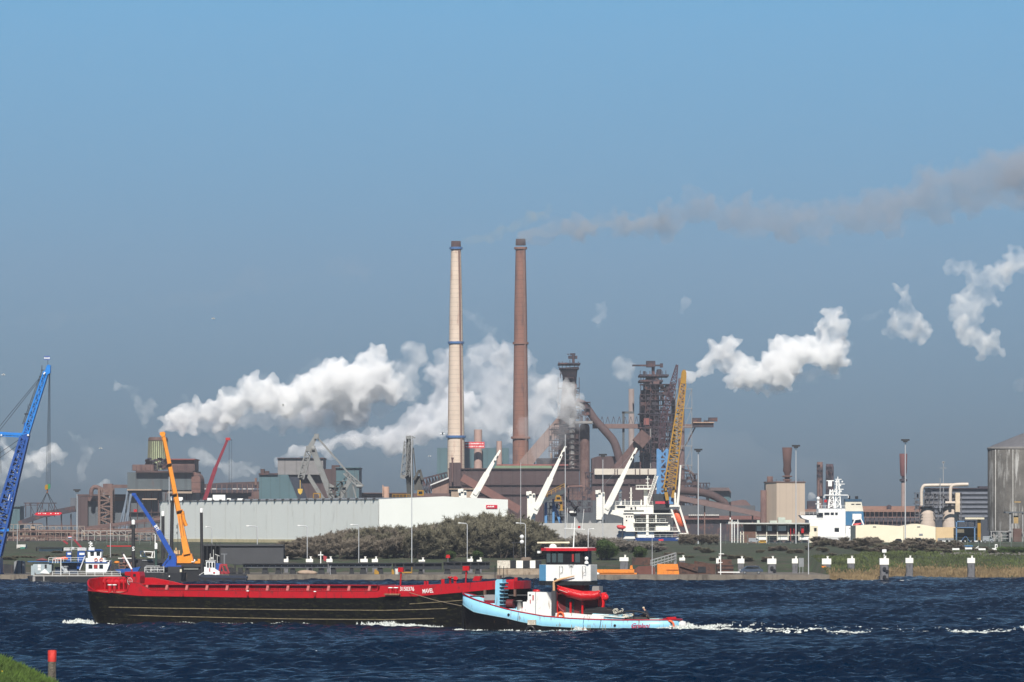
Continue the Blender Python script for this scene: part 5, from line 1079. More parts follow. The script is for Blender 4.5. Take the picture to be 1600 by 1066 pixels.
part('door', MB().pbox(1436, 1442, 834, 837, Y-.1, .1), GREY, s2); part('lower_wall', MB().pbox(1465, 1492, 841, 850, Y-.3, .3), GREY, s3)
for q, xs_ in ((s1, (1367, 1392)), (s2, (1436,))): part('roof_edge', MB().pbox(xs_[0]-3, xs_[0]+2, 822.5, 823.4, Y-.2, .2), GREY, q)
mb = MB(); x = 1494
one('road_hopper', MB().pbox(1493, 1533, 825, 836, Y-6, 6).pbox(1494, 1530, 836, 851, Y-3, 3), mat('olive_sheet', (.15, .13, .09), .8, var=.15), 'olive brown bunker under the pale blue frame', 'bunker')
t = thing('blue_gantry', 'pale blue steel frame over the olive bunker at the right', 'gantry', (PX(1509, Y-8), Y-8, 6.9))
part('frame', MB().pbox(1493, 1525, 814, 815.6, Y-8, .5).pbox(1493.5, 1495.5, 814, 846, Y-8, .5).pbox(1522, 1524, 814, 846, Y-8, .5).pbox(1493, 1525, 824, 825, Y-8, .5).pbox(1512, 1513, 815, 824, Y-8, .4), mat('frame_blue', (.10, .20, .36), .6), t)
part('braces', MB().pbeam((1500, 847), (1508, 838), Y-8, 1).pbeam((1516, 847), (1509, 838), Y-8, 1), mat('brace_blue', (.03, .10, .25), .6), t)
t = thing('jib_hoist', 'yellow column with pale canopy in front of the big concrete silo', 'hoist', (PX(1530, Y-9), Y-9, 6.9))
part('column', MB().pbox(1527.5, 1532.5, 810, 850, Y-9, .9), yel, t); part('canopy', MB().pbox(1508, 1538, 808.8, 811.6, Y-10, 2.4), mat('canopy_cream', (.62, .56, .42), .7), t)
# silo
Y = 1385; k = Y/F; cxp = 1601
sil = mat('silo_concrete', (.115, .108, .098), .9, var=.35, scale=.3, col2=(.36, .355, .34), amt=.34, streak=.94, bump=.3)
t = thing('concrete_silo', 'big weathered grey concrete silo with conical roof at the right edge', 'silo', (PX(cxp, Y), Y, 6.9))
zb_ = PZ(829, Y); part('shell', MB().lathe((PX(cxp, Y), Y, 0), [(57.6*k, zb_), (57.6*k, PZ(701, Y)), (56.6*k, PZ(699.6, Y))], 64), sil, t)
part('roof', MB().lathe((PX(cxp, Y), Y, 0), [(56.6*k, PZ(699.5, Y)), (50*k, PZ(696, Y)), (4*k, PZ(677.5, Y)), (.1, PZ(677, Y))], 48), mat('silo_roof', (.12, .12, .13), .8, var=.15), t)
part('rim', MB().lathe((PX(cxp, Y), Y, 0), [(57.7*k, PZ(703, Y)), (58.6*k, PZ(702, Y)), (58.6*k, PZ(700, Y)), (57*k, PZ(699, Y))], 48, False), mat('silo_rim', (.20, .19, .18), .8), t)
mb = MB()
for i in range(20): a = 2*math.pi*i/20+.1; mb.box(PX(cxp, Y)+54*k*math.cos(a)-.3, PX(cxp, Y)+54*k*math.cos(a)+.3, Y+54*k*math.sin(a)-.3, Y+54*k*math.sin(a)+.3, 6.5, zb_)
mb.lathe((PX(cxp, Y), Y, 0), [(56*k, zb_-.5), (56*k, zb_+.05)], 40); part('supports', mb, mat('silo_leg', (.25, .24, .23), .8), t)
ld = MB()
for q in (1552.6, 1577.5): 
    a = math.asin((q-cxp)/57.6); ld.box(PX(cxp, Y)+57.8*k*math.sin(a)-.1, PX(cxp, Y)+57.8*k*math.sin(a)+.1, Y-57.9*k*math.cos(a)-.15, Y-57.9*k*math.cos(a)+.1, zb_, PZ(703, Y))
part('white_drains', ld, mat('drain_pale', (.45, .44, .42), .7), t)
Y = 1355
t = thing('loading_frame', 'grey loading platform on legs in front of the concrete silo', 'platform', (PX(1585, Y), Y, 6.9))
part('deck', MB().pbox(1571, 1640, 799.5, 801.8, Y, 5), mat('deck_slate', (.10, .11, .12), .7), t)
part('legs', MB().pbox(1577, 1580, 801.8, 852, Y+.4, .8).pbox(1580.6, 1582.5, 801.8, 852, Y+3, .6).pbox(1597, 1599, 801.8, 852, Y+.4, .8).pbeam((1597, 830), (1604, 852), Y, 1.6).pbox(1575, 1583, 829, 830.5, Y, 1), mat('leg_grey', (.26, .26, .26), .7), t)
part('hopper', MB().pbox(1583.5, 1598, 826, 852, Y+1, 3), mat('hopper_brown', (.11, .065, .055), .85), t)
part('red_fitting', MB().pbox(1585, 1595, 783.5, 785.5, Y+2, 1).pbox(1584, 1591, 806, 818, Y+1.2, .8), mat('fitting_yellow', (.35, .24, .10), .8), t)
part('low_frames', MB().pbox(1547, 1577, 829.5, 831, Y+4, 1).pbox(1548, 1550, 831, 852, Y+4, 1).pbox(1560, 1562, 831, 852, Y+4, 1).pbox(1550, 1577, 836, 837, Y+4, .6).pbox(1550, 1577, 841, 842, Y+4, .6).pbeam((1551, 846), (1559, 836), Y+4, 1.6), MATS['leg_grey'], t)
# dike fence, barrier bars, small signs, shelter
fm = mat('fence_wire_green', (.10, .13, .11), .7)
for x0, x1, Yf, lab in ((1478, 1610, 1185, 'grey green mesh fence on the dike below the silo'), (1100, 1260, 1195, 'grey green mesh fence on the grass below the office'), (150, 275, 1190, 'grey green mesh fence on the grass behind the black piles')):
    t = thing('mesh_fence', lab, 'fence', (PX((x0+x1)/2, Yf), Yf, ground(PX(x0, Yf), Yf)), None); z0 = ground(PX((x0+x1)/2, Yf), Yf)
    x = x0; po = MB()
    while x <= x1: part('post', MB().box(PX(x, Yf)-.06, PX(x, Yf)+.06, Yf, Yf+.12, z0-.5, z0+2.3), fm, t); x += 17
    for h_ in (.5, 1.1, 1.7, 2.2): po.box(PX(x0, Yf), PX(x1, Yf), Yf+.02, Yf+.06, z0+h_, z0+h_+.05)
    part('wires', po, fm, t)
for i, x in enumerate((1488, 1508, 1529, 1550, 1594)):
    Yf = 1160; z0 = ground(PX(x, Yf), Yf); t = thing('barrier_rail', 'white barrier bar, %s from the left in the row below the silo' % nth(i+1), 'barrier', (PX(x, Yf), Yf, z0), 'white barrier bars on the bank')
    part('bar', MB().box(PX(x, Yf), PX(x+11, Yf), Yf, Yf+.12, z0+.45, z0+.85), WHITE, t); part('feet', MB().box(PX(x+.5, Yf), PX(x+1, Yf), Yf+.02, Yf+.1, z0-.2, z0+.45), GREY, t); part('feet', MB().box(PX(x+10, Yf), PX(x+10.5, Yf), Yf+.02, Yf+.1, z0-.2, z0+.45), GREY, t)
Yf = 1176; z0 = ground(PX(1510, Yf), Yf)
t = thing('bus_shelter', 'small blue roofed glass shelter on the bank under the blue gantry', 'shelter', (PX(1510, Yf), Yf, z0)); part('roof', MB().pbox(1499, 1520, 852.5, 854, Yf, 2.5), mat('shelter_blue', (.03, .16, .36), .5), t); part('panes', MB().pbox(1504, 1516, 854, 864, Yf+1, 1), mat('pane_blue_grey', (.10, .14, .17), .3), t)
t = thing('gangway_stairs', 'white handrails of stairs on the bank right of the blue shelter', 'stairs', (PX(1524, Yf-4), Yf-4, z0)); part('rails', MB().pbeam((1519, 861), (1529, 853.5), Yf-4, .9).pbeam((1517, 864), (1529, 856), Yf-4, .9), WHITE, t); part('steps', MB().pbeam((1518, 864.5), (1529, 858), Yf-3.6, 2, 1.2), GREY, t)
t = thing('notice_sign', 'small white notice sign with a dark symbol on the silo bank fence', 'sign', (PX(1556.5, Yf-6), Yf-6, z0)); part('panel', MB().pbox(1554.5, 1558.5, 850.5, 858, Yf-6, .1), WHITE, t); part('post', MB().pbox(1556.3, 1556.9, 858, 868, Yf-6, .08), GREY, t); part('symbol', MB().pbox(1555.8, 1557.6, 852, 855, Yf-6.08, .04), BLACK, t)
# vehicles on the dike road
def vehicle(px0, px1, yt, yb, Y, body, name, label, cat, van=False, group=None):
    k = Y/F; x0, x1 = PX(px0, Y), PX(px1, Y); z0 = PZ(yb, Y); H = PZ(yt, Y)-z0; L = x1-x0; W = min(1.8, L*.45); t = thing(name, label, cat, ((x0+x1)/2, Y, z0), group)
    b = .28*H; pr = [(x0, z0+b), (x0+.02*L, z0+.55*H), (x0+.10*L, z0+.62*H), (x0+.26*L, z0+.95*H), (x0+.32*L, z0+H), (x0+.80*L, z0+H), (x0+.93*L, z0+.62*H), (x1, z0+.58*H), (x1, z0+b)] if not van else [(x0, z0+b), (x0, z0+.93*H), (x0+.03*L, z0+H), (x0+.74*L, z0+H), (x0+.86*L, z0+.6*H), (x1, z0+.5*H), (x1, z0+b)]
    part('body', MB().prism(pr, Y, Y+W), body, t)
    gl = [(x0+.19*L, z0+.64*H), (x0+.30*L, z0+.92*H), (x0+.78*L, z0+.92*H), (x0+.88*L, z0+.64*H)] if not van else [(x0+.64*L, z0+.62*H), (x0+.64*L, z0+.92*H), (x0+.73*L, z0+.92*H), (x0+.82*L, z0+.62*H)]
    part('windows', MB().prism(gl, Y-.015, Y+W+.015), GLASS, t)
    for q in (.2, .8):
        wh = part('wheel', MB().tube([(x0+q*L, Y-.04, z0+.2*H), (x0+q*L, Y+.2, z0+.2*H)], .21*H, 14), BLACK, t); part('rim', MB().tube([(x0+q*L, Y-.06, z0+.2*H), (x0+q*L, Y+.0, z0+.2*H)], .12*H, 10), GREY, wh)
    for yy in (Y+.15, Y+W-.15): part('headlight', MB().box(x0-.02, x0+.05, yy-.12, yy+.12, z0+.45*H, z0+.55*H), WHITE, t)
    return t
Yr = 1235
cc = [mat('car_silver', (.42, .44, .46), .3, metal=.4, var=.02), mat('car_yellow', (.62, .33, .01), .35, var=.02), mat('car_dark', (.02, .024, .035), .25, var=.02), mat('car_blue_grey', (.10, .125, .17), .25, metal=.5, var=.02)]
vehicle(1170, 1188, 841, 849, Yr, cc[0], 'parked_van', 'white silver van parked left of the yellow car', 'van', True)
vehicle(1184.5, 1197, 844.4, 850, Yr-4, cc[1], 'parked_car', 'bright yellow car parked below the office windows', 'car')
for i, x in enumerate((1198, 1211, 1225, 1239, 1250)): vehicle(x, x+12.5, 844.8, 850, Yr, cc[2], 'parked_car', 'dark parked car, %s from the left in the row below the office windows' % nth(i+1), 'car', group='dark cars in a row below the office')
for i, x in enumerate((1397, 1411, 1428)): vehicle(x, x+13, 840.5 if i == 2 else 842, 848.5, 1262, cc[2], 'parked_car', 'dark parked car, %s from the left in front of the cream sheds' % nth(i+1), 'car', group='dark cars in front of the cream sheds')
vehicle(1536, 1553, 838, 849, 1268, cc[0], 'parked_van', 'pale van parked in front of the silo', 'van', True)
vehicle(1027, 1052, 856, 864, 1170, cc[2], 'parked_car', 'dark car parked on the grass slope above the tilted steel gangway', 'car')
for i, x in enumerate((1467, 1492, 1517)):
    t = thing('flat_trailer', 'pale flat trailer, %s from the left below the tan shed and silo' % nth(i+1), 'trailer', (PX(x+9, 1250), 1250, 6.9), 'pale trailers in a row at the right')
    part('deck', MB().pbox(x, x+17, 845, 846.6, 1250, 2), WHITE, t); part('side_rail', MB().pbox(x, x+17, 848.2, 849.2, 1250.1, 1.8), GREY, t)
    for q in (3, 13): part('wheel', MB().tube([(PX(x+q, 1250), 1250, 7.25), (PX(x+q, 1250), 1250.4, 7.25)], .4, 12), BLACK, t)
# ---------------- on and behind the quay ----------------
rustk = mat('heavy_rust', (.085, .042, .03), .9, var=.3, scale=.4, col2=(.035, .025, .022), amt=.45)
orm = mat('signal_orange', (.72, .22, .02), .55, var=.15, scale=1.2, col2=(.35, .10, .02), amt=.25)
# mooring dolphins with white caps
dol = mat('dolphin_pile', (.13, .13, .14), .8, var=.2, scale=1, col2=(.05, .05, .05), amt=.3, streak=.8)
capm = mat('cap_white', (.82, .80, .74), .6, var=.04)
def dolphin(x0, x1, yt, yc, yb, Y, label, group='white capped mooring piles', holes=0, knob=True):
    k = Y/F; w = (x1-x0)*k; t = thing('mooring_pile', label, 'mooring pile', (PX((x0+x1)/2, Y), Y+w/2, PZ(yb, Y)), group)
    d = w*.9; bw = w*.86
    xc = PX((x0+x1)/2, Y)
    part('pile', MB().box(xc-bw/2, xc+bw/2, Y+.1, Y+d-.1, PZ(yb, Y)-1, PZ(yc, Y)), dol, t)
    part('cap', MB().box(xc-w/2, xc+w/2, Y, Y+d, PZ(yc, Y), PZ(yt, Y)), capm, t)
    if knob: part('bollard', MB().lathe((xc+.25, Y+d/2, PZ(yt, Y)), [(.22, 0), (.16, .15), (.16, .3), (.26, .42), (.26, .5)], 10), capm, t)
    for i in range(holes): z = PZ(yc+6+i*13, Y); part('fender', MB().tube([(xc, Y-.05, z), (xc, Y-.3, z)], .35, 10).tube([(xc+.5, Y-.05, z-.5), (xc+.5, Y-.2, z-.5)], .3, 8), BLACK, t)
    part('ladder', MB().box(xc+bw/2, xc+bw/2+.12, Y+.2, Y+.5, PZ(yb, Y), PZ(yc+2, Y)), DARK, t)
    return t
dolphin(1152.5, 1163, 873, 880.5, 898, 1040, 'white capped grey pile just left of the parked blue grey car')
dolphin(1199, 1213, 873, 881.5, 899, 1035, 'broad white capped pile to the right of the parked blue grey car', holes=1)
d3 = dolphin(1237.5, 1246.8, 873, 880.5, 898, 1035, 'narrow white capped pile beside a plain grey board')
d4 = dolphin(1284.5, 1298.8, 873, 882, 899, 1035, 'white capped pile carrying a small orange square sign')
dolphin(1324, 1335.7, 872.5, 880.5, 899, 1030, 'white capped pile in the reeds left of the tall pile with the lamp')
d6 = dolphin(1374.5, 1389, 872.5, 882.5, 912, 1002, 'tall dark pile with holes, white cap and lamp standing at the water edge', holes=2)
dolphin(1415, 1427, 872, 880, 903, 1090, 'white capped pile standing in the water right of the tall one with the lamp')
dolphin(1511.5, 1523.5, 872, 880, 904, 1088, 'white capped pile in the water at the far right, alone in front of the reeds')
part('sign_board', MB().pbox(1284, 1290.5, 884.5, 892, 1034.7, .15), orm, d4)
part('grey_board', MB().pbox(1248, 1256, 872, 886, 1037, .2).pbox(1249, 1250, 886, 898, 1037, .1).pbox(1254, 1255, 886, 898, 1037, .1), GREY, d3)
part('lamp', MB().pbox(1381, 1382, 863, 873, 1003, .1).pbox(1378.5, 1385, 858.5, 863.5, 1002.6, .7), WHITE, d6)
for i, (a, b, lab) in enumerate(((443.5, 450.5, 'white cap of the leftmost mooring pile above the long steel sections'), (478, 489, 'white cap of a mooring pile below the street lamp at the left'), (510, 519.5, 'white pile cap with a small red flag beside it'), (563, 574.5, 'white cap of the left pile of a close pair in front of the trees'), (581, 590.5, 'white cap of the right pile of a close pair in front of the trees'), (730.5, 739, 'white pile cap at the foot of the street lamp left of the concrete block'), (1172, 1179, 'small white marker stone on the slope right of the parked car'))):
    if i == 6: continue
    dolphin(a, b, 873.5, 878.5, 892, 1046, lab)
for a, b, lab in ((654, 664, 'low flat white pile cap with two knobs right of the tall thin mast'), (745, 753, 'low grey white pile cap just left of the concrete block')): dolphin(a, b, 875, 877.6, 892, 1046, lab)
dolphin(968, 982, 871, 877, 890, 1044, 'big white pile cap above the orange steel beam'); dolphin(1061.5, 1070.5, 871.5, 876, 890, 1046, 'white pile cap behind the rusty steel pile right of the tilted gangway'); dolphin(1119, 1126, 872.5, 880.5, 890, 1040, 'white box shaped pile cap at the right end of the rusty steel')
Yq = 1046
t = thing('cross_sign', 'white cross shaped pole sign with a small red flag beside the pile caps', 'sign', (PX(501, Yq), Yq, QZ)); part('cross', MB().pbox(500.4, 501.8, 862, 890, Yq, .15).pbox(497, 505, 866.5, 868, Yq-.05, .1), WHITE, t); part('flag', MB().ppoly([(505, 868), (511, 870), (509, 877), (505.5, 876)], Yq, .05), mat('flag_faded_red', (.35, .04, .05), .8), t)
t = thing('warning_sign', 'small red triangular warning sign at the foot of the dark trees', 'sign', (PX(700, Yq), Yq, QZ)); part('plate', MB().ppoly([(696.5, 872), (703.5, 872), (702.5, 867), (697.5, 867)], Yq, .1), RED, t); part('post', MB().pbox(699.6, 700.4, 872, 888, Yq, .08), GREY, t)
# long steel sections lying on trestles
sg = mat('section_grey', (.085, .09, .10), .65, var=.2, scale=.4, col2=(.03, .03, .035), amt=.3)
Yq = 1018
def section(x0, x1, yt, yb, label, seed, bays=False):
    t = thing('steel_section', label, 'steel section', (PX((x0+x1)/2, Yq), Yq, QZ), 'long steel sections on trestles on the quay'); rr = random.Random(seed)
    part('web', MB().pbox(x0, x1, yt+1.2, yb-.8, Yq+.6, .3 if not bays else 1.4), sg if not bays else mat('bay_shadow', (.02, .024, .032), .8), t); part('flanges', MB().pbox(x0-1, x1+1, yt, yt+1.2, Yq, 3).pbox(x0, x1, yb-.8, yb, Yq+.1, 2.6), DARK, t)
    mb = MB(); x = x0+3
    while x < x1:
        if bays: mb.pbox(x, x+1.6, yt+1.2, yb-.8, Yq+.1, .5); x += rr.uniform(10, 22)
        else: mb.pbox(x, x+1.1, (yt+yb)/2-.6, (yt+yb)/2+.7, Yq+.55, .04); x += 9.4
    part('stiffeners' if bays else 'bolt_plates', mb, DARK if bays else WHITE, t)
    x = x0+6
    while x < x1-4: 
        w_ = rr.uniform(4, 8); part('trestle', MB().ppoly([(x-w_/2, yb), (x+w_/2, yb), (x+w_/2+2, 898.3), (x-w_/2-2, 898.3)], Yq+.4, 1.6), DARK, t); x += rr.uniform(17, 30)
section(380, 512, 880.5, 888.2, 'grey steel section with bolt plates on trestles, leftmost of the four', 1); section(514, 612, 879.8, 887.6, 'grey steel section on trestles, second from the left', 2)
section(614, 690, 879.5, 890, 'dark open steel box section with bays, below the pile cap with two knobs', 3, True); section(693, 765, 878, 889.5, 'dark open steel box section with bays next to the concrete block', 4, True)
for x0, x1, lab in ((585, 592, 'yellow steel block lying under the steel sections, leftmost'), (612, 616, 'small yellow steel block beside the pale drum')): one('steel_block', MB().ppoly([(x0, 890), (x0+2, 889.5), (x1, 894), (x1, 897.5), (x0, 897.5)], 1014, 1), yel, lab, 'steel block')
one('yellow_beam', MB().pbox(628, 644, 893.5, 895.8, 1013.5, .6).pbox(643, 644, 886, 893.6, 1013.5, .4), yel, 'yellow steel beam with a white upright under the dark sections', 'steel beam')
one('drum', MB().lathe(P(620, 897.5, 1013), [(.4, 0), (.4, 1.1), (.36, 1.12)], 14), mat('drum_pale', (.45, .45, .42), .5), 'pale drum standing under the steel sections', 'drum')
one('rubble_pile', MB().ball(P(477, 895, 1014), 1.1, 8, 1.5, 1, .5).ball(P(485, 895.6, 1014), 1.0, 8, 1.4, 1, .5), tan, 'small heap of pale stones under the leftmost steel section', 'stones')
rr = random.Random(9)
for i in range(7):
    x = 326+i*8+rr.uniform(-2, 2); one('steel_plate_stack', MB().pbox(x-3, x+4, 889-rr.random()*4, 898, 1014+i % 3, 1.6).pbox(x-5, x+5, 894, 895.3, 1013+i % 3, 3), DARK, ['low dark stack of steel plates right of the small tug', 'dark stack of steel plates, second from the small tug', 'dark stack of steel plates behind the tug stern', 'third dark plate stack right of the tug', 'tall dark plate stack left of the first trestle', 'dark plate stack under the left end of the steel section', 'dark plate stack beside the first trestle'][i], 'steel stack')
one('steel_walkway', MB().pbox(364, 470, 881.8, 883.2, 1030, 3).pbox(366, 368, 883, 898, 1030, 1).pbox(440, 442, 883, 898, 1030, 1), DARK, 'thin dark steel deck in front of the sheet wall', 'platform')
# concrete block with black and white band
Yq = 1006
t = thing('concrete_block', 'big weathered concrete block with a black and white banded top behind the barge bow', 'concrete block', (PX(808, Yq), Yq, 0))
cb = mat('block_concrete', (.34, .27, .20), .9, var=.25, scale=.6, col2=(.18, .13, .09), amt=.35, streak=.8, bump=.4)
part('block', MB().pbox(777, 846, 888.2, 907, Yq, 7), cb, t)
for x0, x1, c_ in ((777, 797, capm), (797, 806.5, BLACK), (806.5, 817, capm), (817, 828, BLACK), (828, 836.5, capm), (836.5, 846, BLACK)): part('band', MB().pbox(x0, x1, 876.2, 888, Yq-.1, 7.2), c_ if x0 != 777 else mat('band_worn', (.62, .57, .48), .8, var=.2, scale=1.5, col2=(.3, .24, .18), amt=.35), t)
part('footing', MB().pbox(814, 868, 906.9, 916.5, Yq-2.2, 9).pbox(846.2, 862, 898, 906.9, Yq, 6), mat('footing_pale', (.52, .44, .32), .85, var=.15, scale=.8), t)
part('bollard', MB().lathe(P(822, 876.3, Yq+3), [(1.1, 0), (1.0, .5), (.8, .7)], 14), mat('bollard_brown', (.16, .12, .09), .9), t)
part('edge_post', MB().pbox(780.5, 781.3, 884, 907, Yq-.4, .2), DARK, t)
# orange beam, orange plate, rusty steel, tilted gangway
Yq = 1012
t = thing('orange_beam', 'long low orange steel beam with raised ends right of the tug wheelhouse', 'steel beam', (PX(958, Yq), Yq, QZ)); part('beam', MB().pbox(925, 991, 889.8, 895.2, Yq, 1.2).pbox(925, 995, 895.2, 897.5, Yq+.2, 2), orm, t); part('uprights', MB().ppoly([(927, 890), (927, 886), (929, 883.5), (932, 883.5), (933, 890)], Yq-.1, 1).ppoly([(984, 890), (985, 884), (988, 883.5), (989, 890)], Yq-.1, 1), orm, t)
one('white_boulder', MB().ball(P(930, 897, Yq-3), .62, 8, 1.5, 1, .6), capm, 'white painted stone block at the left end of the orange beam', 'block')
t = thing('orange_plate', 'bright orange steel box with ribs standing on the quay', 'steel box', (PX(1044, Yq), Yq, QZ)); part('box', MB().ppoly([(1027, 881.5), (1059, 881.5), (1061.5, 898.6), (1027, 898.6)], Yq, 3), orm, t); part('ribs', MB().pbox(1041, 1060, 889.8, 890.8, Yq-.15, .14).pbox(1043, 1044, 891, 898.4, Yq-.15, .14).pbox(1051, 1052, 891, 898.4, Yq-.15, .14), mat('rib_orange', (.5, .14, .02), .6), t)
one('rusty_hull_section', MB().ppoly([(992, 890), (998, 885), (1018, 884), (1024, 888), (1024, 898), (1000, 898.4), (992, 893)], Yq+2, 2.5), mat('rust_dull_red', (.13, .05, .038), .85, var=.2), 'dull red rounded steel hull section left of the orange box', 'steel section')
t = thing('rusty_steel_pile', 'large dark rusty steel section with a black opening right of the orange box', 'steel section', (PX(1090, Yq), Yq, QZ)); part('body', MB().ppoly([(1060, 878), (1080, 881), (1118, 882), (1118, 898.5), (1060, 898.5)], Yq+2, 4).ppoly([(1085, 876.5), (1119, 882), (1119, 885), (1085, 882)], Yq+6, 2), rustk, t); part('opening', MB().pbox(1090.5, 1103, 885.5, 895, Yq+1.9, .08), BLACK, t); part('flange', MB().pbox(1062, 1118, 896, 898.2, Yq+1.5, .4).pbeam((1062, 884), (1090, 893), Yq+1.7, 1.6), rustk, t)
t = thing('rusty_box', 'dark rusty open steel box behind the little white quay platform', 'steel box', (PX(1132, Yq), Yq, QZ)); part('box', MB().pbox(1120, 1146, 882, 897, Yq+3, 3).pbox(1124, 1143, 874.5, 881.9, Yq+4, 3), rustk, t); part('bands', MB().pbox(1119, 1147, 883.5, 884.6, Yq+2.9, .1).pbox(1119, 1147, 889, 890, Yq+2.9, .1), BLACK, t)
one('rusty_box', MB().pbox(988, 1018, 871.5, 883, Yq+8, 4), rustk, 'flat dark rusty steel box behind the red hull section', 'steel box')
t = thing('steel_gangway', 'grey steel lattice gangway lying tilted up to the right behind the orange box', 'gangway', (PX(1036, Yq+6), Yq+6, QZ)); mb = MB()
for dy in (0, 5, 9): mb.pbeam((1016, 876+dy), (1056, 864+dy), Yq+6, 1.8, .2)
for i in range(8): x = 1017+i*5.4; mb.pbeam((x, 888-i*1.6), (x, 875-i*1.6), Yq+6.1, 1.8, .15)
mb.pbox(1053, 1057, 864, 890, Yq+6.2, .3).pbox(1016, 1019, 876, 890, Yq+6.2, .3); part('frame', mb, mat('gangway_grey', (.24, .25, .25), .6), t)
t = thing('quay_platform', 'low white platform with a railing post left of the parked car', 'platform', (PX(1140, Yq-4), Yq-4, QZ)); part('deck', MB().pbox(1122, 1156, 893.5, 895, Yq-4, 1.6), WHITE, t); part('legs', MB().pbox(1128, 1129, 895, 899, Yq-3.8, .2).pbox(1137, 1138, 895, 899, Yq-3.8, .2).pbox(1148, 1149, 895, 899, Yq-3.8, .2), DARK, t)
t = thing('navigation_mast', 'thin white pole with two crossbars beside the white quay platform', 'mast', (PX(1126, Yq-5), Yq-5, QZ)); part('pole', MB().pbox(1125.4, 1126.6, 818, 899, Yq-5, .14), WHITE, t); part('crossbars', MB().pbox(1123, 1131, 865, 866, Yq-5.05, .1).pbox(1120, 1129, 878.5, 879.5, Yq-5.05, .1), WHITE, t)
# parked car on the quay
vehicle(1156.5, 1192.5, 884.5, 897.3, 1008, cc[3], 'parked_car', 'blue grey family car parked on the quay facing right, below the white capped piles', 'car')
# low ground things at left bank: long white shed, yellow bits, red pipe
t = thing('site_cabin', 'long low white cabin with dark posts on the left bank behind the work boat', 'cabin', (PX(78, 1120), 1120, 5)); part('cabin', MB().pbox(60.5, 96.5, 856.5, 868, 1120, 3), WHITE, t); part('roof', MB().pbox(56, 98, 855, 856.5, 1119, 5).pbox(56, 58, 856, 872, 1120, .4).pbox(97, 98.5, 856, 872, 1120, .4), DARK, t)
one('site_cabin', MB().pbox(26, 40, 851, 856, 1150, 3).pbox(26, 27, 856, 862, 1150, 3).pbox(39, 40, 856, 862, 1150, 3), mat('cabin_dull', (.55, .53, .50), .7), 'small pale cabin on legs at the far left edge of the bank', 'cabin')
one('site_cabin', MB().pbox(31.5, 39, 855, 860, 1148, 2), mat('cabin_green', (.02, .16, .12), .6), 'tiny dark green cabin on the far left bank', 'cabin')
one('red_barrier', MB().pbox(167, 205, 852.6, 854.2, 1160, .3), RED, 'long thin red barrier on the grass behind the work boat', 'barrier')
# ---------------- piles and pontoons at the left ----------------
pile_m = mat('tar_black_pile', (.022, .022, .024), .7, var=.2, scale=1)
for x0, x1, yt, yc, yb, Yp_, dx, lab in ((205.6, 211, 812, 819.5, 880, 985, 0, 'black spud pile with rounded white cap, shortest and leftmost of the four'), (252, 257.2, 798.5, 806.5, 884, 992, 0, 'black spud pile with rounded white cap left of the orange crane boom'), (266.4, 272, 775, 782, 884, 996, 1.2, 'tallest black spud pile, its white cap just behind the orange crane boom'), (312.3, 317, 794, 801, 884, 985, -.5, 'slightly leaning black spud pile with white cap in front of the grey warehouse')):
    k = Yp_/F; t = thing('spud_pile', lab, 'pile', (PX((x0+x1)/2, Yp_), Yp_, 0), 'black spud piles with white caps'); r = (x1-x0)/2*k; xb = PX((x0+x1)/2-dx*2, Yp_); xt = PX((x0+x1)/2, Yp_)
    part('pile', MB().tube([(xb, Yp_, -2), (xt, Yp_, PZ(yc, Yp_))], r, 14), pile_m, t); part('cap', MB().lathe((xt, Yp_, PZ(yc, Yp_)), [(r*1.03, 0), (r*1.03, (yc-yt-2)*k), (r*.75, (yc-yt-.7)*k), (.02, (yc-yt)*k)], 14), WHITE, t)
    if x0 < 206:
        part('number_plate', MB().pbox(205.3, 208.6, 855, 861, Yp_-r-.1, .08), BLACK, t); text('S', WHITE, t, 1.1, P(208.3, 858, Yp_-r-.12), bold=.03)
k = 980/F; t = thing('beacon_post', 'thick white topped post with dark foot and thin pole left of the blue crane base', 'post', (PX(243.5, 980), 980, 0)); part('foot', MB().tube([P(243.8, 912, 980), P(243.8, 858, 980)], 2*k, 12), mat('post_green_black', (.02, .05, .04), .6), t); part('top', MB().tube([P(243.8, 858, 980), P(243.8, 850, 980), P(243.8, 848.5, 980)], [2.4*k, 2.4*k, 1.2*k], 12), WHITE, t); part('pole', MB().pbox(241.8, 243, 825, 850, 980, .14).pbox(240, 246, 834, 835, 980, .14), WHITE, t)

def hull_mesh(x0, x1, Yf, beam, ztop, m=None, rake=.06, zb=-1.2, n=1):
    mb = MB(); L = x1-x0; r = L*rake
    top = [(x0, Yf+.8), (x0+.5, Yf), (x1-.5, Yf), (x1, Yf+.8), (x1, Yf+beam-.8), (x1-.5, Yf+beam), (x0+.5, Yf+beam), (x0, Yf+beam-.8)]
    bot = [(min(max(x, x0+r), x1-r), y) for x, y in top]; o = [(x, y, ztop) for x, y in top]+[(x, y, .3) for x, y in [(min(max(x, x0+r*.3), x1-r*.3), y) for x, y in top]]+[(x, y, zb) for x, y in bot]
    f = [tuple(range(8)), tuple(range(23, 15, -1))]
    for l in range(2):
        for i in range(8): j = (i+1) % 8; f.append((l*8+i, l*8+8+i, l*8+8+j, l*8+j))
    return mb.add(o, f)
bhull = mat('boat_black_hull', (.008, .009, .012), .5, var=.25, scale=.6, col2=(.07, .05, .04), amt=.2, streak=.7)
bwh = mat('boat_white', (.80, .82, .82), .4, var=.05, scale=1, col2=(.5, .42, .36), amt=.08, streak=.9)
bbl = mat('boat_blue', (.015, .075, .30), .4, var=.08)
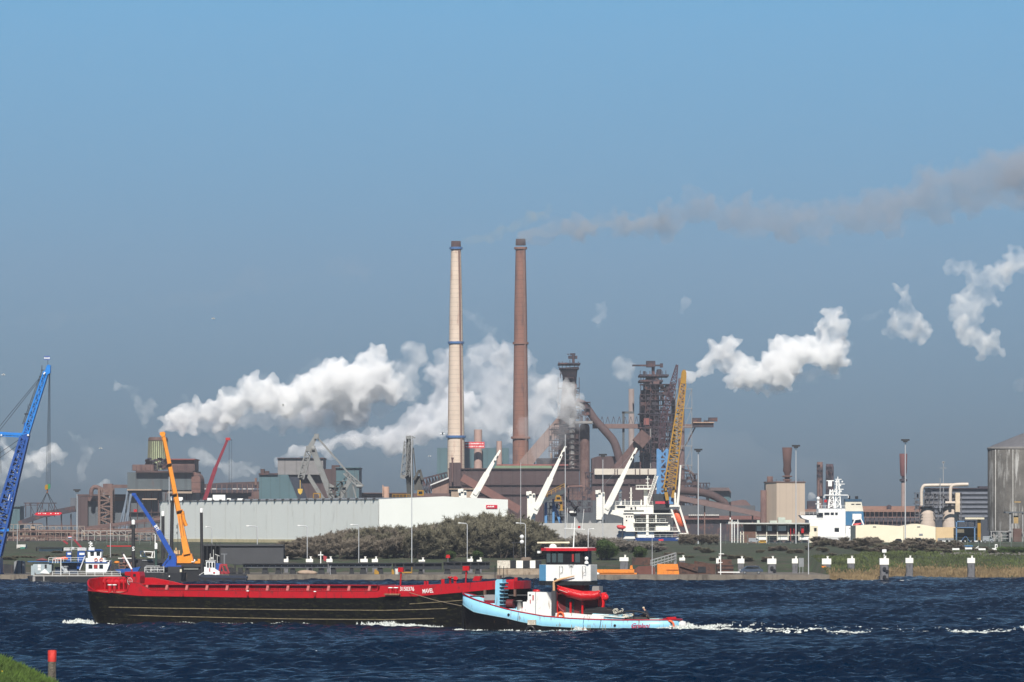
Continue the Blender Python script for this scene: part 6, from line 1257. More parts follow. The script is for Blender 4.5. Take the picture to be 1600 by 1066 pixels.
# work boat
Y = 972; k = Y/F
t = thing('work_boat', 'blue and white work boat with black hull, wheelhouse at its right end', 'boat', (PX(110, Y), Y+3, 0))
part('hull', hull_mesh(PX(42, Y), PX(205, Y), Y, 8, PZ(900.5, Y)), bhull, t)
part('deck_edge', MB().pbox(52, 190, 899, 900.6, Y-.1, .3), mat('deck_edge_pale', (.4, .4, .38), .6), t)
part('side_tyre', MB().tube([P(81.5, 905, Y-.05), P(81.5, 905, Y-.3)], 3.2*k, 16), BLACK, t); part('rudder_pipes', MB().pbox(51, 55, 901, 911, Y-.4, .35).pbox(67.5, 69.5, 900, 909, Y-.4, .35), mat('pipe_pale_grey', (.26, .25, .24), .7), t)
part('lower_house', MB().pbox(134, 166, 879.5, 894.5, Y+1, 5).ppoly([(166, 877), (171, 875.5), (171, 882), (166, 894.5)], Y+1, 5), bwh, t)
part('deck_line', MB().pbox(133, 168, 878.4, 879.6, Y+.8, 5.4), bbl, t)
for x in (138.3, 146.5, 155): part('window', MB().pbox(x, x+6, 882.3, 888.4, Y+.9, .12), GLASS if x != 146.5 else mat('curtain_red', (.30, .02, .02), .7), t)
part('middle_house', MB().pbox(134, 163, 872, 878.4, Y+1.4, 4.2).pbox(160, 172, 875.8, 878.4, Y+1, 5), bwh, t)
wh = part('wheelhouse', MB().ppoly([(136.8, 861), (158.8, 861), (157.5, 872), (137.6, 872)], Y+1.8, 3.4), bwh, t)
for x in (140.8, 150.4): part('window', MB().ppoly([(x, 862.3), (x+6.2, 862.3), (x+5.6, 868.6), (x+.6, 868.6)], Y+1.7, .12), GLASS, wh)
part('roof', MB().ppoly([(148, 861.1), (150, 858.4), (156, 858.4), (159.5, 861.1)], Y+1.6, 3.8).pbox(136, 160, 860.2, 861.2, Y+1.6, 3.8), bbl, wh)
part('mast', MB().pbox(138.5, 147.5, 855.5, 860.2, Y+2.4, 1.6).pbox(140.4, 142.2, 846, 856, Y+3, .3).pbox(138, 144.5, 848, 849, Y+3, .3).pbox(139, 145, 852, 853, Y+3, .4).ball(P(143, 850, Y+3), 1.6*k, 6), WHITE, wh)
for x in (150, 158): part('life_ring', MB().tube([P(x+2.3*math.cos(a), 874.6+2.3*math.sin(a), Y+1.2) for a in [i*math.pi/6 for i in range(13)]], .075, 6), mat('ring_orange', (.7, .22, .1), .5), t)
part('funnel', MB().ppoly([(121, 861.5), (132.5, 861.5), (133, 868), (126.5, 889), (120, 889)], Y+2, 3), bbl, t); part('funnel', MB().pbox(103.5, 111, 862.5, 877.5, Y+2, 2.6), bbl, t)
part('funnel_caps', MB().pbox(105.4, 111, 864, 866.8, Y+1.9, .12).pbox(124, 132, 864, 867.2, Y+1.9, .12), WHITE, t)
part('stair', MB().pbeam((133, 869), (124.5, 891), Y+1.2, 1.6, .8), mat('stair_pale', (.6, .62, .64), .5), t)
part('upper_deck', MB().pbox(76, 134, 878, 879.3, Y+1.2, 4.4).pbox(43, 80, 877, 878.4, Y+1.2, 4.4), mat('upper_deck_blue', (.04, .12, .28), .5), t)
part('engine_house', MB().pbox(97, 122, 879.4, 897, Y+2.6, 3).pbox(86, 97, 886, 897, Y+2.6, 2), mat('engine_house_dark', (.03, .05, .09), .6, var=.3), t)
part('winch', MB().lathe(P(103, 896, Y+1.6), [(.55, 0), (.55, .4), (.3, .5), (.3, 1.1), (.5, 1.2), (.5, 1.4)], 12).pbeam((96, 885), (104, 895), Y+1.2, 3, .4), mat('winch_grey', (.38, .40, .42), .5), t)
part('stern_cabin', MB().ppoly([(53, 880.5), (80.5, 880.5), (80.5, 894), (72, 897), (57, 897.5), (48.5, 888)], Y+1.6, 4).pbox(48.5, 54, 884, 899, Y+1.4, .6), mat('cabin_blue_grey', (.34, .40, .42), .5, var=.1, col2=(.45, .36, .28), amt=.2), t)
part('cabin_panel', MB().pbox(59, 63.6, 882.5, 887, Y+1.5, .1).pbox(59, 63.6, 887.6, 891.5, Y+1.5, .1).ppoly([(62, 895.5), (70, 889), (78, 897)], Y+1.5, .1), WHITE, t); part('cabin_door', MB().pbox(69.8, 73, 882.2, 888, Y+1.5, .1), BLACK, t)
mb = MB().rail([P(82, 899, Y+.1), P(188, 899, Y+.1)], .75, .07, 1.6).rail([P(76, 878, Y+1.2), P(134, 878, Y+1.2)], .8, .06, 1.4).rail([P(133, 861, Y+1.6), P(100, 861, Y+1.8)], .0+.6, .06, 1.4)
for x in (82, 86, 90, 95): mb.pbox(x, x+.8, 872.5, 880, Y+1, .1)
mb.pbox(82, 96, 873, 874, Y+1, .1).pbox(94.5, 95.6, 873, 900, Y+.9, .1); part('railings', mb, WHITE, t)
part('work_platform', MB().pbox(100, 109, 856, 860.5, Y+3, 1).pbox(121, 135, 856, 860.5, Y+3, 1).pbox(112, 116, 855, 858.5, Y+3, 1), mat('platform_pale', (.45, .45, .45), .6), t)
part('deck_crane', MB().pbeam((99, 845), (106, 850), Y+4, 3, .5).pbeam((116, 843), (127, 856), Y+4, 3, .5), mat('crane_dark_red', (.25, .02, .03), .6), t)
fp = part('flag_pole', MB().pbox(111.6, 112.6, 838, 878, Y+4, .1), GREY, t)
for j, c_ in enumerate((RED, WHITE, bbl)): part('flag_stripe', MB().pbox(106.5, 111.8, 837.8+j*1.15, 838.95+j*1.15, Y+4+.0, .04), c_, fp)
one('inflatable_boat', MB().tube([P(82.5, 875.5, Y+1.9), P(86, 874.5, Y+1.9), P(96, 873.6, Y+1.9), P(102, 872.5, Y+1.9), P(106, 873.2, Y+1.9)], [.15, .3, .36, .34, .12], 10), mat('boat_orange_red', (.75, .10, .03), .5), 'orange red inflatable boat lying on the work boat deck rail', 'boat')
one('inflatable_boat', MB().tube([P(57, 875.5, Y+2), P(66, 874.5, Y+2), P(74, 875.5, Y+2)], [.1, .32, .12], 10), mat('boat_maroon', (.16, .03, .03), .6), 'dark maroon rolled boat on the left end of the work boat', 'boat')
# crane pontoon with blue telescopic boom
Y = 976
t = thing('crane_pontoon', 'black pontoon with tyre fender carrying the blue crane', 'pontoon', (PX(250, Y), Y+4, 0))
part('hull', hull_mesh(PX(205, Y), PX(287, Y), Y, 9, PZ(894.8, Y), rake=.03), bhull, t); part('raised_deck', MB().pbox(262, 284, 885.5, 894.8, Y+1, 6), DARK, t)
part('tyre_fender', MB().tube([P(259.5, 901, Y-.05), P(259.5, 901, Y-.4)], 5*Y/F, 18), BLACK, t); part('fender_hub', MB().tube([P(264.5, 900.5, Y-.42), P(264.5, 900.5, Y-.5)], .14, 8), WHITE, t)
part('deck_gear', clutter(228, 256, 884, 894, Y+1.4, 40, 51, 2, 1, 3), mat('gear_pale', (.36, .37, .38), .6), t); part('railings', MB().rail([P(226, 894.5, Y+.5), P(256, 894.5, Y+.5)], 1.0, .07, 1.2), WHITE, t)
tx_ = text('4S', WHITE, t, .95, P(222, 901, Y-.04), bold=.02)
one('deck_plate', MB().pbox(281.5, 284, 889.5, 894, Y-.2, .2), mat('plate_cream', (.7, .65, .5), .6), 'small cream plate on the corner of the crane pontoon', 'plate') if False else part('corner_plate', MB().pbox(281, 284, 889.5, 894, Y+.7, .2), mat('plate_cream', (.7, .65, .5), .6), t)
bcb = mat('crane_blue', (.012, .07, .34), .4, var=.08, scale=.8)
t = thing('telescopic_crane', 'royal blue telescopic crane with white letters on its boom, leaning left', 'crane', (PX(270, Y+4), Y+4, PZ(887, Y)))
part('boom', MB().pbeam((269.5, 868), (247, 829), Y+3.2, 7.5, 1.0, 7).pbeam((247, 829), (210, 773), Y+3.2, 5.4, .8, 4.6), bcb, t)
part('boom_head', MB().pbox(205.8, 212.2, 770.5, 774.6, Y+2.8, 1.1), bcb, t)
part('turret', MB().ppoly([(261, 872), (265, 864), (273, 865), (275.5, 874), (275, 885.5), (258, 885.5)], Y+2.4, 2.6), bcb, t); part('turret_opening', MB().ppoly([(264, 868.5), (267.5, 868.5), (267, 873), (264.5, 875)], Y+2.3, .12), BLACK, t)
part('base', MB().pbox(256, 283, 884, 886.4, Y+1.8, 4).pbeam((262, 874), (254, 884.5), Y+2.4, 2.4, .5), bcb, t)
text('BTS', WHITE, t, .85, P(245.2, 825.8, Y+2.76), rot=(R(90), R(58), 0), bold=.03)
part('ram', MB().pbeam((262, 872), (255, 852), Y+2.6, 2, .4), DARK, t)
# dark pontoon behind, its cargo and frames
t = thing('dark_pontoon', 'flat dark pontoon lying behind the blue crane, loaded with a white frame', 'pontoon', (PX(222, 988), 990, 0)); part('hull', MB().pbox(186, 262, 874, 915, 990, 6).pbox(196, 260, 880, 915, 987, 3), DARK, t); part('deck_patches', MB().pbox(208, 212, 872, 876, 989.6, .3).pbox(222, 236, 875, 876.6, 989.8, .1).pbox(234, 239, 875, 877, 989.8, .1), GREY, t)
t = thing('cabin_frame', 'white open cabin frame on the dark pontoon', 'frame', P(230, 873, 991)); mb = MB()
for a, b in (((219.5, 861.5), (240, 862.5)), ((220, 869), (239.5, 871.5)), ((219.8, 861), (220, 869.5)), ((226, 862), (225.6, 870)), ((238.6, 862.5), (237, 871.5)), ((241.5, 861), (241.5, 872))): mb.pbeam(a, b, 991, 1.3, .2)
part('frame', mb, WHITE, t)
t = thing('cross_bar_staff', 'thin white pole lying level on a post left of the dark pontoon', 'staff', P(196, 877, 989)); part('bar', MB().pbox(184.5, 208, 871.8, 873, 989, .15), WHITE, t); part('post', MB().pbox(193.4, 194.2, 872.9, 880, 989, .12).pbox(191, 194, 871, 873.2, 988.8, .4), mat('staff_pink', (.6, .35, .35), .6), t)
one('work_skiff', MB().prism([(PX(180, 980), PZ(890, 980)), (PX(206, 980), PZ(888, 980)), (PX(220, 980), PZ(885.5, 980)), (PX(216, 980), PZ(893, 980)), (PX(186, 980), PZ(895, 980))], 979, 981.4), bbl, 'blue skiff bow showing above the red barge bow', 'boat')
one('deck_cargo', clutter(186, 205, 879, 888, 985, 40, 61, 2, 1, 3), mat('cargo_mixed', (.35, .12, .08), .7, var=.5, scale=2, col2=(.05, .15, .12), amt=.5), 'jumble of small red and green gear left of the crane pontoon', 'gear')
one('yellow_gear', MB().ball(P(182.5, 879, 986), .35, 8, 1.6, 1, .8), orm, 'small orange yellow tarpaulin bundle near the work boat bow', 'bundle')
# orange mobile crane on a dark deck barge
Y = 992
t = thing('deck_barge', 'low dark deck barge under the orange mobile crane', 'barge', (PX(298, Y), Y, 0)); part('hull', MB().pbox(278, 320, 886, 914, Y-3, 9), bhull, t); part('deck', MB().pbox(276, 322, 883, 886.2, Y-3.4, 10), DARK, t); part('coaming', MB().pbox(283, 310, 887.5, 890.5, Y-3.2, .15), mat('coaming_green_grey', (.14, .15, .14), .7), t)
co_ = mat('crane_orange', (.78, .27, .02), .45, var=.1, scale=.6)
t = thing('mobile_crane', 'bright orange mobile crane, its long telescopic boom towering over the warehouse end', 'crane', (PX(292, Y), Y, PZ(883, Y)))
part('boom_base', MB().pbeam((292.5, 866), (279, 800), Y-1, 16, 1.3, 8.5), co_, t)
part('boom_middle', MB().pbeam((280, 803), (272, 763), Y-.9, 7.6, 1.0, 7).pbeam((272, 763), (264.5, 724), Y-.9, 6.4, .9, 6), co_, t); part('boom_tip', MB().pbeam((264.5, 724), (254.5, 678), Y-.9, 5.2, .8, 4.6), co_, t)
part('collars', MB().pbeam((275.8, 799.5), (285, 797.2), Y-1.3, 1.4, 1.6).pbeam((269, 773), (276.4, 771.4), Y-1.2, 1.3, 1.4).pbeam((261, 725.6), (268, 724.2), Y-1.2, 1.3, 1.3), mat('collar_dark', (.16, .06, .02), .5), t)
part('boom_head', MB().ppoly([(249.5, 679), (250, 675.5), (256, 674.5), (258.5, 677), (257, 682), (253, 683)], Y-1.3, 1.2), co_, t)
part('boom_seams', MB().pbeam((287, 866), (279.5, 806), Y-1.75, .9, .1).pbeam((291.5, 866), (283, 806), Y-1.75, .7, .1), mat('seam_brown', (.25, .09, .02), .6), t)
part('superstructure', MB().ppoly([(276.5, 868.5), (284, 868), (286, 863), (299, 865.5), (301.5, 874), (301.5, 880), (276.5, 880)], Y-1.6, 2.6), co_, t)
part('counterweight', MB().ppoly([(301.5, 877), (309, 877), (309, 873.5), (315.5, 873.5), (315.5, 880.4), (301.5, 880.4)], Y-1.6, 2.6), co_, t); part('carrier', MB().pbox(276, 318, 880.4, 883.1, Y-1.4, 2.4), DARK, t)
part('rigging', MB().tube([P(253.5, 683, Y-1.8), P(276, 800, Y-1.8)], .03, 4).pbox(277.5, 278.3, 818, 868, Y-1.9, .06).pbox(275.8, 277, 820, 826, Y-1.9, .1).pbox(275.8, 277, 831, 835, Y-1.9, .1), DARK, t)
part('hose_reel', MB().tube([P(285, 799, Y-1.4), P(287, 812, Y-1.4), P(291, 822, Y-1.4)], .35, 8).pbeam((284, 796), (286, 803), Y-1.6, 3.4, .3), co_, t)
part('steps', MB().pbox(272, 281, 860, 866, Y-.6, .8).pbox(274, 276, 856, 861, Y-.6, .6), mat('step_cream', (.55, .38, .2), .6), t); part('outrigger', MB().pbox(299, 304, 877.4, 878.6, Y-1.8, .12).pbox(303, 305, 874, 877, Y-1.8, .1), WHITE, t)
# small tug
Y = 984; k = Y/F
t = thing('small_tug', 'small dark hulled tug with white wheelhouse and dark red deck frame moored at the quay', 'tug', (PX(345, Y), Y+2, 0))
hp = [(309, 899.5), (316, 897.5), (330, 899), (384, 899.8), (386, 902), (383, 911), (318, 911), (312, 906)]
part('hull', MB().ppoly(hp, Y, 4.4), mat('tug_navy', (.018, .025, .045), .45), t); part('rubbing_band', MB().ppoly([(309, 899.5), (317, 902.5), (384, 903.5), (384, 904.8), (316, 904.5), (309.5, 901)], Y-.15, .14), BLACK, t)
for x in (320, 334, 349, 365): part('tyre_fender', MB().tube([P(x, 905.5, Y-.16), P(x, 905.5, Y-.4)], 2.4*k, 12), BLACK, t)
part('house', MB().pbox(322, 336, 877, 897.8, Y+1, 2.6).pbox(319, 324, 886, 898, Y+1.2, 2.2).ppoly([(336, 889), (343, 893), (343, 898), (336, 898)], Y+1, 2.6), bwh, t)
for x in (323.4, 327.6, 332.2): part('window', MB().pbox(x, x+3, 879, 886.5, Y+.9, .12), GLASS, t)
part('red_trim', MB().pbox(327, 328.5, 888, 893, Y+.88, .06).pbox(333, 336, 894, 896, Y+.88, .06), RED, t)
part('roof_gear', MB().pbox(321, 337, 875.6, 877, Y+.9, 2.8).pbox(327, 334, 872.4, 875.6, Y+1.6, 1.2).ball(P(331, 873, Y+1.4), .3, 8).pbox(328, 329, 865, 873, Y+2, .15).pbox(333, 334, 859, 874, Y+2, .12).pbeam((336, 866), (343, 869), Y+2, 1.2).pbox(339, 340, 868, 880, Y+2, .15), mat('gear_steel', (.42, .42, .40), .6), t)
part('funnel', MB().ppoly([(337, 880), (346, 881), (346.5, 892), (338, 892)], Y+1.6, 1.6), bbl, t); part('mast', MB().pbox(349.5, 351.5, 866.5, 884, Y+2, .3).pbox(345.5, 354.6, 865.2, 866.6, Y+2, .8), mat('mast_grey_dark', (.16, .17, .18), .5), t)
part('tow_frame', MB().pbeam((345, 882), (342, 897), Y+1.2, 2.4, .4).pbeam((353, 883), (358, 896), Y+1.2, 2.4, .4).pbox(344, 355, 881.4, 884, Y+1.2, .4).pbeam((347, 884), (351, 896), Y+1.4, 2, .4).pbox(343, 358, 893, 897, Y+1.4, 1), mat('frame_crimson', (.33, .02, .03), .5), t)
part('bulwark_rail', MB().tube([P(311, 899, Y+.1), P(318, 894.5, Y+.3), P(326, 896.5, Y+.05), P(338, 898.5, Y+.05)], .05, 6), WHITE, t)
part('after_deck', MB().pbox(358, 384, 896.5, 899.6, Y+1, 2.4), DARK, t)
# big blue lattice crane, hook and load
Y = 1010; k = Y/F
bc = mat('crane_bright_blue', (.018, .20, .60), .4, var=.08, scale=.4); bc2 = mat('crane_deep_blue', (.012, .07, .29), .45, var=.1, scale=.4)
t = thing('crawler_crane', 'huge blue lattice boom crane at the left edge with white letters and flag', 'crane', (PX(-30, Y), Y+3, QZ))
part('upper_boom', MB().truss(P(39.5, 681, Y), P(72, 581, Y), 9*k, 1.5, 15, .28, 6*k, 1.0).beam(P(44, 681, Y), P(75.5, 580, Y), .5, .42).beam(P(40, 681, Y-.3), P(72.5, 582, Y-.3), .16), bc, t)
part('boom_head', MB().ppoly([(68.5, 585), (73, 571.5), (76, 569.5), (79, 571.5), (78.4, 583), (72, 587)], Y-.7, 1.6), bc, t)
part('lower_boom', MB().truss(P(-12, 868, Y), P(38, 684, Y), 24*k, 2.6, 19, .42, 11*k, 1.6).beam(P(1, 868, Y), P(44, 681, Y), .75, .9).beam(P(-23, 868, Y), P(34, 684, Y), .55, .8).beam(P(-11, 868, Y-.4), P(39, 683, Y-.4), .4, .9), bc2, t)
part('boom_joint', MB().ppoly([(35, 684), (38, 659), (42, 661), (46, 680), (44, 690), (36, 690)], Y-.8, 2).pbox(0, 1, 0, 1, Y, .01) if False else MB().ppoly([(34, 686), (38, 660), (42, 662), (46, 680), (44, 689)], Y-.8, 2), bc2, t)
part('strut', MB().truss(P(-45, 676, Y), P(44, 681, Y), .8, .7, 16, .2).beam(P(-45, 675.6, Y-.4), P(43, 680, Y-.4), .5, .42), bc, t); part('pivot_pin', MB().tube([P(43.8, 680, Y-.9), P(43.8, 680, Y-1.1)], .2, 10).tube([P(2, 680, Y-.6), P(2, 680, Y-.8)], .18, 8).pbeam((68, 585), (70.6, 581.5), Y-1, 2, .1), WHITE, t)
part('cross_beam', MB().pbeam((-14, 832), (14, 828), Y-1, 4, .5), bc, t)
part('access_ladder', MB().truss(P(36, 663, Y), P(66, 581, Y), .35, .3, 18, .05).pbox(64, 69, 578, 579, Y, .3).pbox(65, 66, 571, 581, Y, .06).pbox(61, 66, 588, 589, Y, .3).pbox(38, 44, 646, 648, Y-.5, .5).pbox(43.4, 44, 632, 647, Y-.5, .05).pbox(47, 47.6, 632, 640, Y-.5, .05), DARK, t)
rp = MB()
for a, b in (((68, 583), (-20, 690)), ((67, 587), (-20, 697)), ((34, 684), (-25, 725)), ((36, 690), (-25, 733)), ((-1, 672), (-1, 735)), ((1, 700), (1.6, 740)), ((41, 690), (10, 850)), ((38, 700), (6, 850))): rp.tube([P(*a, Y+.2), P(*b, Y+.2)], .045, 4)
part('stay_ropes', rp, DARK, t)
rp = MB()
for x0, x1 in ((76.5, 72), (77, 74.5), (77.5, 76.5), (78.3, 78.6)): rp.tube([P(x0, 583, Y-.4), P(x1, 757, Y-.4)], .035, 4)
part('hoist_ropes', rp, DARK, t)
part('hook_block', MB().ppoly([(70, 759), (72, 757.2), (75, 757.5), (74.6, 764.5), (72, 766), (70, 764)], Y-.9, .8), yel, t); part('hook_block_side', MB().ppoly([(74, 756.5), (78.4, 756.5), (78.4, 763), (76, 764.5), (74, 763)], Y-.7, .7), mat('block_green', (.02, .22, .09), .5), t)
part('hook', MB().tube([P(73.8, 765, Y-.5), P(74.6, 768, Y-.5), P(73.8, 770, Y-.5), P(72.4, 768.6, Y-.5)], .12, 6), mat('hook_rust', (.35, .15, .08), .6), t)
part('flag_pole', MB().pbox(74.4, 75, 556, 571, Y, .06), DARK, t); fl_ = part('flag', MB().pbox(69, 78, 556.4, 562.6, Y-.06, .04), bbl, t); part('flag_stripe', MB().pbox(69.4, 77.4, 558, 561.2, Y-.09, .02), WHITE, fl_)
text('BTS', mat('flag_letter', (.15, .2, .4), .6), fl_, .42, P(73.4, 559.6, Y-.12), bold=.01)
for ch, px_, py_ in (('B', 16.4, 777), ('T', 14.6, 785), ('S', 12.4, 793.4)): text(ch, WHITE, t, 1.25, P(px_, py_, Y-1.55), rot=(R(90), R(15), 0), bold=.05)
part('letter_panel', MB().pbeam((19.6, 768), (10.2, 803), Y-1.1, 8, .5), bc2, t)
part('machine_deck', MB().pbox(-70, 0, 872, 896, Y+2, 6).pbox(-60, 0, 896, 898.2, Y+1, 8), bc2, t)
t = thing('lifting_beam', 'red spreader beam with white marks hanging on slings from the blue lattice crane', 'lifting beam', P(75.5, 805, Y-.5))
part('beam', MB().ppoly([(53.6, 804), (57, 801), (94, 800.6), (97, 802), (93, 805.2), (58, 805.6)], Y-.8, .5), mat('beam_red', (.60, .015, .03), .5, var=.1), t)
mb = MB(); [mb.pbox(x, x+w_, 801.8, 803.2, Y-.85, .04) for x, w_ in ((60, 1.2), (62.4, 1), (67, 1), (69.6, 2.2), (78.6, 1.8), (86, 1.8), (89.6, 2))]; part('white_marks', mb, WHITE, t)
mb = MB(); [mb.tube([P(73.6, 769, Y-.5), P(x, 800.8, Y-.5)], .05, 4) for x in (57, 61.5, 85, 92)]; part('slings', mb, DARK, t)
# gulls
def gull(px, py, Y, s, label):
    c = P(px, py, Y); t = thing('gull', label, 'bird', c, 'gulls over the harbour'); mb = MB().tube([c+Vector((-.3*s, 0, 0)), c+Vector((-.1*s, 0, .02*s)), c+Vector((.2*s, 0, 0)), c+Vector((.36*s, 0, .02))], [.02*s, .09*s, .08*s, .01*s], 8)
    for q in (-1, 1): mb.add([c+Vector((-.1*s, 0, .03*s)), c+Vector((.12*s, 0, .03*s)), c+Vector((.1*s, q*.35*s, .22*s)), c+Vector((.16*s, q*.75*s, .12*s)), c+Vector((-.02*s, q*.35*s, .25*s))], [(0, 1, 2, 4), (4, 2, 3)])
    part('body', mb, WHITE, t); part('wing_tips', MB().add([c+Vector((.08*s, q*.6*s, .19*s+.01)) if i == 0 else c+Vector((.17*s, q*.8*s, .12*s)) if i == 1 else c+Vector((.15*s, q*.55*s, .17*s+.01)) for q in (-1, 1) for i in range(3)], [(0, 1, 2), (3, 4, 5)]), BLACK, t)
gull(691, 678.5, 900, 1.5, 'gull flying just left of the blue ring of the cream chimney'); gull(442, 634, 900, 1.2, 'gull flying in front of the white steam'); gull(333, 498, 900, 1.0, 'small gull high in the blue sky left of the steam')
gull(157, 700.8, 900, 1.0, 'small gull in the sky left of the cooling tower'); gull(5, 586, 900, 1.1, 'gull at the far left edge beside the blue crane stays'); gull(671, 713, 900, .9, 'tiny gull just above the teal power house')

rr = random.Random(77); n = 0
for px, w_, yt, c_, what in ((12, 30, 882, DARK, 'low dark steel stack'), (30, 16, 876, GREY, 'grey equipment crate'), (100, 22, 886, rustk, 'rusty steel heap'), (176, 14, 882, DARK, 'dark generator box'), (196, 26, 884, DARK, 'dark steel stack'), (228, 18, 880, DARK, 'dark container'), (258, 14, 876, rustk, 'rust brown tank'), (330, 16, 884, DARK, 'black winch box'), (300, 14, 888, GREY, 'grey deck box'), (356, 12, 886, rustk, 'rusty plate stack')):
    n += 1; Yk = rr.uniform(1022, 1040); t = thing('quay_cargo', what+', %s from the left on the quay behind the boats' % nth(n), 'cargo', (PX(px, Yk), Yk, QZ), 'cargo along the left quay')
    part('body', MB().ppoly([(px-w_/2, 898), (px-w_/2, yt+2), (px-w_/4, yt), (px+w_/3, yt+.6), (px+w_/2, yt+3), (px+w_/2, 898)], Yk, 2.5), c_, t); part('straps', MB().pbox(px-w_/4, px-w_/4+.8, yt+.5, 898, Yk-.08, .07).pbox(px+w_/5, px+w_/5+.8, yt+1, 898, Yk-.08, .07), RUST, t)
# ---------------- the barge ----------------
class Local:
    """frame of a boat: x along the hull from its left end, y away from the camera side, turned by rz"""
    def __init__(s, X0, Y0, rz): s.X0, s.Y0, s.c, s.s = X0, Y0, math.cos(rz), math.sin(rz); s.rz = rz
    def at(s, px, py, w):                              # photograph pixel and lateral offset -> local point
        x = 0
        for _ in range(8): Y = s.Y0 + x*s.s + w*s.c; x = ((px-CX)*Y/F - s.X0 + w*s.s)/s.c
        Y = s.Y0 + x*s.s + w*s.c; return Vector((x, w, CZ-(py-HY)*Y/F))
BL = Local(PX(134, 568), 568.0, math.atan2(-14, 48.6))
def bq(px, py, w=0): return BL.at(px, py, w)
def lpoly(L, pts, w, th):                               # polygon in photograph pixels on the plane y = w of a boat
    return MB().prism([(q.x, q.z) for q in (L.at(a, b, w) for a, b in pts)], w, w+th)
def lbox(L, x0, x1, y0, y1, w, th): return lpoly(L, [(x0, y0), (x1, y0), (x1, y1), (x0, y1)], w, th)
t = BT = thing('hopper_barge', 'long black hulled barge with bright red bulwarks, pushed along by the pale blue tug', 'barge', (BL.X0, BL.Y0, 0), rz=BL.rz)
hullm = mat('barge_black', (.002, .0022, .0022), .6, var=.5, scale=.5, col2=(.026, .026, .010), amt=.34, streak=-2.5, bump=.25, bscale=1.6, spec=.12)
redm = mat('barge_red', (.43, .004, .011), .38, var=.10, scale=.8, col2=(.20, .02, .02), amt=.30, streak=.6)
beam, LB = 8.6, bq(820, 930).x
xs_ = [bq(px, 930).x for px in (134, 190, 220, 440, 587, 597, 650, 725, 771, 820)]; zs_ = [bq(px, py).z for px, py in ((134, 924), (190, 928), (220, 931), (440, 934), (590, 934), (597, 932), (650, 931.5), (725, 925), (771, 920.6), (820, 920))]
def bz(x): return float(np.interp(x, xs_, zs_))
def outline(L, B, e0, e1, n=10, x0=0.0, p=2.4):
    pts = []
    for i in range(n+1): a = math.pi/2*(1-i/n); pts.append((x0+e0*(1-math.sin(a)**(2/p) if False else 1-abs(math.sin(a))**(2/p)), B/2-B/2*abs(math.cos(a))**(2/p)))
    for i in range(n+1): a = math.pi/2*i/n; pts.append((L-e1+e1*abs(math.sin(a))**(2/p), B/2-B/2*abs(math.cos(a))**(2/p)))
    nr = pts; fr = [(x, B-y) for x, y in nr[::-1]]; return nr+fr[1:-1] if False else nr+fr
def densify(o, step=2.0):
    r = []
    for i, a in enumerate(o):
        b = o[(i+1) % len(o)]; d = math.hypot(b[0]-a[0], b[1]-a[1])
        if d < 1e-4: continue
        k_ = max(1, int(d/step)); r += [(a[0]+(b[0]-a[0])*j/k_, a[1]+(b[1]-a[1])*j/k_) for j in range(k_)]
    return r
def loft(rings, cap_top=True, cap_bot=True, smooth=True):
    mb = MB(); n = len(rings[0]); vs = [p for r in rings for p in r]; fs = []
    for l in range(len(rings)-1):
        for i in range(n): j = (i+1) % n; fs.append((l*n+i, l*n+j, (l+1)*n+j, (l+1)*n+i))
    mb.add(vs, fs, smooth)
    if cap_bot: mb.add(rings[0], [tuple(range(n-1, -1, -1))])
    if cap_top: mb.add(rings[-1], [tuple(range(n))])
    return mb
LB -= .9; top = densify(outline(LB, beam, 3.7, 2.5, x0=-.9)); 
def shrink(o, L, dx0, dx1, e=6.0): return [(x + dx0*max(0, 1-x/e) - dx1*max(0, 1-(L-x)/e), y) for x, y in o]
rings = []
for f, d0, d1 in ((-1.6, 2.0, 2.6), (0.0, 1.0, 1.6), (.5, .25, .5), (1, 0, 0)):
    s = shrink(top, LB, d0, d1); rings.append([(x, y, (f if f <= 0 else bz(x)*f)) for x, y in s])
part('hull', loft(rings), hullm, t)
part('deck', MB().prism([(x, .15+y*(beam-.3)/beam) for x, y in top], -.02, .015, 'z').add([], []) if False else loft([[(x, .1+y*(beam-.2)/beam, bz(x)+.01) for x, y in top], [(x, .1+y*(beam-.2)/beam, bz(x)+.03) for x, y in top]], True, False, False), mat('deck_dusty', (.40, .17, .13), .9, var=.2, scale=.8, col2=(.5, .34, .24), amt=.4), t)
for ys_ in ([(170, 949), (250, 950.5), (460, 953), (600, 954), (660, 952.5), (699, 951)], [(166, 960), (250, 963), (460, 967.5), (600, 968.5), (678, 966.5)]):
    pts = [bq(a, b, 0) for a, b in ys_]; part('rubbing_strake', MB().tube([(p.x, -.02 if p.x > 2.6 else .1, p.z) for p in pts], .055, 5), mat('strake_tan', (.16, .13, .075), .8, var=.5, scale=2), t)
pts = [(640, 944), (700, 940), (730, 937.6)]; part('rubbing_strake', MB().tube([(bq(a, b).x, -.03, bq(a, b).z) for a, b in pts], .05, 5), MATS['strake_tan'], t)
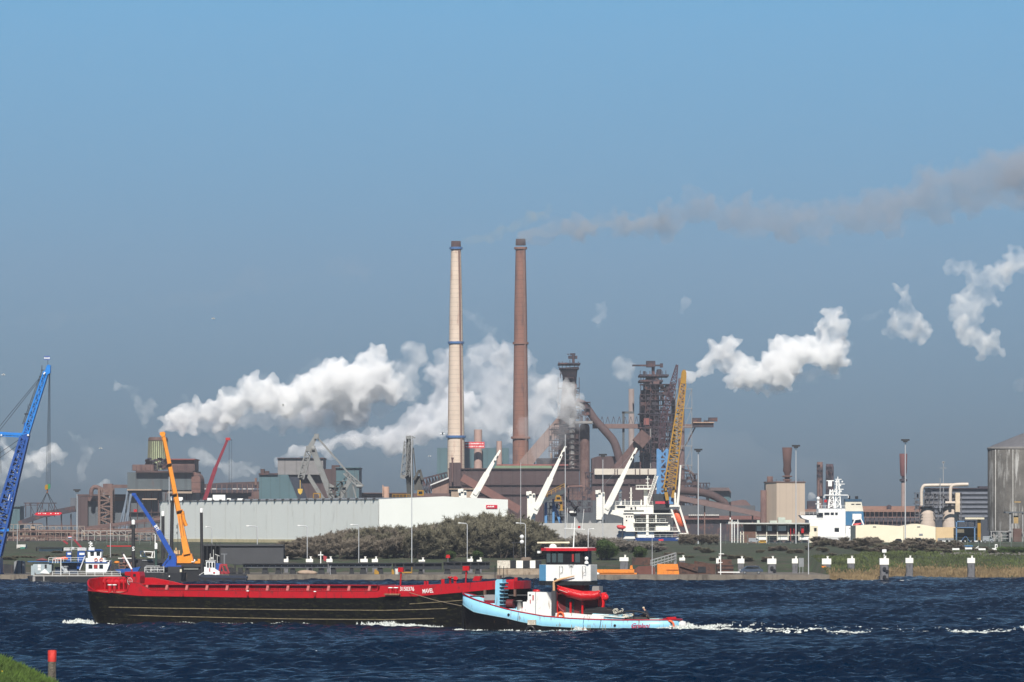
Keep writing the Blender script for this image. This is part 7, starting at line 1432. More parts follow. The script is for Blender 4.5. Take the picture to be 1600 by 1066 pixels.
# red side plating
pl = [(186, 930.4), (199, 925), (204, 911), (217, 911.5), (236, 922.5), (430, 924), (590, 924.3), (597, 916.5), (650, 914.5), (725, 911), (771, 908.5), (803, 908.5)]
lo = [(803, 919.8), (771, 920.6), (725, 925), (650, 931.6), (597, 932), (590, 934), (440, 934), (220, 931)]
mb = MB(); up = [bq(a, b, .0) for a, b in pl]; 
def topz(x): return float(np.interp(x, [p.x for p in up], [p.z for p in up]))
vs = []; fs = []; X_ = sorted(set([p.x for p in up]+list(np.arange(up[0].x, up[-1].x, 1.0))))
for x in X_: zb_ = bz(x)-.03; vs += [(x, -.04, zb_), (x, -.04, max(zb_+.02, topz(x))), (x, .1, max(zb_+.02, topz(x))), (x, .1, zb_)]
for i in range(len(X_)-1):
    for j in range(4): a, b = i*4+j, i*4+(j+1) % 4; fs.append((a, b, b+4, a+4))
fs += [(0, 3, 2, 1), (len(vs)-4, len(vs)-3, len(vs)-2, len(vs)-1)]
part('side_bulwark', mb.add(vs, fs), redm, t)
part('bulwark_shade_line', MB().tube([(x, -.02, max(bz(x), topz(x))+.03) for x in X_ if x > 3.5 and x < bq(594, 920).x], .05, 5), mat('edge_shadow_red', (.16, .006, .01), .5), t)  # dark tube draws in the side deck's shadow along the bulwark top
# bulwark round the left end and the far side, and the right end
def wall_along(o, hfun, th=.1, m=None):
    vs = []; fs = []; n = len(o)
    cx_ = sum(p[0] for p in o)/n
    for (x, y, h) in [(p[0], p[1], hfun(p)) for p in o]:
        z = bz(x)-.02; ix = x+(th if x < LB/2 else -th)*(1 if y > .2 and y < beam-.2 else 0); iy = y-(th if y > beam/2 else -th); vs += [(x, y, z), (x, y, z+max(.03, h)), (ix, iy, z+max(.03, h)), (ix, iy, z)]
    for i in range(n-1):
        for j in range(4): a, b = i*4+j, i*4+(j+1) % 4; fs.append((a, b, b+4, a+4))
    fs += [(0, 3, 2, 1), (len(vs)-4, len(vs)-3, len(vs)-2, len(vs)-1)]
    return MB().add(vs, fs)
n_ = len(top); far = [p for p in top if p[1] > beam/2]; near_l = [p for p in top if p[1] <= beam/2 and p[0] < 3.3 and p[0] < LB/2]
far = sorted(far, key=lambda p: (p[0] > LB/2, p[0] if p[1] > beam-.01 else (p[0] if p[0] < LB/2 else p[0])))
left_arc = sorted([p for p in top if p[0] < 3.25], key=lambda p: p[1]); far_side = sorted([p for p in top if p[1] > beam-.02 and p[0] >= 3.25 and p[0] < LB-2.6]); right_arc = sorted([p for p in top if p[0] > LB-2.55], key=lambda p: -p[1])
def hleft(p): return float(np.interp(p[1], [0, .4, 3, beam], [0, .15, 1.25, 1.55]))
part('end_bulwark', wall_along(left_arc, hleft), redm, t)
def hfar(p): return float(np.interp(p[0], [3, 5.8, 8.5, 12, LB-16, LB-13, LB], [1.6, 1.75, 1.1, .75, .75, 1.15, 1.0]))
part('far_bulwark', wall_along(left_arc[-1:]+far_side+right_arc[:1], hfar), redm, t)
part('right_end_bulwark', wall_along([p for p in right_arc], lambda p: .82), redm, t)
part('end_rail', MB().tube([(p[0], p[1], bz(p[0])+hleft(p)) for p in left_arc]+[(p[0], p[1]-.05, bz(p[0])+hfar(p)) for p in far_side[:10]], .07, 6), redm, t)
part('near_end_lip', MB().tube([(p[0], p[1], bz(p[0])+.05) for p in left_arc if p[1] < 3]+[(3.3+i*.4, 0, bz(3.3+i*.4)+.05) for i in range(3)], .06, 6), redm, t)
# hold coaming with stays
c0, c1 = bq(218, 915, .9).x, bq(590, 915, .9).x; zc = bq(400, 914.5, .9).z
part('coaming', MB().box(c0, c1, .9, .98, bz(10)-.1, zc).box(c0, c1, beam-.98, beam-.9, bz(10)-.1, zc).box(c0, c0+.1, .98, beam-.98, bz(10)-.1, zc).box(c1-.1, c1, .98, beam-.98, bz(10)-.1, zc+.05), redm, t)
part('coaming_flange', MB().box(c0, c1, .55, 1.05, zc, zc+.07), redm, t)
x = c0+1.0; i = 0
while x < c1-.8:
    part('stay', MB().prism([(.12, bz(x)+.0), (.9, bz(x)), (.9, zc), (.6, zc), (.3, bz(x)+.8)], x-.14, x+.14, 'x'), mat('stay_pinkish', (.40, .10, .09), .7, var=.2, scale=2), t); x += 2.35; i += 1
part('coaming_ribs', MB().box(c0+.2, c1, .86, .9, zc-.45, zc-.38).add([], []) if False else MB().box(c0+.2, c1-.2, .85, .895, zc-.42, zc-.35), redm, t)
x = c0+1.4; cl = MB()
while x < c1-1:
    for j in range(6): cl.box(x+.25+j*.27, x+.33+j*.27, .84, .9, bz(x)+.1, zc-.42)
    x += 2.35
part('panel_ribs', cl, redm, t)
part('hatch_covers', MB().box(c0+.1, c1-.1, 1.05, beam-1.05, zc-.35, zc-.02) , mat('hatch_dusty_red', (.45, .07, .06), .7, var=.2, scale=.5, col2=(.3, .16, .12), amt=.35), t)
part('right_deck_house', MB().box(c1+.2, LB-7, 1.0, beam-1, bz(36)-.1, bz(36)+1.1) , redm, t)
# fittings
def bollards(px, py, n, gap, w, h, r, cap=True):
    for i in range(n):
        p = bq(px+i*gap, py, w); b = part('bollard', MB().lathe((p.x, w, p.z-h), [(r, 0), (r, h)], 12), redm, t)
        if cap: part('bollard_cap', MB().lathe((p.x, w, p.z), [(r*1.25, 0), (r*1.25, .07), (r, .09)], 12), WHITE, b)
bollards(171.5, 914.5, 2, 7.5, 1.4, .75, .2); bollards(610, 919, 2, 8.5, -.0-.3, .0+.75, .21); bollards(286, 924, 1, 0, -.25, .5, .1, False); bollards(387, 924, 1, 0, -.25, .5, .12); bollards(492, 925, 1, 0, -.25, .5, .12)
part('bollard_seat', MB().box(bq(603, 925).x, bq(626, 925).x, -.62, -.05, bq(610, 930).z, bq(610, 927.5).z), mat('seat_worn', (.25, .12, .07), .9, var=.4, scale=3), t)
bollards(692, 905, 1, 0, 2.2, 1.0, .21, False); bollards(711, 908, 1, 0, 2.2, .8, .16, False); bollards(806, 902.5, 1, 0, 3.2, 1.1, .2, False); bollards(664, 908, 2, 4, 2, .7, .12, False)
p = bq(703.5, 911, 2.2); part('vent', MB().lathe((p.x, 2.2, p.z-.4), [(.13, 0), (.13, .9), (.3, .95), (.3, 1.05), (.12, 1.1)], 12), redm, t)
p = bq(711, 907, 2.4); part('cowl', MB().tube([(p.x, 2.4, p.z-.6), (p.x, 2.4, p.z+.05), (p.x+.12, 2.2, p.z+.25)], [.16, .18, .27], 10), redm, t)
for px_, y0, y1, yb_ in ((625.5, 886.8, 894, 917), (727.5, 884.8, 891.6, 912)):
    a, b = bq(px_, yb_, 1.2), bq(px_+1.2, y1-.5, 1.2); lp = part('lamp_post', MB().tube([a, b], .09, 8), redm, t); q = bq(px_+1.2, (y0+y1)/2, 1.2); part('lamp_box', MB().box(q.x-.28 if px_ < 700 else q.x-.35, q.x+.28 if px_ < 700 else q.x+.35, .95, 1.4, q.z-.25, q.z+.25), RED, lp)
part('vent_box', lpoly(BL, [(738, 908), (741, 900.6), (751, 900.2), (748.6, 908)], 2, .8), redm, t)
# anchor winch and gear at the left end
mb = MB(); rr = random.Random(8)
for px_, py_, r_, l_, w in ((168, 909, .3, .9, 5.2), (176, 910, .42, .8, 5), (184, 910, .42, .8, 5), (191, 909, .3, 1.0, 5), (172, 904, .2, 1.4, 6), (183, 904, .16, 2.0, 6)): p = bq(px_, py_, w); mb.tube([(p.x-l_/2, w, p.z), (p.x+l_/2, w, p.z)], r_, 12)
for px_ in (166, 174, 180, 188, 195): p = bq(px_, 918, 5); mb.box(p.x-.08, p.x+.08, 4.6, 5.6, bz(p.x), p.z+1.0)
p = bq(180, 919, 5); mb.box(p.x-2, p.x+1.6, 4.4, 5.8, bz(p.x), bz(p.x)+.25); part('anchor_winch', mb, redm, t)
part('wheel', MB().tube([bq(203+3.6*math.cos(a), 908.5+5.4*math.sin(a), 1.6) for a in [i*math.pi/8 for i in range(17)]], .04, 6).tube([bq(203, 903.5, 1.6), bq(203, 914, 1.6)], .025, 4).tube([bq(199.6, 908.5, 1.6), bq(206.6, 908.5, 1.6)], .025, 4), mat('wheel_grey', (.45, .38, .36), .5), t)
part('end_house', lpoly(BL, [(195, 893.5), (217.5, 893.5), (219, 900), (218, 912), (206, 912), (203, 900), (195, 899)], 3.2, 1.6), redm, t); part('porthole', lbox(BL, 208, 212, 897, 901, 3.15, .06), BLACK, t)
sf = part('signal_staff', MB().tube([bq(205.6, 889, 5.6), bq(207.5, 905, 5.6)], .10, 8), mat('staff_red', (.35, .02, .03), .5), t); part('white_section', MB().tube([bq(192.5, 866, 5.6), bq(205.8, 889.6, 5.6)], .11, 8), WHITE, sf); part('black_tip', MB().tube([bq(191, 863, 5.6), bq(192.6, 866.2, 5.6)], [.1, .17], 8), BLACK, sf)
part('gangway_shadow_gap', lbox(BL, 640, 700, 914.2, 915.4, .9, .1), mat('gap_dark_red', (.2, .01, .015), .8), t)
text('3150376', WHITE, t, .62, bq(636, 920.6, -.06), bold=.009, sx=.76); text('MAVEL', WHITE, t, .66, bq(668.5, 923.7, -.06), bold=.009, sx=.62, rot=(R(90), R(-5), 0))

# tow and mooring ropes between the boats
ropem = mat('rope_tan', (.30, .24, .16), .9)
ry_ = BL.Y0+bq(640, 926).x*BL.s-.12
rpt = one('mooring_rope', MB().tube(bez([(PX(640, ry_), ry_, PZ(926, ry_)), (PX(680, 552), 552, PZ(938, 552)), (PX(726, 545), 545.5, PZ(948, 545))], 6), .035, 5), ropem, 'tan mooring rope running from the barge side to the tug bow', 'rope')

# ---------------- the tug ----------------
TL = Local(PX(723.7, 545), 545.0, math.atan2(-8.4, 22.8)); LT = 24.4; BW = 5.6
def tq(px, py, w=0): return TL.at(px, py, w)
t = TG = thing('tug_boat', 'pale blue tug with white raised wheelhouse, red boat on its roof and red trim', 'tug', (TL.X0, TL.Y0, 0), rz=TL.rz)
tx = [0]+[tq(px, 950, -2.7).x for px in (790, 838, 902, 961, 1051)]; sz = [tq(723.7, 927, 0).z]+[tq(px, py, -2.7).z for px, py in ((790, 952), (838, 962.3), (902, 968), (961, 969.6), (1051, 969.5))]
kz = [tq(723.7, 943.5, 0).z]+[tq(px, py, -2.7).z for px, py in ((790, 966), (838, 978), (902, 981.5), (961, 982), (1051, 981.5))]
tx.insert(1, 2.0); sz.insert(1, tq(747.5, 937, -1.6).z); kz.insert(1, tq(757, 957, -1.8).z)
def tsz(x): return float(np.interp(x, tx, sz))
def tkz(x): return float(np.interp(x, tx, kz))
def tug_outline(inset=0.0, n=14):
    pts = []
    for i in range(n+1): f = i/n; x = 7.5*f**1.6; pts.append((x, -(BW/2)*min(1, (1-(1-f)**2.1))))
    pts += [(10, -BW/2), (13, -BW/2), (16, -BW/2), (18.5, -BW/2*.99)]
    for i in range(1, 9): a = math.pi/2*i/8; pts.append((19.6+(LT-19.6)*math.sin(a), -BW/2*.98*math.cos(a)**.8 if i < 8 else 0))
    pts = pts+[(x, -y) for x, y in pts[-2:0:-1]]
    if inset:
        q = []
        for x, y in pts: l = max(.3, BW/2); q.append((x+(inset if x < 2 else (-inset if x > LT-2 else 0)), y*(1-inset/l)))
        pts = q
    return pts
TO = tug_outline()
def tring(o, zf, d0=0, d1=0, sq=1): return [(x+d0*max(0, 1-x/5)-d1*max(0, 1-(LT-x)/4), y*(sq if not callable(sq) else sq(x)), zf(x)) for x, y in o]
tb = mat('tug_pale_blue', (.27, .57, .73), .42, var=.05, scale=1.2, col2=(.20, .15, .10), amt=.22, streak=.85)
tblk = mat('tug_black', (.002, .002, .0025), .5, var=.4, scale=1, col2=(.06, .03, .015), amt=.16, spec=.25, streak=.8, bump=.2)
flare = lambda x: .80+.2*min(1, x/5)
part('hull', loft([tring(TO, lambda x: -1.4, .7, 2.0, lambda x: .45+.4*min(1, x/6)), tring(TO, lambda x: -.05, .35, 1.0, lambda x: .62+.36*min(1, x/6)), tring(TO, lambda x: tkz(x), 0, .1, .985)]), tblk, t)
TI = tug_outline(.12)
bl = loft([tring(TO, lambda x: tkz(x)-.02, 0, .1, .985), tring(TO, lambda x: tkz(x)+.08, 0, .05), tring(TO, tsz), tring(TI, tsz), tring(TI, lambda x: tsz(x)-1.02)], False, False)
part('bulwark', bl, tb, t)
part('deck', loft([tring(TI, lambda x: tsz(x)-1.0), tring(TI, lambda x: tsz(x)-.97)], True, False, False), mat('tug_deck', (.10, .17, .20), .8, var=.3), t)
ring = tring([(x, y*.985) for x, y in TO], lambda x: tsz(x)+.03); part('cap_rail', MB().tube(ring+ring[:2], .085, 6), mat('cap_red_dark', (.33, .005, .02), .4), t)
part('stem_post', MB().beam((-.04, 0, -.6), (-.03, 0, tkz(0)), .22, .16), tblk, t)
part('white_fender', MB().lathe((LT+.15, .0, .25), [(.0, 0), (.35, .08), (.5, .35), (.5, .75), (.35, 1.0), (.0, 1.1)], 14), mat('fender_greyish', (.55, .54, .52), .6, var=.2), t)
ringp = [(LT-.75+.5*math.cos(a), -1.62, .85+.5*math.sin(a)) for a in [i*math.pi/8 for i in range(17)]]; part('life_ring', MB().tube(ringp, .12, 8), mat('life_orange', (.80, .14, .04), .5), t); part('stern_roller', MB().tube([(LT-1.1, -1.4, tsz(22)+.12), (LT-.4, -.6, tsz(22)+.16)], .2, 10), RED, t)
for px_ in (740, 769.5, 893): p = tq(px_, 950, -2.6); y_ = -np.interp(p.x, [0, 1.5, 4, 7.5], [.3, 1.6, 2.45, 2.8]); part('frame_line', MB().box(p.x-.04, p.x+.04, y_-.05, y_+.1, tkz(p.x)+.1, tsz(p.x)-.1), mat('frame_line_blue', (.30, .62, .78), .5), t) if px_ != 740 else None
part('chine_line', MB().tube([(x, y*1.004-.02, z) for x, y, z in tring(TO, lambda x: tkz(x)+.03)][1:22], .045, 5), mat('line_pale', (.22, .36, .40), .6), t)
for px_, py_ in ((795, 960.5), (961, 977.5)): p = tq(px_, py_, -2.75); part('freeing_port', MB().tube([(p.x, -2.86, p.z), (p.x, -2.78, p.z)], .14, 10), BLACK, t)
pn = part('name_plate', MB().add([], []).prism([(-.95, -.16), (-.75, -.3), (.75, -.3), (.95, -.16), (.95, .16), (.75, .3), (-.75, .3), (-.95, .16)], -.03, .03), mat('plate_ivory', (.78, .74, .62), .6, var=.06, scale=4), t)
pc = tq(743, 942.2, -1.35); pn.location = (pc.x, -1.62, pc.z-.02); pn.rotation_euler = (R(0), R(27), R(-36))
tm = text('ORTELIN', mat('name_brown', (.16, .07, .05), .7), pn, .34, (0, -.05, 0), name='lettering', sx=.95)
text('Grelani', mat('script_red', (.45, .01, .05), .5), t, .72, tq(1000, 978.2, -2.86) + Vector((0, -.06, 0)), shear=.35, bold=.012, sx=.95)
p = tq(1000, 984, -2.84); part('name_underline', MB().box(p.x-1.1, p.x+1.0, -2.88, -2.83, p.z-.05, p.z+.02), MATS['script_red'], t)
fd = part('side_fender', MB().box(*(lambda a, b: (a.x, b.x, -3.05, -2.78, b.z, a.z))(tq(825.5, 968.5, -2.8), tq(838, 976.5, -2.8))), mat('fender_wood', (.50, .46, .38), .8, var=.3, scale=3, col2=(.25, .16, .10), amt=.4), t)
p = tq(829.5, 985, -2.9); part('tyre_fender', MB().tube([(p.x+.42*math.cos(a), -2.98, p.z+.42*math.sin(a)) for a in [i*math.pi/8 for i in range(17)]], .13, 8), BLACK, t)
p = tq(908, 983.5, -2.9); part('timber_fender', MB().tube([(p.x-.45, -2.95, p.z), (p.x+.45, -2.95, p.z-.02)], .14, 8), mat('timber_brown', (.22, .11, .07), .9), t)
part('fender_ropes', MB().tube([tq(913, 963, -2.8), tq(911, 974, -2.95), tq(912, 982, -2.95)], .02, 4).tube([tq(939, 968, -2.8), tq(937, 982, -2.95)], .03, 4).tube([tq(810, 955, -2.8), tq(808.5, 972, -2.95)], .02, 4).tube([tq(837, 925, -1.5), tq(836.5, 962, -1.5)], .02, 4), BLACK, t)
mb = MB(); [mb.box(tq(px_, 980, -2.8).x-.03, tq(px_, 980, -2.8).x+.03, -2.845, -2.8, tkz(8)-0 if False else tq(px_, 984 if px_ > 880 else 978, -2.8).z, tq(px_, 976, -2.8).z) for px_ in (870, 876, 893, 919, 922, 942, 946)]; part('rust_runs', mb, mat('run_rust', (.25, .22, .14), .9), t)
def tbox(x0, x1, y0, y1, w, th): return lbox(TL, x0, x1, y0, y1, w, th)
def tpoly(pts, w, th): return lpoly(TL, pts, w, th)
twh = mat('tug_white', (.80, .80, .77), .45, var=.05, scale=1.5, col2=(.42, .30, .20), amt=.16, streak=.85)
# engine casing and deckhouses
cs_ = part('forward_casing', tpoly([(824.5, 925), (853, 925.5), (866, 951), (866, 966), (824.5, 966)], -1.5, 2.6), twh, t)
part('door_seam', tbox(836.2, 837.2, 926, 963, -1.53, .03), mat('seam_grey', (.3, .3, .3), .6), cs_); part('vent_slots', tbox(826.5, 829.5, 929, 931, -1.53, .03), BLACK, cs_)
part('red_fittings', MB().add(*(lambda q: (q.v, q.f))(tbox(832, 833.6, 930, 938, -1.56, .06))).add(*(lambda q: (q.v, q.f))(tbox(828, 829, 937, 943, -1.56, .06))), RED, cs_); part('red_vent_top', MB().ball(tq(838, 923.5, -.4), .22, 8, 2.0, 1, .8), RED, cs_)
part('casing_shadow_block', tbox(853.2, 868, 925.5, 963, -1.2, 2.4), mat('casing_shadow_grey', (.10, .11, .13), .7, var=.2), t)  # dark box and the casing's slanted cut stand in for the wheelhouse's shadow
part('low_house', tpoly([(867, 958), (880, 957.5), (943, 962.6), (943, 971), (867, 968)], -2.2, 3.8), twh, t)
part('low_hatch', tpoly([(926, 958.5), (970, 961.5), (976, 970), (926, 969)], -1.9, 3.4), mat('hatch_blue', (.20, .42, .52), .6, var=.2, scale=2, col2=(.6, .6, .55), amt=.3), t)
rp_ = tq(876, 962, -2.3); part('life_ring', MB().tube([(rp_.x+.33*math.cos(a), -2.32, rp_.z+.33*math.sin(a)) for a in [i*math.pi/8 for i in range(17)]], .11, 8), MATS['life_orange'], t)
er = mat('engine_room_maroon', (.12, .012, .015), .6, var=.3)
part('engine_house', tbox(869, 934, 931, 960, -.9, 2.4), er, t); part('engine_house_opening', tbox(884, 897, 936, 958, -.95, .04), mat('opening_dark', (.03, .04, .045), .6), t)
part('pillar', tbox(868, 876, 914, 958, -.5, 1.6), er, t); part('pillar', tbox(925, 936, 916, 932, -.4, 1.2), mat('pillar_grey', (.25, .24, .23), .5), t)
mb = MB(); [mb.add(*(lambda q: (q.v, q.f))(tbox(px_, px_+2.6, 940, 962, -1.6, .18))) for px_ in (890, 908.5, 869)]; part('red_stanchions', mb, RED, t)
part('pipe_curve', MB().tube([tq(870, 925, -1.3), tq(869, 938, -1.4), tq(874, 950, -1.5), tq(881, 956, -1.5)], .10, 8), mat('pipe_dark_red', (.2, .01, .02), .5), t)
part('exhaust_elbow', MB().tube([tq(939, 949, -.6), tq(939.5, 941, -.6), tq(940.5, 935, -.6), tq(943, 931.4, -.6), tq(947, 931, -.6), tq(949.8, 934, -.6)][:5], [.36, .36, .38, .40, .38], 16).tube([tq(939, 949, -.6), tq(940, 938, -.6)], .38, 16).ball(tq(945.5, 933.6, -.6), .38, 12), mat('exhaust_red', (.72, .015, .02), .22, var=.03), t)
part('exhaust_base', tbox(914, 948, 949, 953.5, -1.2, 1.6), mat('base_black_steel', (.02, .02, .022), .6), t)
# wheelhouse on its lift
wh = part('wheelhouse', MB(), twh, t) if False else None
def hexplan(x0, x1, hw, ch, zl, zh, ins=0): return [(x0+ins, -hw+ch), (x0+ch+ins*.3, -hw+ins), (x1-ch*.6-ins*.3, -hw+ins), (x1-ins, -hw+ch*.6), (x1-ins, hw-ch*.6), (x1-ch*.6, hw-ins), (x0+ch, hw-ins), (x0+ins, hw-ch)]
a, b = tq(838.5, 895, -1.2), tq(924, 895, -1.2); x0_, x1_ = a.x+.1, b.x-.15; zl, zm, zh = tq(880, 908, -1.7).z, tq(880, 882.5, -1.7).z, tq(880, 861, -1.7).z; hw = 1.75
wb = part('wheelhouse_base', MB().prism(hexplan(x0_, x1_, hw, 1.15, 0, 0), zl, zm, 'z'), twh, t)
hx = hexplan(x0_, x1_, hw, 1.15, 0, 0); A, Bq = Vector((*hx[0], 0)), Vector((*hx[1], 0)); nrm_ = Vector((-(Bq-A).y*-1, 0, 0)); d_ = (Bq-A).normalized(); nn = Vector((d_.y, -d_.x, 0))
mb = MB().prism([(A.x+nn.x*.02, A.y+nn.y*.02), (Bq.x+nn.x*.02, Bq.y+nn.y*.02), (Bq.x, Bq.y), (A.x, A.y)], zl+.02, zm-.01, 'z'); part('blue_front_panel', mb, mat('panel_sky_blue', (.15, .44, .70), .45, var=.04), wb)
part('grey_rear_panel', MB().box(x1_-.05, x1_+.02, -hw+.75, hw-.75, zl+.05, zm-.05), mat('panel_off_white', (.62, .62, .58), .6), wb)
part('skirt', MB().prism(hexplan(x0_-.05, x1_+.05, hw+.04, 1.15, 0, 0), zl-.45, zl, 'z'), mat('skirt_black', (.012, .013, .015), .5), wb)
part('lift_frame', MB().box(x0_+1.6, x1_-.8, -.9, .9, zl-1.4, zl-.45), mat('lift_maroon', (.16, .02, .02), .6), t)
c0_, c1_ = tq(849, 870, -1.5).x, tq(911.5, 870, -1.5).x
wt = part('wheelhouse_top', MB().prism(hexplan(c0_, c1_, hw-.12, .9, 0, 0), zm, zh, 'z'), mat('window_frame_black', (.012, .011, .012), .4), wb)
for px_, w_ in ((854.5, 6), (863, 6.5), (872, 8), (899, 7.5)):
    q0, q1 = tq(px_, 865, -1.6), tq(px_+w_, 879, -1.6); part('window', MB().box(q0.x, q1.x, -hw+.07, -hw+.115, q1.z, q0.z), mat('window_reflecting', (.06, .085, .09), .08, var=.0), wt)
part('seat_red', tbox(893.5, 896.5, 866, 878, -1.72, .03), mat('seat_dark_red', (.35, .02, .02), .6), wt)
r0_, r1_ = tq(841, 859, -1.9).x, tq(915.5, 859, -1.9).x
rf = part('roof', MB().prism(hexplan(r0_, r1_, hw+.18, .9, 0, 0), zh, zh+.30, 'z'), mat('roof_red', (.60, .012, .02), .35), wb); part('roof_top', MB().prism(hexplan(r0_+.3, r1_-.1, hw, .9, 0, 0), zh+.30, zh+.38, 'z'), WHITE, rf)
part('radar_dome', MB().ball((tq(864, 854, 0).x, 0, zh+.38), .42, 10, 1, 1, .9), WHITE, rf)
rb = tq(865, 848, 0); part('radar_scanner', MB().beam((rb.x-1.75, -.2, rb.z), (rb.x+1.75, .1, rb.z+.02), .16, .16), mat('scanner_ivory', (.75, .66, .48), .5), rf); part('scanner_pedestals', MB().box(rb.x-1.3, rb.x-1.0, -.15, .15, zh+.38, rb.z-.1).box(rb.x+.9, rb.x+1.15, -.15, .15, zh+.38, rb.z-.1), BLACK, rf)
ms = tq(896, 850, 0); m1 = tq(898.6, 800, 0)
part('mast', MB().tube([(ms.x, 0, zh+.38), (m1.x, 0, m1.z)], .07, 8, .05), WHITE, rf); part('crossarm', MB().tube([tq(881.5, 825.6, 0), tq(914, 827.4, 0)], .035, 6), WHITE, rf)
part('mast_lamp', MB().box(m1.x-.5, m1.x+.15, -.15, .15, m1.z-.45, m1.z-.12).tube([(m1.x-.2, 0, m1.z), (m1.x+.35, 0, m1.z+.62)], .06, 6), BLACK, rf); part('mast_lamp_white', MB().box(m1.x-.55, m1.x-.1, -.2, -.14, m1.z-.1, m1.z+.1), capm, rf)
part('whip_aerials', MB().tube([tq(909.5, 827, 0), tq(912.5, 795.5, 0)], .03, 5).tube([tq(885.5, 826, 0), tq(886.5, 794, 0)], .028, 5).tube([tq(918.5, 876, 0), tq(919.5, 826, 0)], .025, 5).tube([tq(893.6, 826, 0), tq(894, 818, 0)], .05, 5), WHITE, rf)
part('red_lamp', MB().box(tq(903.5, 822, 0).x, tq(906.5, 822, 0).x, -.1, .1, tq(905, 825.5, 0).z, tq(905, 822, 0).z), RED, rf)
part('side_light', MB().box(tq(840, 862, -1.5).x, tq(844.4, 862, -1.5).x, -1.6, -1.2, tq(842, 864.6, -1.5).z, tq(842, 861, -1.5).z), WHITE, wb); part('lantern', MB().lathe((tq(916.5, 880, -1.4).x, -1.4, tq(916.5, 881, -1.4).z), [(.22, 0), (.22, .2), (.1, .25), (.1, .35), (.2, .4), (.2, .65), (.06, .75)], 10), WHITE, wb)
for px_ in (874, 910):
    pp = [tq(px_, 903, -1.86), tq(px_, 885, -1.86), tq(px_+4.5, 885, -1.86), tq(px_+5.2, 888, -1.86), tq(px_+5, 894, -1.86), tq(px_+1, 896, -1.86)]; part('handrail_pipe', MB().tube(pp, .022, 5), BLACK, wb)
em = tq(892.5, 884, -1.84); part('emblem', MB().beam((em.x, -1.85, em.z-.9), (em.x, -1.85, em.z+.05), .03).beam((em.x, -1.85, em.z), (em.x-.32, -1.85, em.z+.12), .03).beam((em.x, -1.85, em.z), (em.x+.32, -1.85, em.z+.10), .03).beam((em.x, -1.85, em.z-.02), (em.x-.22, -1.85, em.z-.16), .03).beam((em.x, -1.85, em.z-.02), (em.x+.22, -1.85, em.z-.16), .03), mat('emblem_grey', (.15, .16, .16), .5), wb)
# boat on the roof, davit
rb_ = [tq(871, 919.5, -1.9), tq(876, 922, -1.9), tq(890, 927, -1.9), tq(910, 931.5, -1.9), tq(930, 931, -1.9), tq(938, 928, -1.9)]
bt = tag(bpy.data.objects.new('red_dinghy', None), 'glossy red covered dinghy lying across the tug below the wheelhouse', 'boat'); sc.collection.objects.link(bt); bt.location = (TL.X0, TL.Y0, 0); bt.rotation_euler = (0, 0, TL.rz)
dm = mat('dinghy_red', (.55, .008, .012), .25, var=.12, scale=2, bump=.3)
part('hull', MB().tube(rb_, [.12, .32, .46, .50, .46, .40], 14), dm, bt); part('cover', MB().tube([q+Vector((0, -.05, .28)) for q in rb_], [.05, .12, .22, .26, .22, .1], 12), dm, bt); part('seam', MB().tube([q+Vector((0, -.42, .02)) for q in rb_[1:-1]], .03, 5), mat('seam_bright', (.75, .5, .45), .4), bt)
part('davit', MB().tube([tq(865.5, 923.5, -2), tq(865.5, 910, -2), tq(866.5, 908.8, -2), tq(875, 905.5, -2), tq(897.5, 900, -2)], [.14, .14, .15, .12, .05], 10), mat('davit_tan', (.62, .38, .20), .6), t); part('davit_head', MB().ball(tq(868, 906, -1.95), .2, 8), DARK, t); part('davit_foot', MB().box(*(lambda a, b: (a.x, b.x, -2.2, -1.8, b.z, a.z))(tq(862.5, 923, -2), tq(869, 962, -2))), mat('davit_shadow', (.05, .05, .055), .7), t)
# bow gear
kn = part('pushing_frame', tpoly([(774, 908), (776, 905.5), (784.6, 905.5), (785, 912), (781.5, 918), (783, 926), (781, 934), (781.5, 950), (773, 950)], -.6, 1.2), tb, t)
mb = MB(); [mb.add(*(lambda q: (q.v, q.f))(tbox(780.5, 786.3 if i % 2 else 787.2, 911.5+i*5.6, 913+i*5.6, -.75, 1.4))) for i in range(7)]; part('rungs', mb, mat('rung_black', (.02, .025, .03), .5), kn)
mb = MB(); [mb.add(*(lambda q: (q.v, q.f))(tbox(780.5, 786 if i % 2 else 787, 910.6+i*5.6, 911.5+i*5.6, -.8, 1.5))) for i in range(7)]; part('rung_pads', mb, tb, kn)
part('frame_cap', tbox(776, 781, 899.5, 905.5, -.3, .6), mat('cap_brown', (.12, .07, .06), .8), kn)
part('bow_locker', tbox(756.5, 773, 929.5, 938, -.4, 1.3), mat('locker_grey', (.27, .26, .26), .7), t); part('bow_bitts', tbox(757, 772, 938, 943, -.4, 1.0), mat('bitts_maroon', (.18, .01, .02), .6), t)
part('bow_wale', MB().tube([tq(734, 932, .2), tq(770, 930.6, .9), tq(823, 930.4, 2.4)], .10, 6), BLACK, t)
part('bollard', tbox(755.5, 758.5, 922, 931, .6, .3), mat('bollard_rusty', (.14, .08, .06), .8), t); part('bollard', tbox(802.5, 805.5, 921, 932, 1.2, .3), MATS['bollard_rusty'], t)
wn = part('windlass', MB().tube([tq(792.5, 944, -1), tq(803, 944, -1)], .5, 14), er, t); part('windlass_drum', MB().lathe(tq(811.5, 953, -1), [(.28, 0), (.28, .9), (.34, .92), (.34, 1.0)], 12), mat('drum_stone', (.42, .40, .36), .6), wn); part('windlass_frame', tbox(790, 803, 938.4, 940, -1.3, .9).add(*(lambda q: (q.v, q.f))(tbox(803, 812, 938.6, 940.4, -1.1, .7))), BLACK, wn)
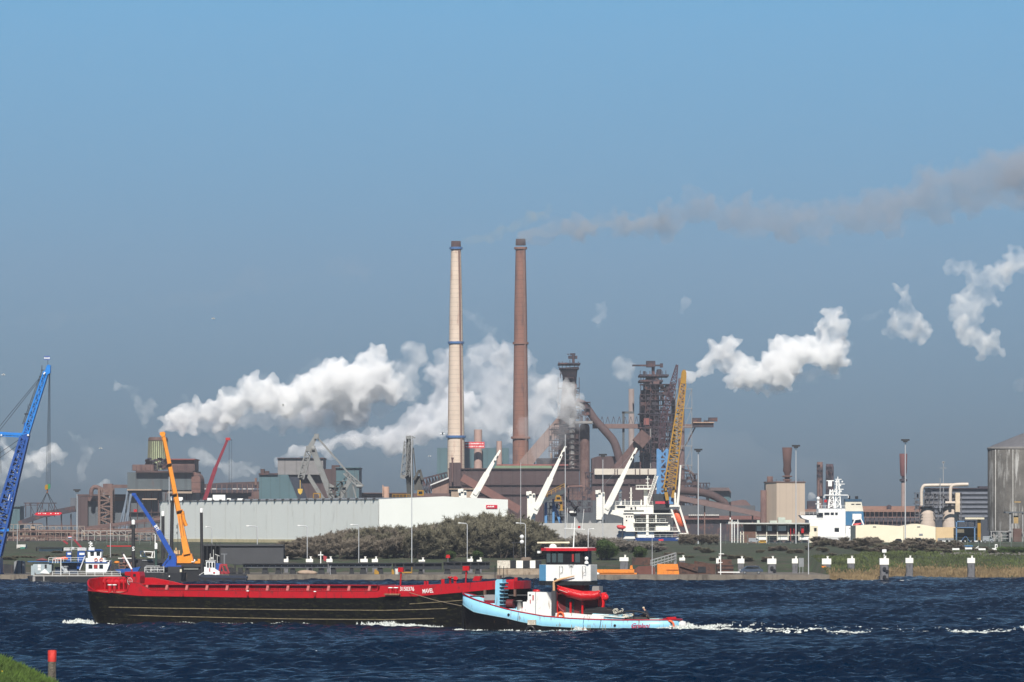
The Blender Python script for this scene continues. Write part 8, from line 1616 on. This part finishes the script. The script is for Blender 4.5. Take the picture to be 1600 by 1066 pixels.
part('white_gear', MB().add(*(lambda q: (q.v, q.f))(tbox(817, 824.4, 940.5, 951, -1.2, 1.2))).add(*(lambda q: (q.v, q.f))(tbox(812, 824.4, 951, 958, -1.3, 1.4))).tube([tq(824, 938, -1.1), tq(824, 951, -1.1)], .05, 6), twh, t)
part('poles', MB().tube([tq(773.4, 907, -.2), tq(773.6, 884, -.2)], .035, 5).tube([tq(786.7, 906, -.2), tq(786.9, 885, -.2)], .03, 5).tube([tq(832.5, 924, .2), tq(834.5, 905, .2)], .05, 5).tube([tq(734, 921, .2), tq(736, 903, .2)], .03, 5), BLACK, t)
# towing gear aft
tbk = mat('tow_black', (.012, .012, .013), .6)
part('tow_winch', MB().add(*(lambda q: (q.v, q.f))(tbox(905, 962, 953.5, 957.6, -1.5, 2.4))).tube([tq(912, 957.5, -1.6), tq(957, 959.5, -1.6)], .1, 6).tube([tq(930, 950, -1), tq(958, 955, -1)], .2, 8), tbk, t)
part('tow_arc', MB().tube([tq(962, 960.5, -1.8), tq(972, 957.4, -1.8), tq(980, 955.4, -1.8), tq(991, 954.9, -1.8), tq(1000, 956, -1.8), tq(1010, 959.5, -1.8), tq(1015, 966, -1.8)], .09, 8).tube([tq(990.3, 955, -1.8), tq(990.3, 969, -1.8)], .07, 6), tbk, t)
part('aerial_rods', MB().tube([tq(957, 946, -1), tq(958, 962, -1)], .03, 5).tube([tq(963, 948, -1), tq(963, 960, -1)], .03, 5).tube([tq(949, 951, -1), tq(949, 962, -1)], .04, 5), tbk, t)
rr = random.Random(4); mb = MB()
for i in range(9):
    c = tq(961+rr.random()*11, 953.5+rr.random()*4, -1.6); mb.tube([c+Vector((.28*math.cos(a)*rr.uniform(.6, 1), rr.uniform(-.2, .2), .18*math.sin(a))) for a in [j*.7+i for j in range(7)]], .035, 5)
for i in range(8):
    c = tq(972+rr.random()*14, 960.5+rr.random()*5, -1.7); mb.tube([c+Vector((.34*math.cos(a)*rr.uniform(.6, 1.2), rr.uniform(-.2, .2), .10*math.sin(a))) for a in [j*.8+i for j in range(6)]], .05, 5)
tag(linkmesh(mb, 'rope_heap', mat('rope_pale', (.66, .62, .52), .9), None, local=True), 'tangled pale ropes heaped on the tug after deck', 'rope')
o_ = bpy.context.scene.objects['rope_heap']; 
def relocal(o):                                     # a top-level mesh given in the tug's frame gets its own origin
    me = o.data; v = np.zeros(len(me.vertices)*3, np.float32); me.vertices.foreach_get('co', v); v = v.reshape(-1, 3); c = Vector(v.mean(0).tolist()); me.vertices.foreach_set('co', (v-np.array(c, np.float32)).ravel()); me.update()
    w_ = Matrix.Rotation(TL.rz, 4, 'Z') @ c + Vector((TL.X0, TL.Y0, 0)); o.location = w_; o.rotation_euler = (0, 0, TL.rz)
relocal(o_) if o_.location.length < 1e-6 else None
part('stowed_planks', MB().tube([tq(925, 960.6, -1.9), tq(952, 961.4, -1.9)], .07, 6).tube([tq(944, 963, -1.95), tq(976, 965.5, -1.95)], .08, 6).add(*(lambda q: (q.v, q.f))(tbox(958, 968, 961, 966, -1.9, 1))), mat('plank_pale', (.62, .66, .62), .7), t)
part('after_gear', MB().add(*(lambda q: (q.v, q.f))(tbox(976, 1012, 964.5, 969, -1.7, 2.6))), mat('gear_dark', (.05, .05, .045), .8, var=.4, scale=3), t)
part('pale_hatch', tbox(1015, 1030, 966.6, 969, -1.9, 1.2), mat('hatch_mint', (.45, .62, .60), .6), t)
# ---------------- the deckhand, sitting bent forward at the stern ----------------
def skin_body(name, chains, m, parent, sub=2):
    me = bpy.data.meshes.new(name); vs = []; es = []; rad = []
    idx = {}
    for ch in chains:
        prev = None
        for key, p, r in ch:
            if key in idx: i = idx[key]
            else: i = len(vs); vs.append(tuple(p)); rad.append(r); idx[key] = i
            if prev is not None: es.append((prev, i))
            prev = i
    me.from_pydata(vs, es, []); o = bpy.data.objects.new(name, me); sc.collection.objects.link(o)
    o.modifiers.new('s', 'SKIN'); o.modifiers.new('u', 'SUBSURF').levels = sub
    for i, r in enumerate(rad): me.skin_vertices[0].data[i].radius = (r, r); me.skin_vertices[0].data[i].use_root = (i == 0)
    m2 = bpy.data.meshes.new_from_object(o.evaluated_get(bpy.context.evaluated_depsgraph_get())); bpy.data.objects.remove(o)
    m2.materials.clear(); m2.materials.append(m); m2.polygons.foreach_set('use_smooth', [True]*len(m2.polygons)); m2.name = name
    q = bpy.data.objects.new(name, m2); sc.collection.objects.link(q); q.parent = parent; return q
V = Vector; seat = tq(1013, 966.5, -1.2)
pr = tag(bpy.data.objects.new('person', None), 'deckhand in dark clothes sitting bent forward over the ropes at the tug stern', 'person'); sc.collection.objects.link(pr)
w0 = Matrix.Rotation(TL.rz, 4, 'Z') @ seat + V((TL.X0, TL.Y0, 0)); pr.location = w0; pr.rotation_euler = (0, 0, TL.rz); pr.scale = (1.15, 1.15, 1.15)
skin = mat('skin', (.50, .28, .20), .6, var=.05); cloth = mat('navy_overalls', (.016, .018, .030), .85, var=.3, scale=6)
hip = V((0, 0, .10)); ch_ = V((-.20, 0, .58)); nk = V((-.32, 0, .74)); hd = V((-.46, 0, .92))
body = skin_body('body', [[('hip', hip, .16), ('belly', V((-.05, 0, .3)), .155), ('chest', ch_, .17), ('neck', nk, .075), ('skull', V((-.40, 0, .84)), .07), ('head', hd, .10), ('crown', hd+V((-.03, 0, .08)), .075)]]
    + [[('chest', ch_, .17), ('sh%d' % s, ch_+V((0, s*.19, .06)), .075), ('el%d' % s, V((-.42, s*.24, .36)), .055), ('wr%d' % s, V((-.66, s*.14, .26)), .036), ('pm%d' % s, V((-.74, s*.12, .24)), .034)] for s in (-1, 1)]
    + [[('hip', hip, .16), ('th%d' % s, V((-.06, s*.13, .08)), .105), ('kn%d' % s, V((-.48, s*.2, .22)), .07), ('an%d' % s, V((-.50, s*.19, -.16)), .048), ('ft%d' % s, V((-.66, s*.2, -.19)), .042)] for s in (-1, 1)], skin, pr)
jk = skin_body('jacket', [[('hip', hip+V((.0, 0, -.02)), .18), ('belly', V((-.05, 0, .3)), .178), ('chest', ch_, .192), ('neck', nk+V((.02, 0, -.03)), .10)]] + [[('chest', ch_, .192), ('sh%d' % s, ch_+V((0, s*.19, .06)), .095), ('el%d' % s, V((-.42, s*.24, .36)), .07), ('wr%d' % s, V((-.62, s*.155, .275)), .05)] for s in (-1, 1)], cloth, pr)
tr = skin_body('trousers', [[('hip', hip+V((0, 0, -.03)), .175), ('th%d' % s, V((-.06, s*.13, .07)), .122), ('kn%d' % s, V((-.48, s*.2, .22)), .085), ('an%d' % s, V((-.50, s*.19, -.12)), .062)] for s in (-1, 1)], cloth, pr)
sh = MB(); [sh.tube([(-.44, s*.19, -.18), (-.55, s*.195, -.18), (-.72, s*.2, -.20)], [.055, .06, .045], 8) for s in (-1, 1)]; linkmesh(sh, 'boots', BLACK, pr)
hm = MB().ball(hd+V((-.0, 0, .055)), .112, 10, 1.05, .95, .75); linkmesh(hm, 'cap', mat('cap_beige', (.62, .50, .34), .8), pr)
fc = MB().ball(hd+V((-.115, 0, .0)), .02, 6, 1.3, .8, 1).ball(hd+V((-.09, -.04, .03)), .013, 6).ball(hd+V((-.09, .04, .03)), .013, 6).ball(hd+V((.01, -.105, .0)), .024, 6, .6, .4, 1).ball(hd+V((.01, .105, .0)), .024, 6, .6, .4, 1).tube([hd+V((-.095, -.025, -.05)), hd+V((-.10, 0, -.05)), hd+V((-.095, .025, -.05))], .008, 5); linkmesh(fc, 'face', skin, pr)
fg = []
for s in (-1, 1):
    base_ = V((-.74, s*.12, .24))
    for i, (dy, ln) in enumerate(((-.032, .075), (-.011, .085), (.011, .08), (.032, .062))): fg.append([('a%d%d' % (s, i), base_+V((0, dy, 0)), .012), ('b%d%d' % (s, i), base_+V((-ln*.55, dy*1.1, -.01)), .010), ('c%d%d' % (s, i), base_+V((-ln*.8, dy*1.1, -.04)), .009)])
    fg.append([('t%d' % s, base_+V((.02, -s*.03, 0)), .013), ('u%d' % s, base_+V((-.02, -s*.06, -.01)), .011), ('v%d' % s, base_+V((-.045, -s*.062, -.03)), .009)])
mb = MB()
for ch in fg: mb.tube([p for _, p, _ in ch], [r for _, _, r in ch], 6)
linkmesh(mb, 'fingers', skin, pr)
# ---------------- foam ----------------
fr_ = np.random.RandomState(12); vs = []; fs = []
def blob(x, y, s, hgt):
    n = 6; z0 = float(wave(np.array(x), np.array(y))); o = len(vs); a0 = fr_.rand()*6
    vs.append((x, y, z0+hgt))
    for i in range(n): a = a0+2*math.pi*i/n; r = s*(.5+.8*fr_.rand()); q = (x+r*1.7*math.cos(a), y+r*math.sin(a)); vs.append((q[0], q[1], float(wave(np.array(q[0]), np.array(q[1])))+.012+hgt*.15*fr_.rand()))
    for i in range(n): fs.append((o, o+1+i, o+1+(i+1) % n))
def foam_line(pts, n, spread, s, h, jit=.0):
    for i in range(n):
        f = fr_.rand()*(len(pts)-1); k_ = int(f); a, b = pts[k_], pts[min(k_+1, len(pts)-1)]; g = f-k_; x = a[0]+(b[0]-a[0])*g; y = a[1]+(b[1]-a[1])*g
        blob(x+fr_.normal()*spread*1.3, y+fr_.normal()*spread*1.6, s*(.2+fr_.rand()**2*1.0), h*(.2+fr_.rand()))
def WB(L, x, w): return (L.X0+x*L.c-w*L.s, L.Y0+x*L.s+w*L.c)
def hullx(L, a, b, w, n=6): return [WB(L, a+(b-a)*i/n, w) for i in range(n+1)]
foam_line(hullx(BL, .2, 8, -.25), 260, .22, .13, .09); foam_line(hullx(BL, 8, 33, -.3), 420, .22, .12, .09); foam_line([WB(BL, -2.2, 1.6), WB(BL, -.8, 1.4), WB(BL, .9, .8)], 700, .32, .15, .38); foam_line([WB(BL, -.6, 1), WB(BL, 1, 6)], 150, .3, .15, .2)
foam_line(hullx(BL, 33.5, 40.5, -1.0), 900, .5, .17, .32); foam_line([WB(BL, 35, -.5), WB(BL, 36, -.6)], 200, .35, .13, .45)
foam_line([WB(TL, -.4, -.4), WB(TL, 2, -1.7), WB(TL, 6, -3.0), WB(TL, 12, -3.2)], 700, .3, .13, .16); foam_line([WB(TL, 12, -3.2), WB(TL, 20, -3.2), WB(TL, 24, -2)], 500, .28, .12, .12); foam_line([WB(TL, 13.8, -3.0), WB(TL, 14.6, -3.1)], 160, .2, .12, .5)
foam_line([WB(TL, 24.2, -1), WB(TL, 26, 0), WB(TL, 28.5, 1.2)], 800, .5, .16, .34); foam_line([(PX(1085, 538), 538), (PX(1120, 530), 530), (PX(1200, 523), 523), (PX(1330, 520), 520)], 2600, .6, .19, .12)
foam_line([(PX(1200, 523), 523), (PX(1400, 520), 520), (PX(1640, 515), 515)], 2600, .9, .19, .10); foam_line([(PX(1100, 545), 545), (PX(1350, 535), 535), (PX(1640, 528), 528)], 500, 2.0, .13, .08)
for i in range(26): x, y = fr_.uniform(-60, 60), fr_.uniform(390, 900); foam_line([(x-.6, y), (x+.6, y)], 10, .16, .10, .08)
fo = MB(); fo.add(vs, fs); fm_ = mat('foam_white', (.58, .61, .58), .85, var=.12, scale=1.5); n_ = fm_.node_tree.nodes; l_ = fm_.node_tree.links; q_ = n_.new('ShaderNodeTexNoise'); q_.inputs['Scale'].default_value = 5; q_.inputs['Detail'].default_value = 4
r_ = n_.new('ShaderNodeMapRange'); r_.inputs[1].default_value = .34; r_.inputs[2].default_value = .56; l_.new(q_.outputs['Fac'], r_.inputs[0]); l_.new(r_.outputs[0], n_['Principled BSDF'].inputs['Alpha'])
c_ = n_.new('ShaderNodeTexCoord'); l_.new(c_.outputs['Object'], q_.inputs['Vector'])
tag(linkmesh(fo, 'foam', fm_), 'white foam and wake along the barge, round the tug and trailing to the right', 'foam', kind='stuff')
# ---------------- steam and smoke ----------------
W1 = [(247,676,3.5),(252,673,6),(262,668,10),(277,661,14),(300,653,19),(330,643,24),(365,630,29),(400,620,33),(440,614,38),(480,606,42),(505,592,40),(530,606,46),(560,600,44),(590,592,38),(610,600,28)]
plume('steam_plume', 'thick white steam plume streaming right from the green ribbed cooling tower', 'steam', W1, 2320, 0.17, seed=1, kids=(6, .6), vox=.8)
plume('steam_plume', 'soft grey underside of the big steam plume above the dark red crane tip', 'steam', [(290, 672, 6), (330, 664, 14), (380, 658, 24), (430, 655, 30), (480, 650, 32), (520, 645, 26), (560, 640, 22)], 2350, 0.075, seed=11, col=(.84, .84, .87), noise=(.05, .34, .54))  # greyer vapour puts the shade of the plume's underside into its colour
plume('steam_puff', 'ragged white steam breaking away at the right end of the big plume', 'steam', [(600, 560, 20), (622, 600, 24), (632, 575, 18), (645, 548, 17), (656, 545, 12), (640, 620, 16)], 2335, .085, seed=12, noise=(.07, .36, .52, 6, .12))
plume('steam_plume', 'bright white lumpy steam plume blowing right beside the yellow lattice crane', 'steam',
  [(1072,594,3),(1080,588,7),(1092,580,11),(1107,563,20),(1127,555,24),(1147,564,27),(1167,580,30),(1187,592,31),(1207,588,32),(1227,568,34),(1250,555,34),(1275,548,33),(1298,552,31),(1301,528,26),(1305,503,19),(1310,484,12)], 2480, 0.17, seed=2, kids=(6, .6), vox=.8)
plume('steam_veil', 'thin frayed steam round the right end of the bright plume', 'steam', [(1290, 520, 22), (1312, 490, 18), (1320, 540, 18), (1310, 570, 16), (1200, 612, 14)], 2484, .035, seed=13, noise=(.08, .38, .56, 6, .12))
CL = (.93, .93, .95)
plume('steam_plume', 'grey white steam plume rising right behind the quay cranes towards the cream chimney', 'steam', [(426, 723, 6), (450, 714, 11), (490, 702, 16), (530, 690, 19), (570, 684, 23), (620, 680, 28), (660, 670, 32), (700, 655, 36), (720, 630, 34)], 2640, .13, seed=3, col=CL, noise=(.06, .30, .50))
plume('steam_cloud', 'big soft cloud of steam filling the gap between the two tall chimneys', 'steam', [(700, 650, 38), (735, 665, 42), (775, 665, 42), (780, 610, 40), (755, 565, 34), (730, 600, 34), (700, 575, 34), (685, 590, 28), (760, 690, 26)], 2660, .085, seed=4, col=CL, noise=(.035, .32, .56))
plume('steam_cloud', 'soft white cloud of steam drifting across the left blast furnace top', 'steam', [(850, 618, 26), (862, 606, 26), (882, 606, 24), (880, 622, 28), (902, 628, 20), (860, 645, 18)], 2395, .10, seed=5, noise=(.04, .32, .56))
plume('steam_cloud', 'grey white cloud of steam directly behind the brown chimney', 'steam', [(790, 545, 28), (815, 590, 34), (835, 625, 36), (830, 665, 30), (805, 690, 24), (850, 600, 26)], 2600, .08, seed=15, col=CL, noise=(.04, .32, .56))
plume('steam_haze', 'thin grey steam veil in front of the left blast furnace legs', 'steam', [(840, 655, 28), (870, 690, 26), (850, 720, 22), (895, 660, 20)], 2392, .016, seed=6, col=(.85, .85, .88))
plume('steam_wisp', 'faint wisp of steam right of the cream chimney, highest of the group', 'steam', [(726, 490, 12), (742, 500, 14), (760, 518, 18)], 2640, .03, seed=7, noise=(.06, .4, .62))
plume('steam_cloud', 'white steam cloud behind the lower part of the blue lattice boom at the left', 'steam', [(0, 742, 24), (30, 728, 22), (62, 714, 24), (88, 712, 20), (40, 745, 16), (10, 700, 12)], 2640, .11, seed=8, noise=(.06, .32, .56))
for i, (b, d, lab) in enumerate((([(110, 676, 10), (128, 690, 13), (138, 705, 12), (130, 725, 11), (128, 745, 8)], .014, 'faint curling wisp of steam right of the hanging red beam'),
    ([(188, 606, 7), (202, 602, 9), (212, 610, 10), (216, 640, 12), (224, 655, 12), (240, 632, 7)], .013, 'faint wisp of steam left above the cooling tower'),
    ([(300, 708, 10), (325, 715, 18), (345, 730, 20), (380, 740, 16), (395, 735, 12)], .022, 'low pinkish grey steam right of the converter hall roof'),
    ([(146, 758, 4), (152, 754, 5), (162, 753, 5)], .05, 'tiny steam puff over the rusty bent duct'),
    ([(932, 482, 8), (942, 474, 8), (938, 496, 9)], .015, 'small faint steam puff high between the brown chimney and the right furnace'),
    ([(1062, 486, 8), (1072, 472, 8), (1066, 480, 8)], .016, 'small faint steam puff high above the yellow crane'),
    ([(968, 560, 9), (976, 573, 12), (982, 582, 12)], .022, 'soft steam puff just left of the hoist on the right furnace'),
    ([(1398, 448, 9), (1418, 455, 11), (1398, 512, 18), (1415, 490, 24), (1435, 500, 22), (1450, 522, 10)], .05, 'ragged white steam cloud, left of the two at the upper right'),
    ([(1486, 420, 17), (1508, 428, 16), (1524, 446, 20), (1502, 492, 22), (1522, 487, 27), (1537, 462, 30), (1554, 440, 30), (1574, 418, 28), (1594, 412, 26), (1614, 415, 26)], .03, 'long ragged white steam cloud reaching the right edge of the picture'),
    ([(1505, 512, 16), (1528, 525, 23), (1550, 530, 19), (1562, 545, 12)], .045, 'lower ragged steam cloud below the long one at the right edge'),
    ([(1264, 778, 3.5), (1272, 775, 4)], .06, 'tiny steam puff at the foot of the stacks behind the white ship masts'),
    ([(1345, 505, 5), (1378, 486, 6), (1362, 500, 5)], .010, 'barely visible wisp between the bright plume and the ragged clouds'),
    ([(1590, 604, 6), (1594, 600, 6)], .012, 'barely visible wisp near the right edge above the silo'))):
    plume('steam_wisp', lab, 'steam', b, 2620, d*2.6, seed=20+i, noise=(.07, .34, .58), vox=.9)
plume('smoke_trail', 'brownish grey smoke trail drifting right from the top of the brown chimney', 'smoke', [(816, 375, 4), (830, 368, 12), (865, 360, 22), (900, 355, 26), (950, 350, 27), (1000, 347, 27), (1060, 338, 28), (1090, 322, 28), (1130, 340, 32), (1200, 338, 36), (1280, 342, 38), (1340, 330, 42), (1400, 318, 44), (1470, 302, 48), (1530, 280, 52), (1600, 268, 56), (1680, 255, 60)], 2500, .042, seed=40, col=(.42, .45, .51), noise=(.025, .18, .54, 6), kids=(3, .7))
plume('smoke_trail', 'thin greenish grey smoke trail drifting right from the cream chimney', 'smoke', [(716, 378, 3), (740, 372, 8), (770, 366, 11), (800, 358, 12), (845, 335, 12), (860, 330, 10)], 2530, .05, seed=41, col=(.46, .48, .44), noise=(.04, .26, .54))

plume('steam_veil', 'thin frayed veil of steam along the lower edge of the big white plume', 'steam', [(300, 655, 30), (360, 640, 40), (430, 625, 48), (500, 610, 54), (570, 605, 52), (620, 600, 44)], 2326, .022, seed=51, noise=(.06, .38, .60, 6, .2), vox=1.2)
plume('smoke_veil', 'very faint grey smoke smudge drifting low over the sky at the far left', 'smoke', [(-40, 515, 14), (40, 500, 16), (120, 490, 18), (200, 480, 20), (300, 470, 20), (420, 440, 22), (560, 415, 24)], 2700, .008, seed=52, col=(.42, .44, .48), noise=(.02, .36, .62), vox=1.6)
plume('smoke_veil', 'wide faint grey haze of smoke hanging behind the works at skyline height', 'smoke', [(-60, 740, 40), (200, 720, 50), (500, 700, 56), (800, 690, 60), (1050, 700, 50), (1300, 740, 34)], 2900, .0016, seed=53, col=(.80, .80, .84), noise=(.012, .34, .62), vox=2.5)

plume('smoke_trail', 'dense grey brown start of the smoke trail right beside the top of the brown chimney', 'smoke', [(815, 373, 5), (826, 367, 9), (845, 362, 13), (870, 362, 16), (900, 357, 18), (940, 352, 20), (985, 348, 20), (1030, 342, 20)], 2497, .035, seed=55, col=(.50, .48, .46), noise=(.05, .26, .54, 5))
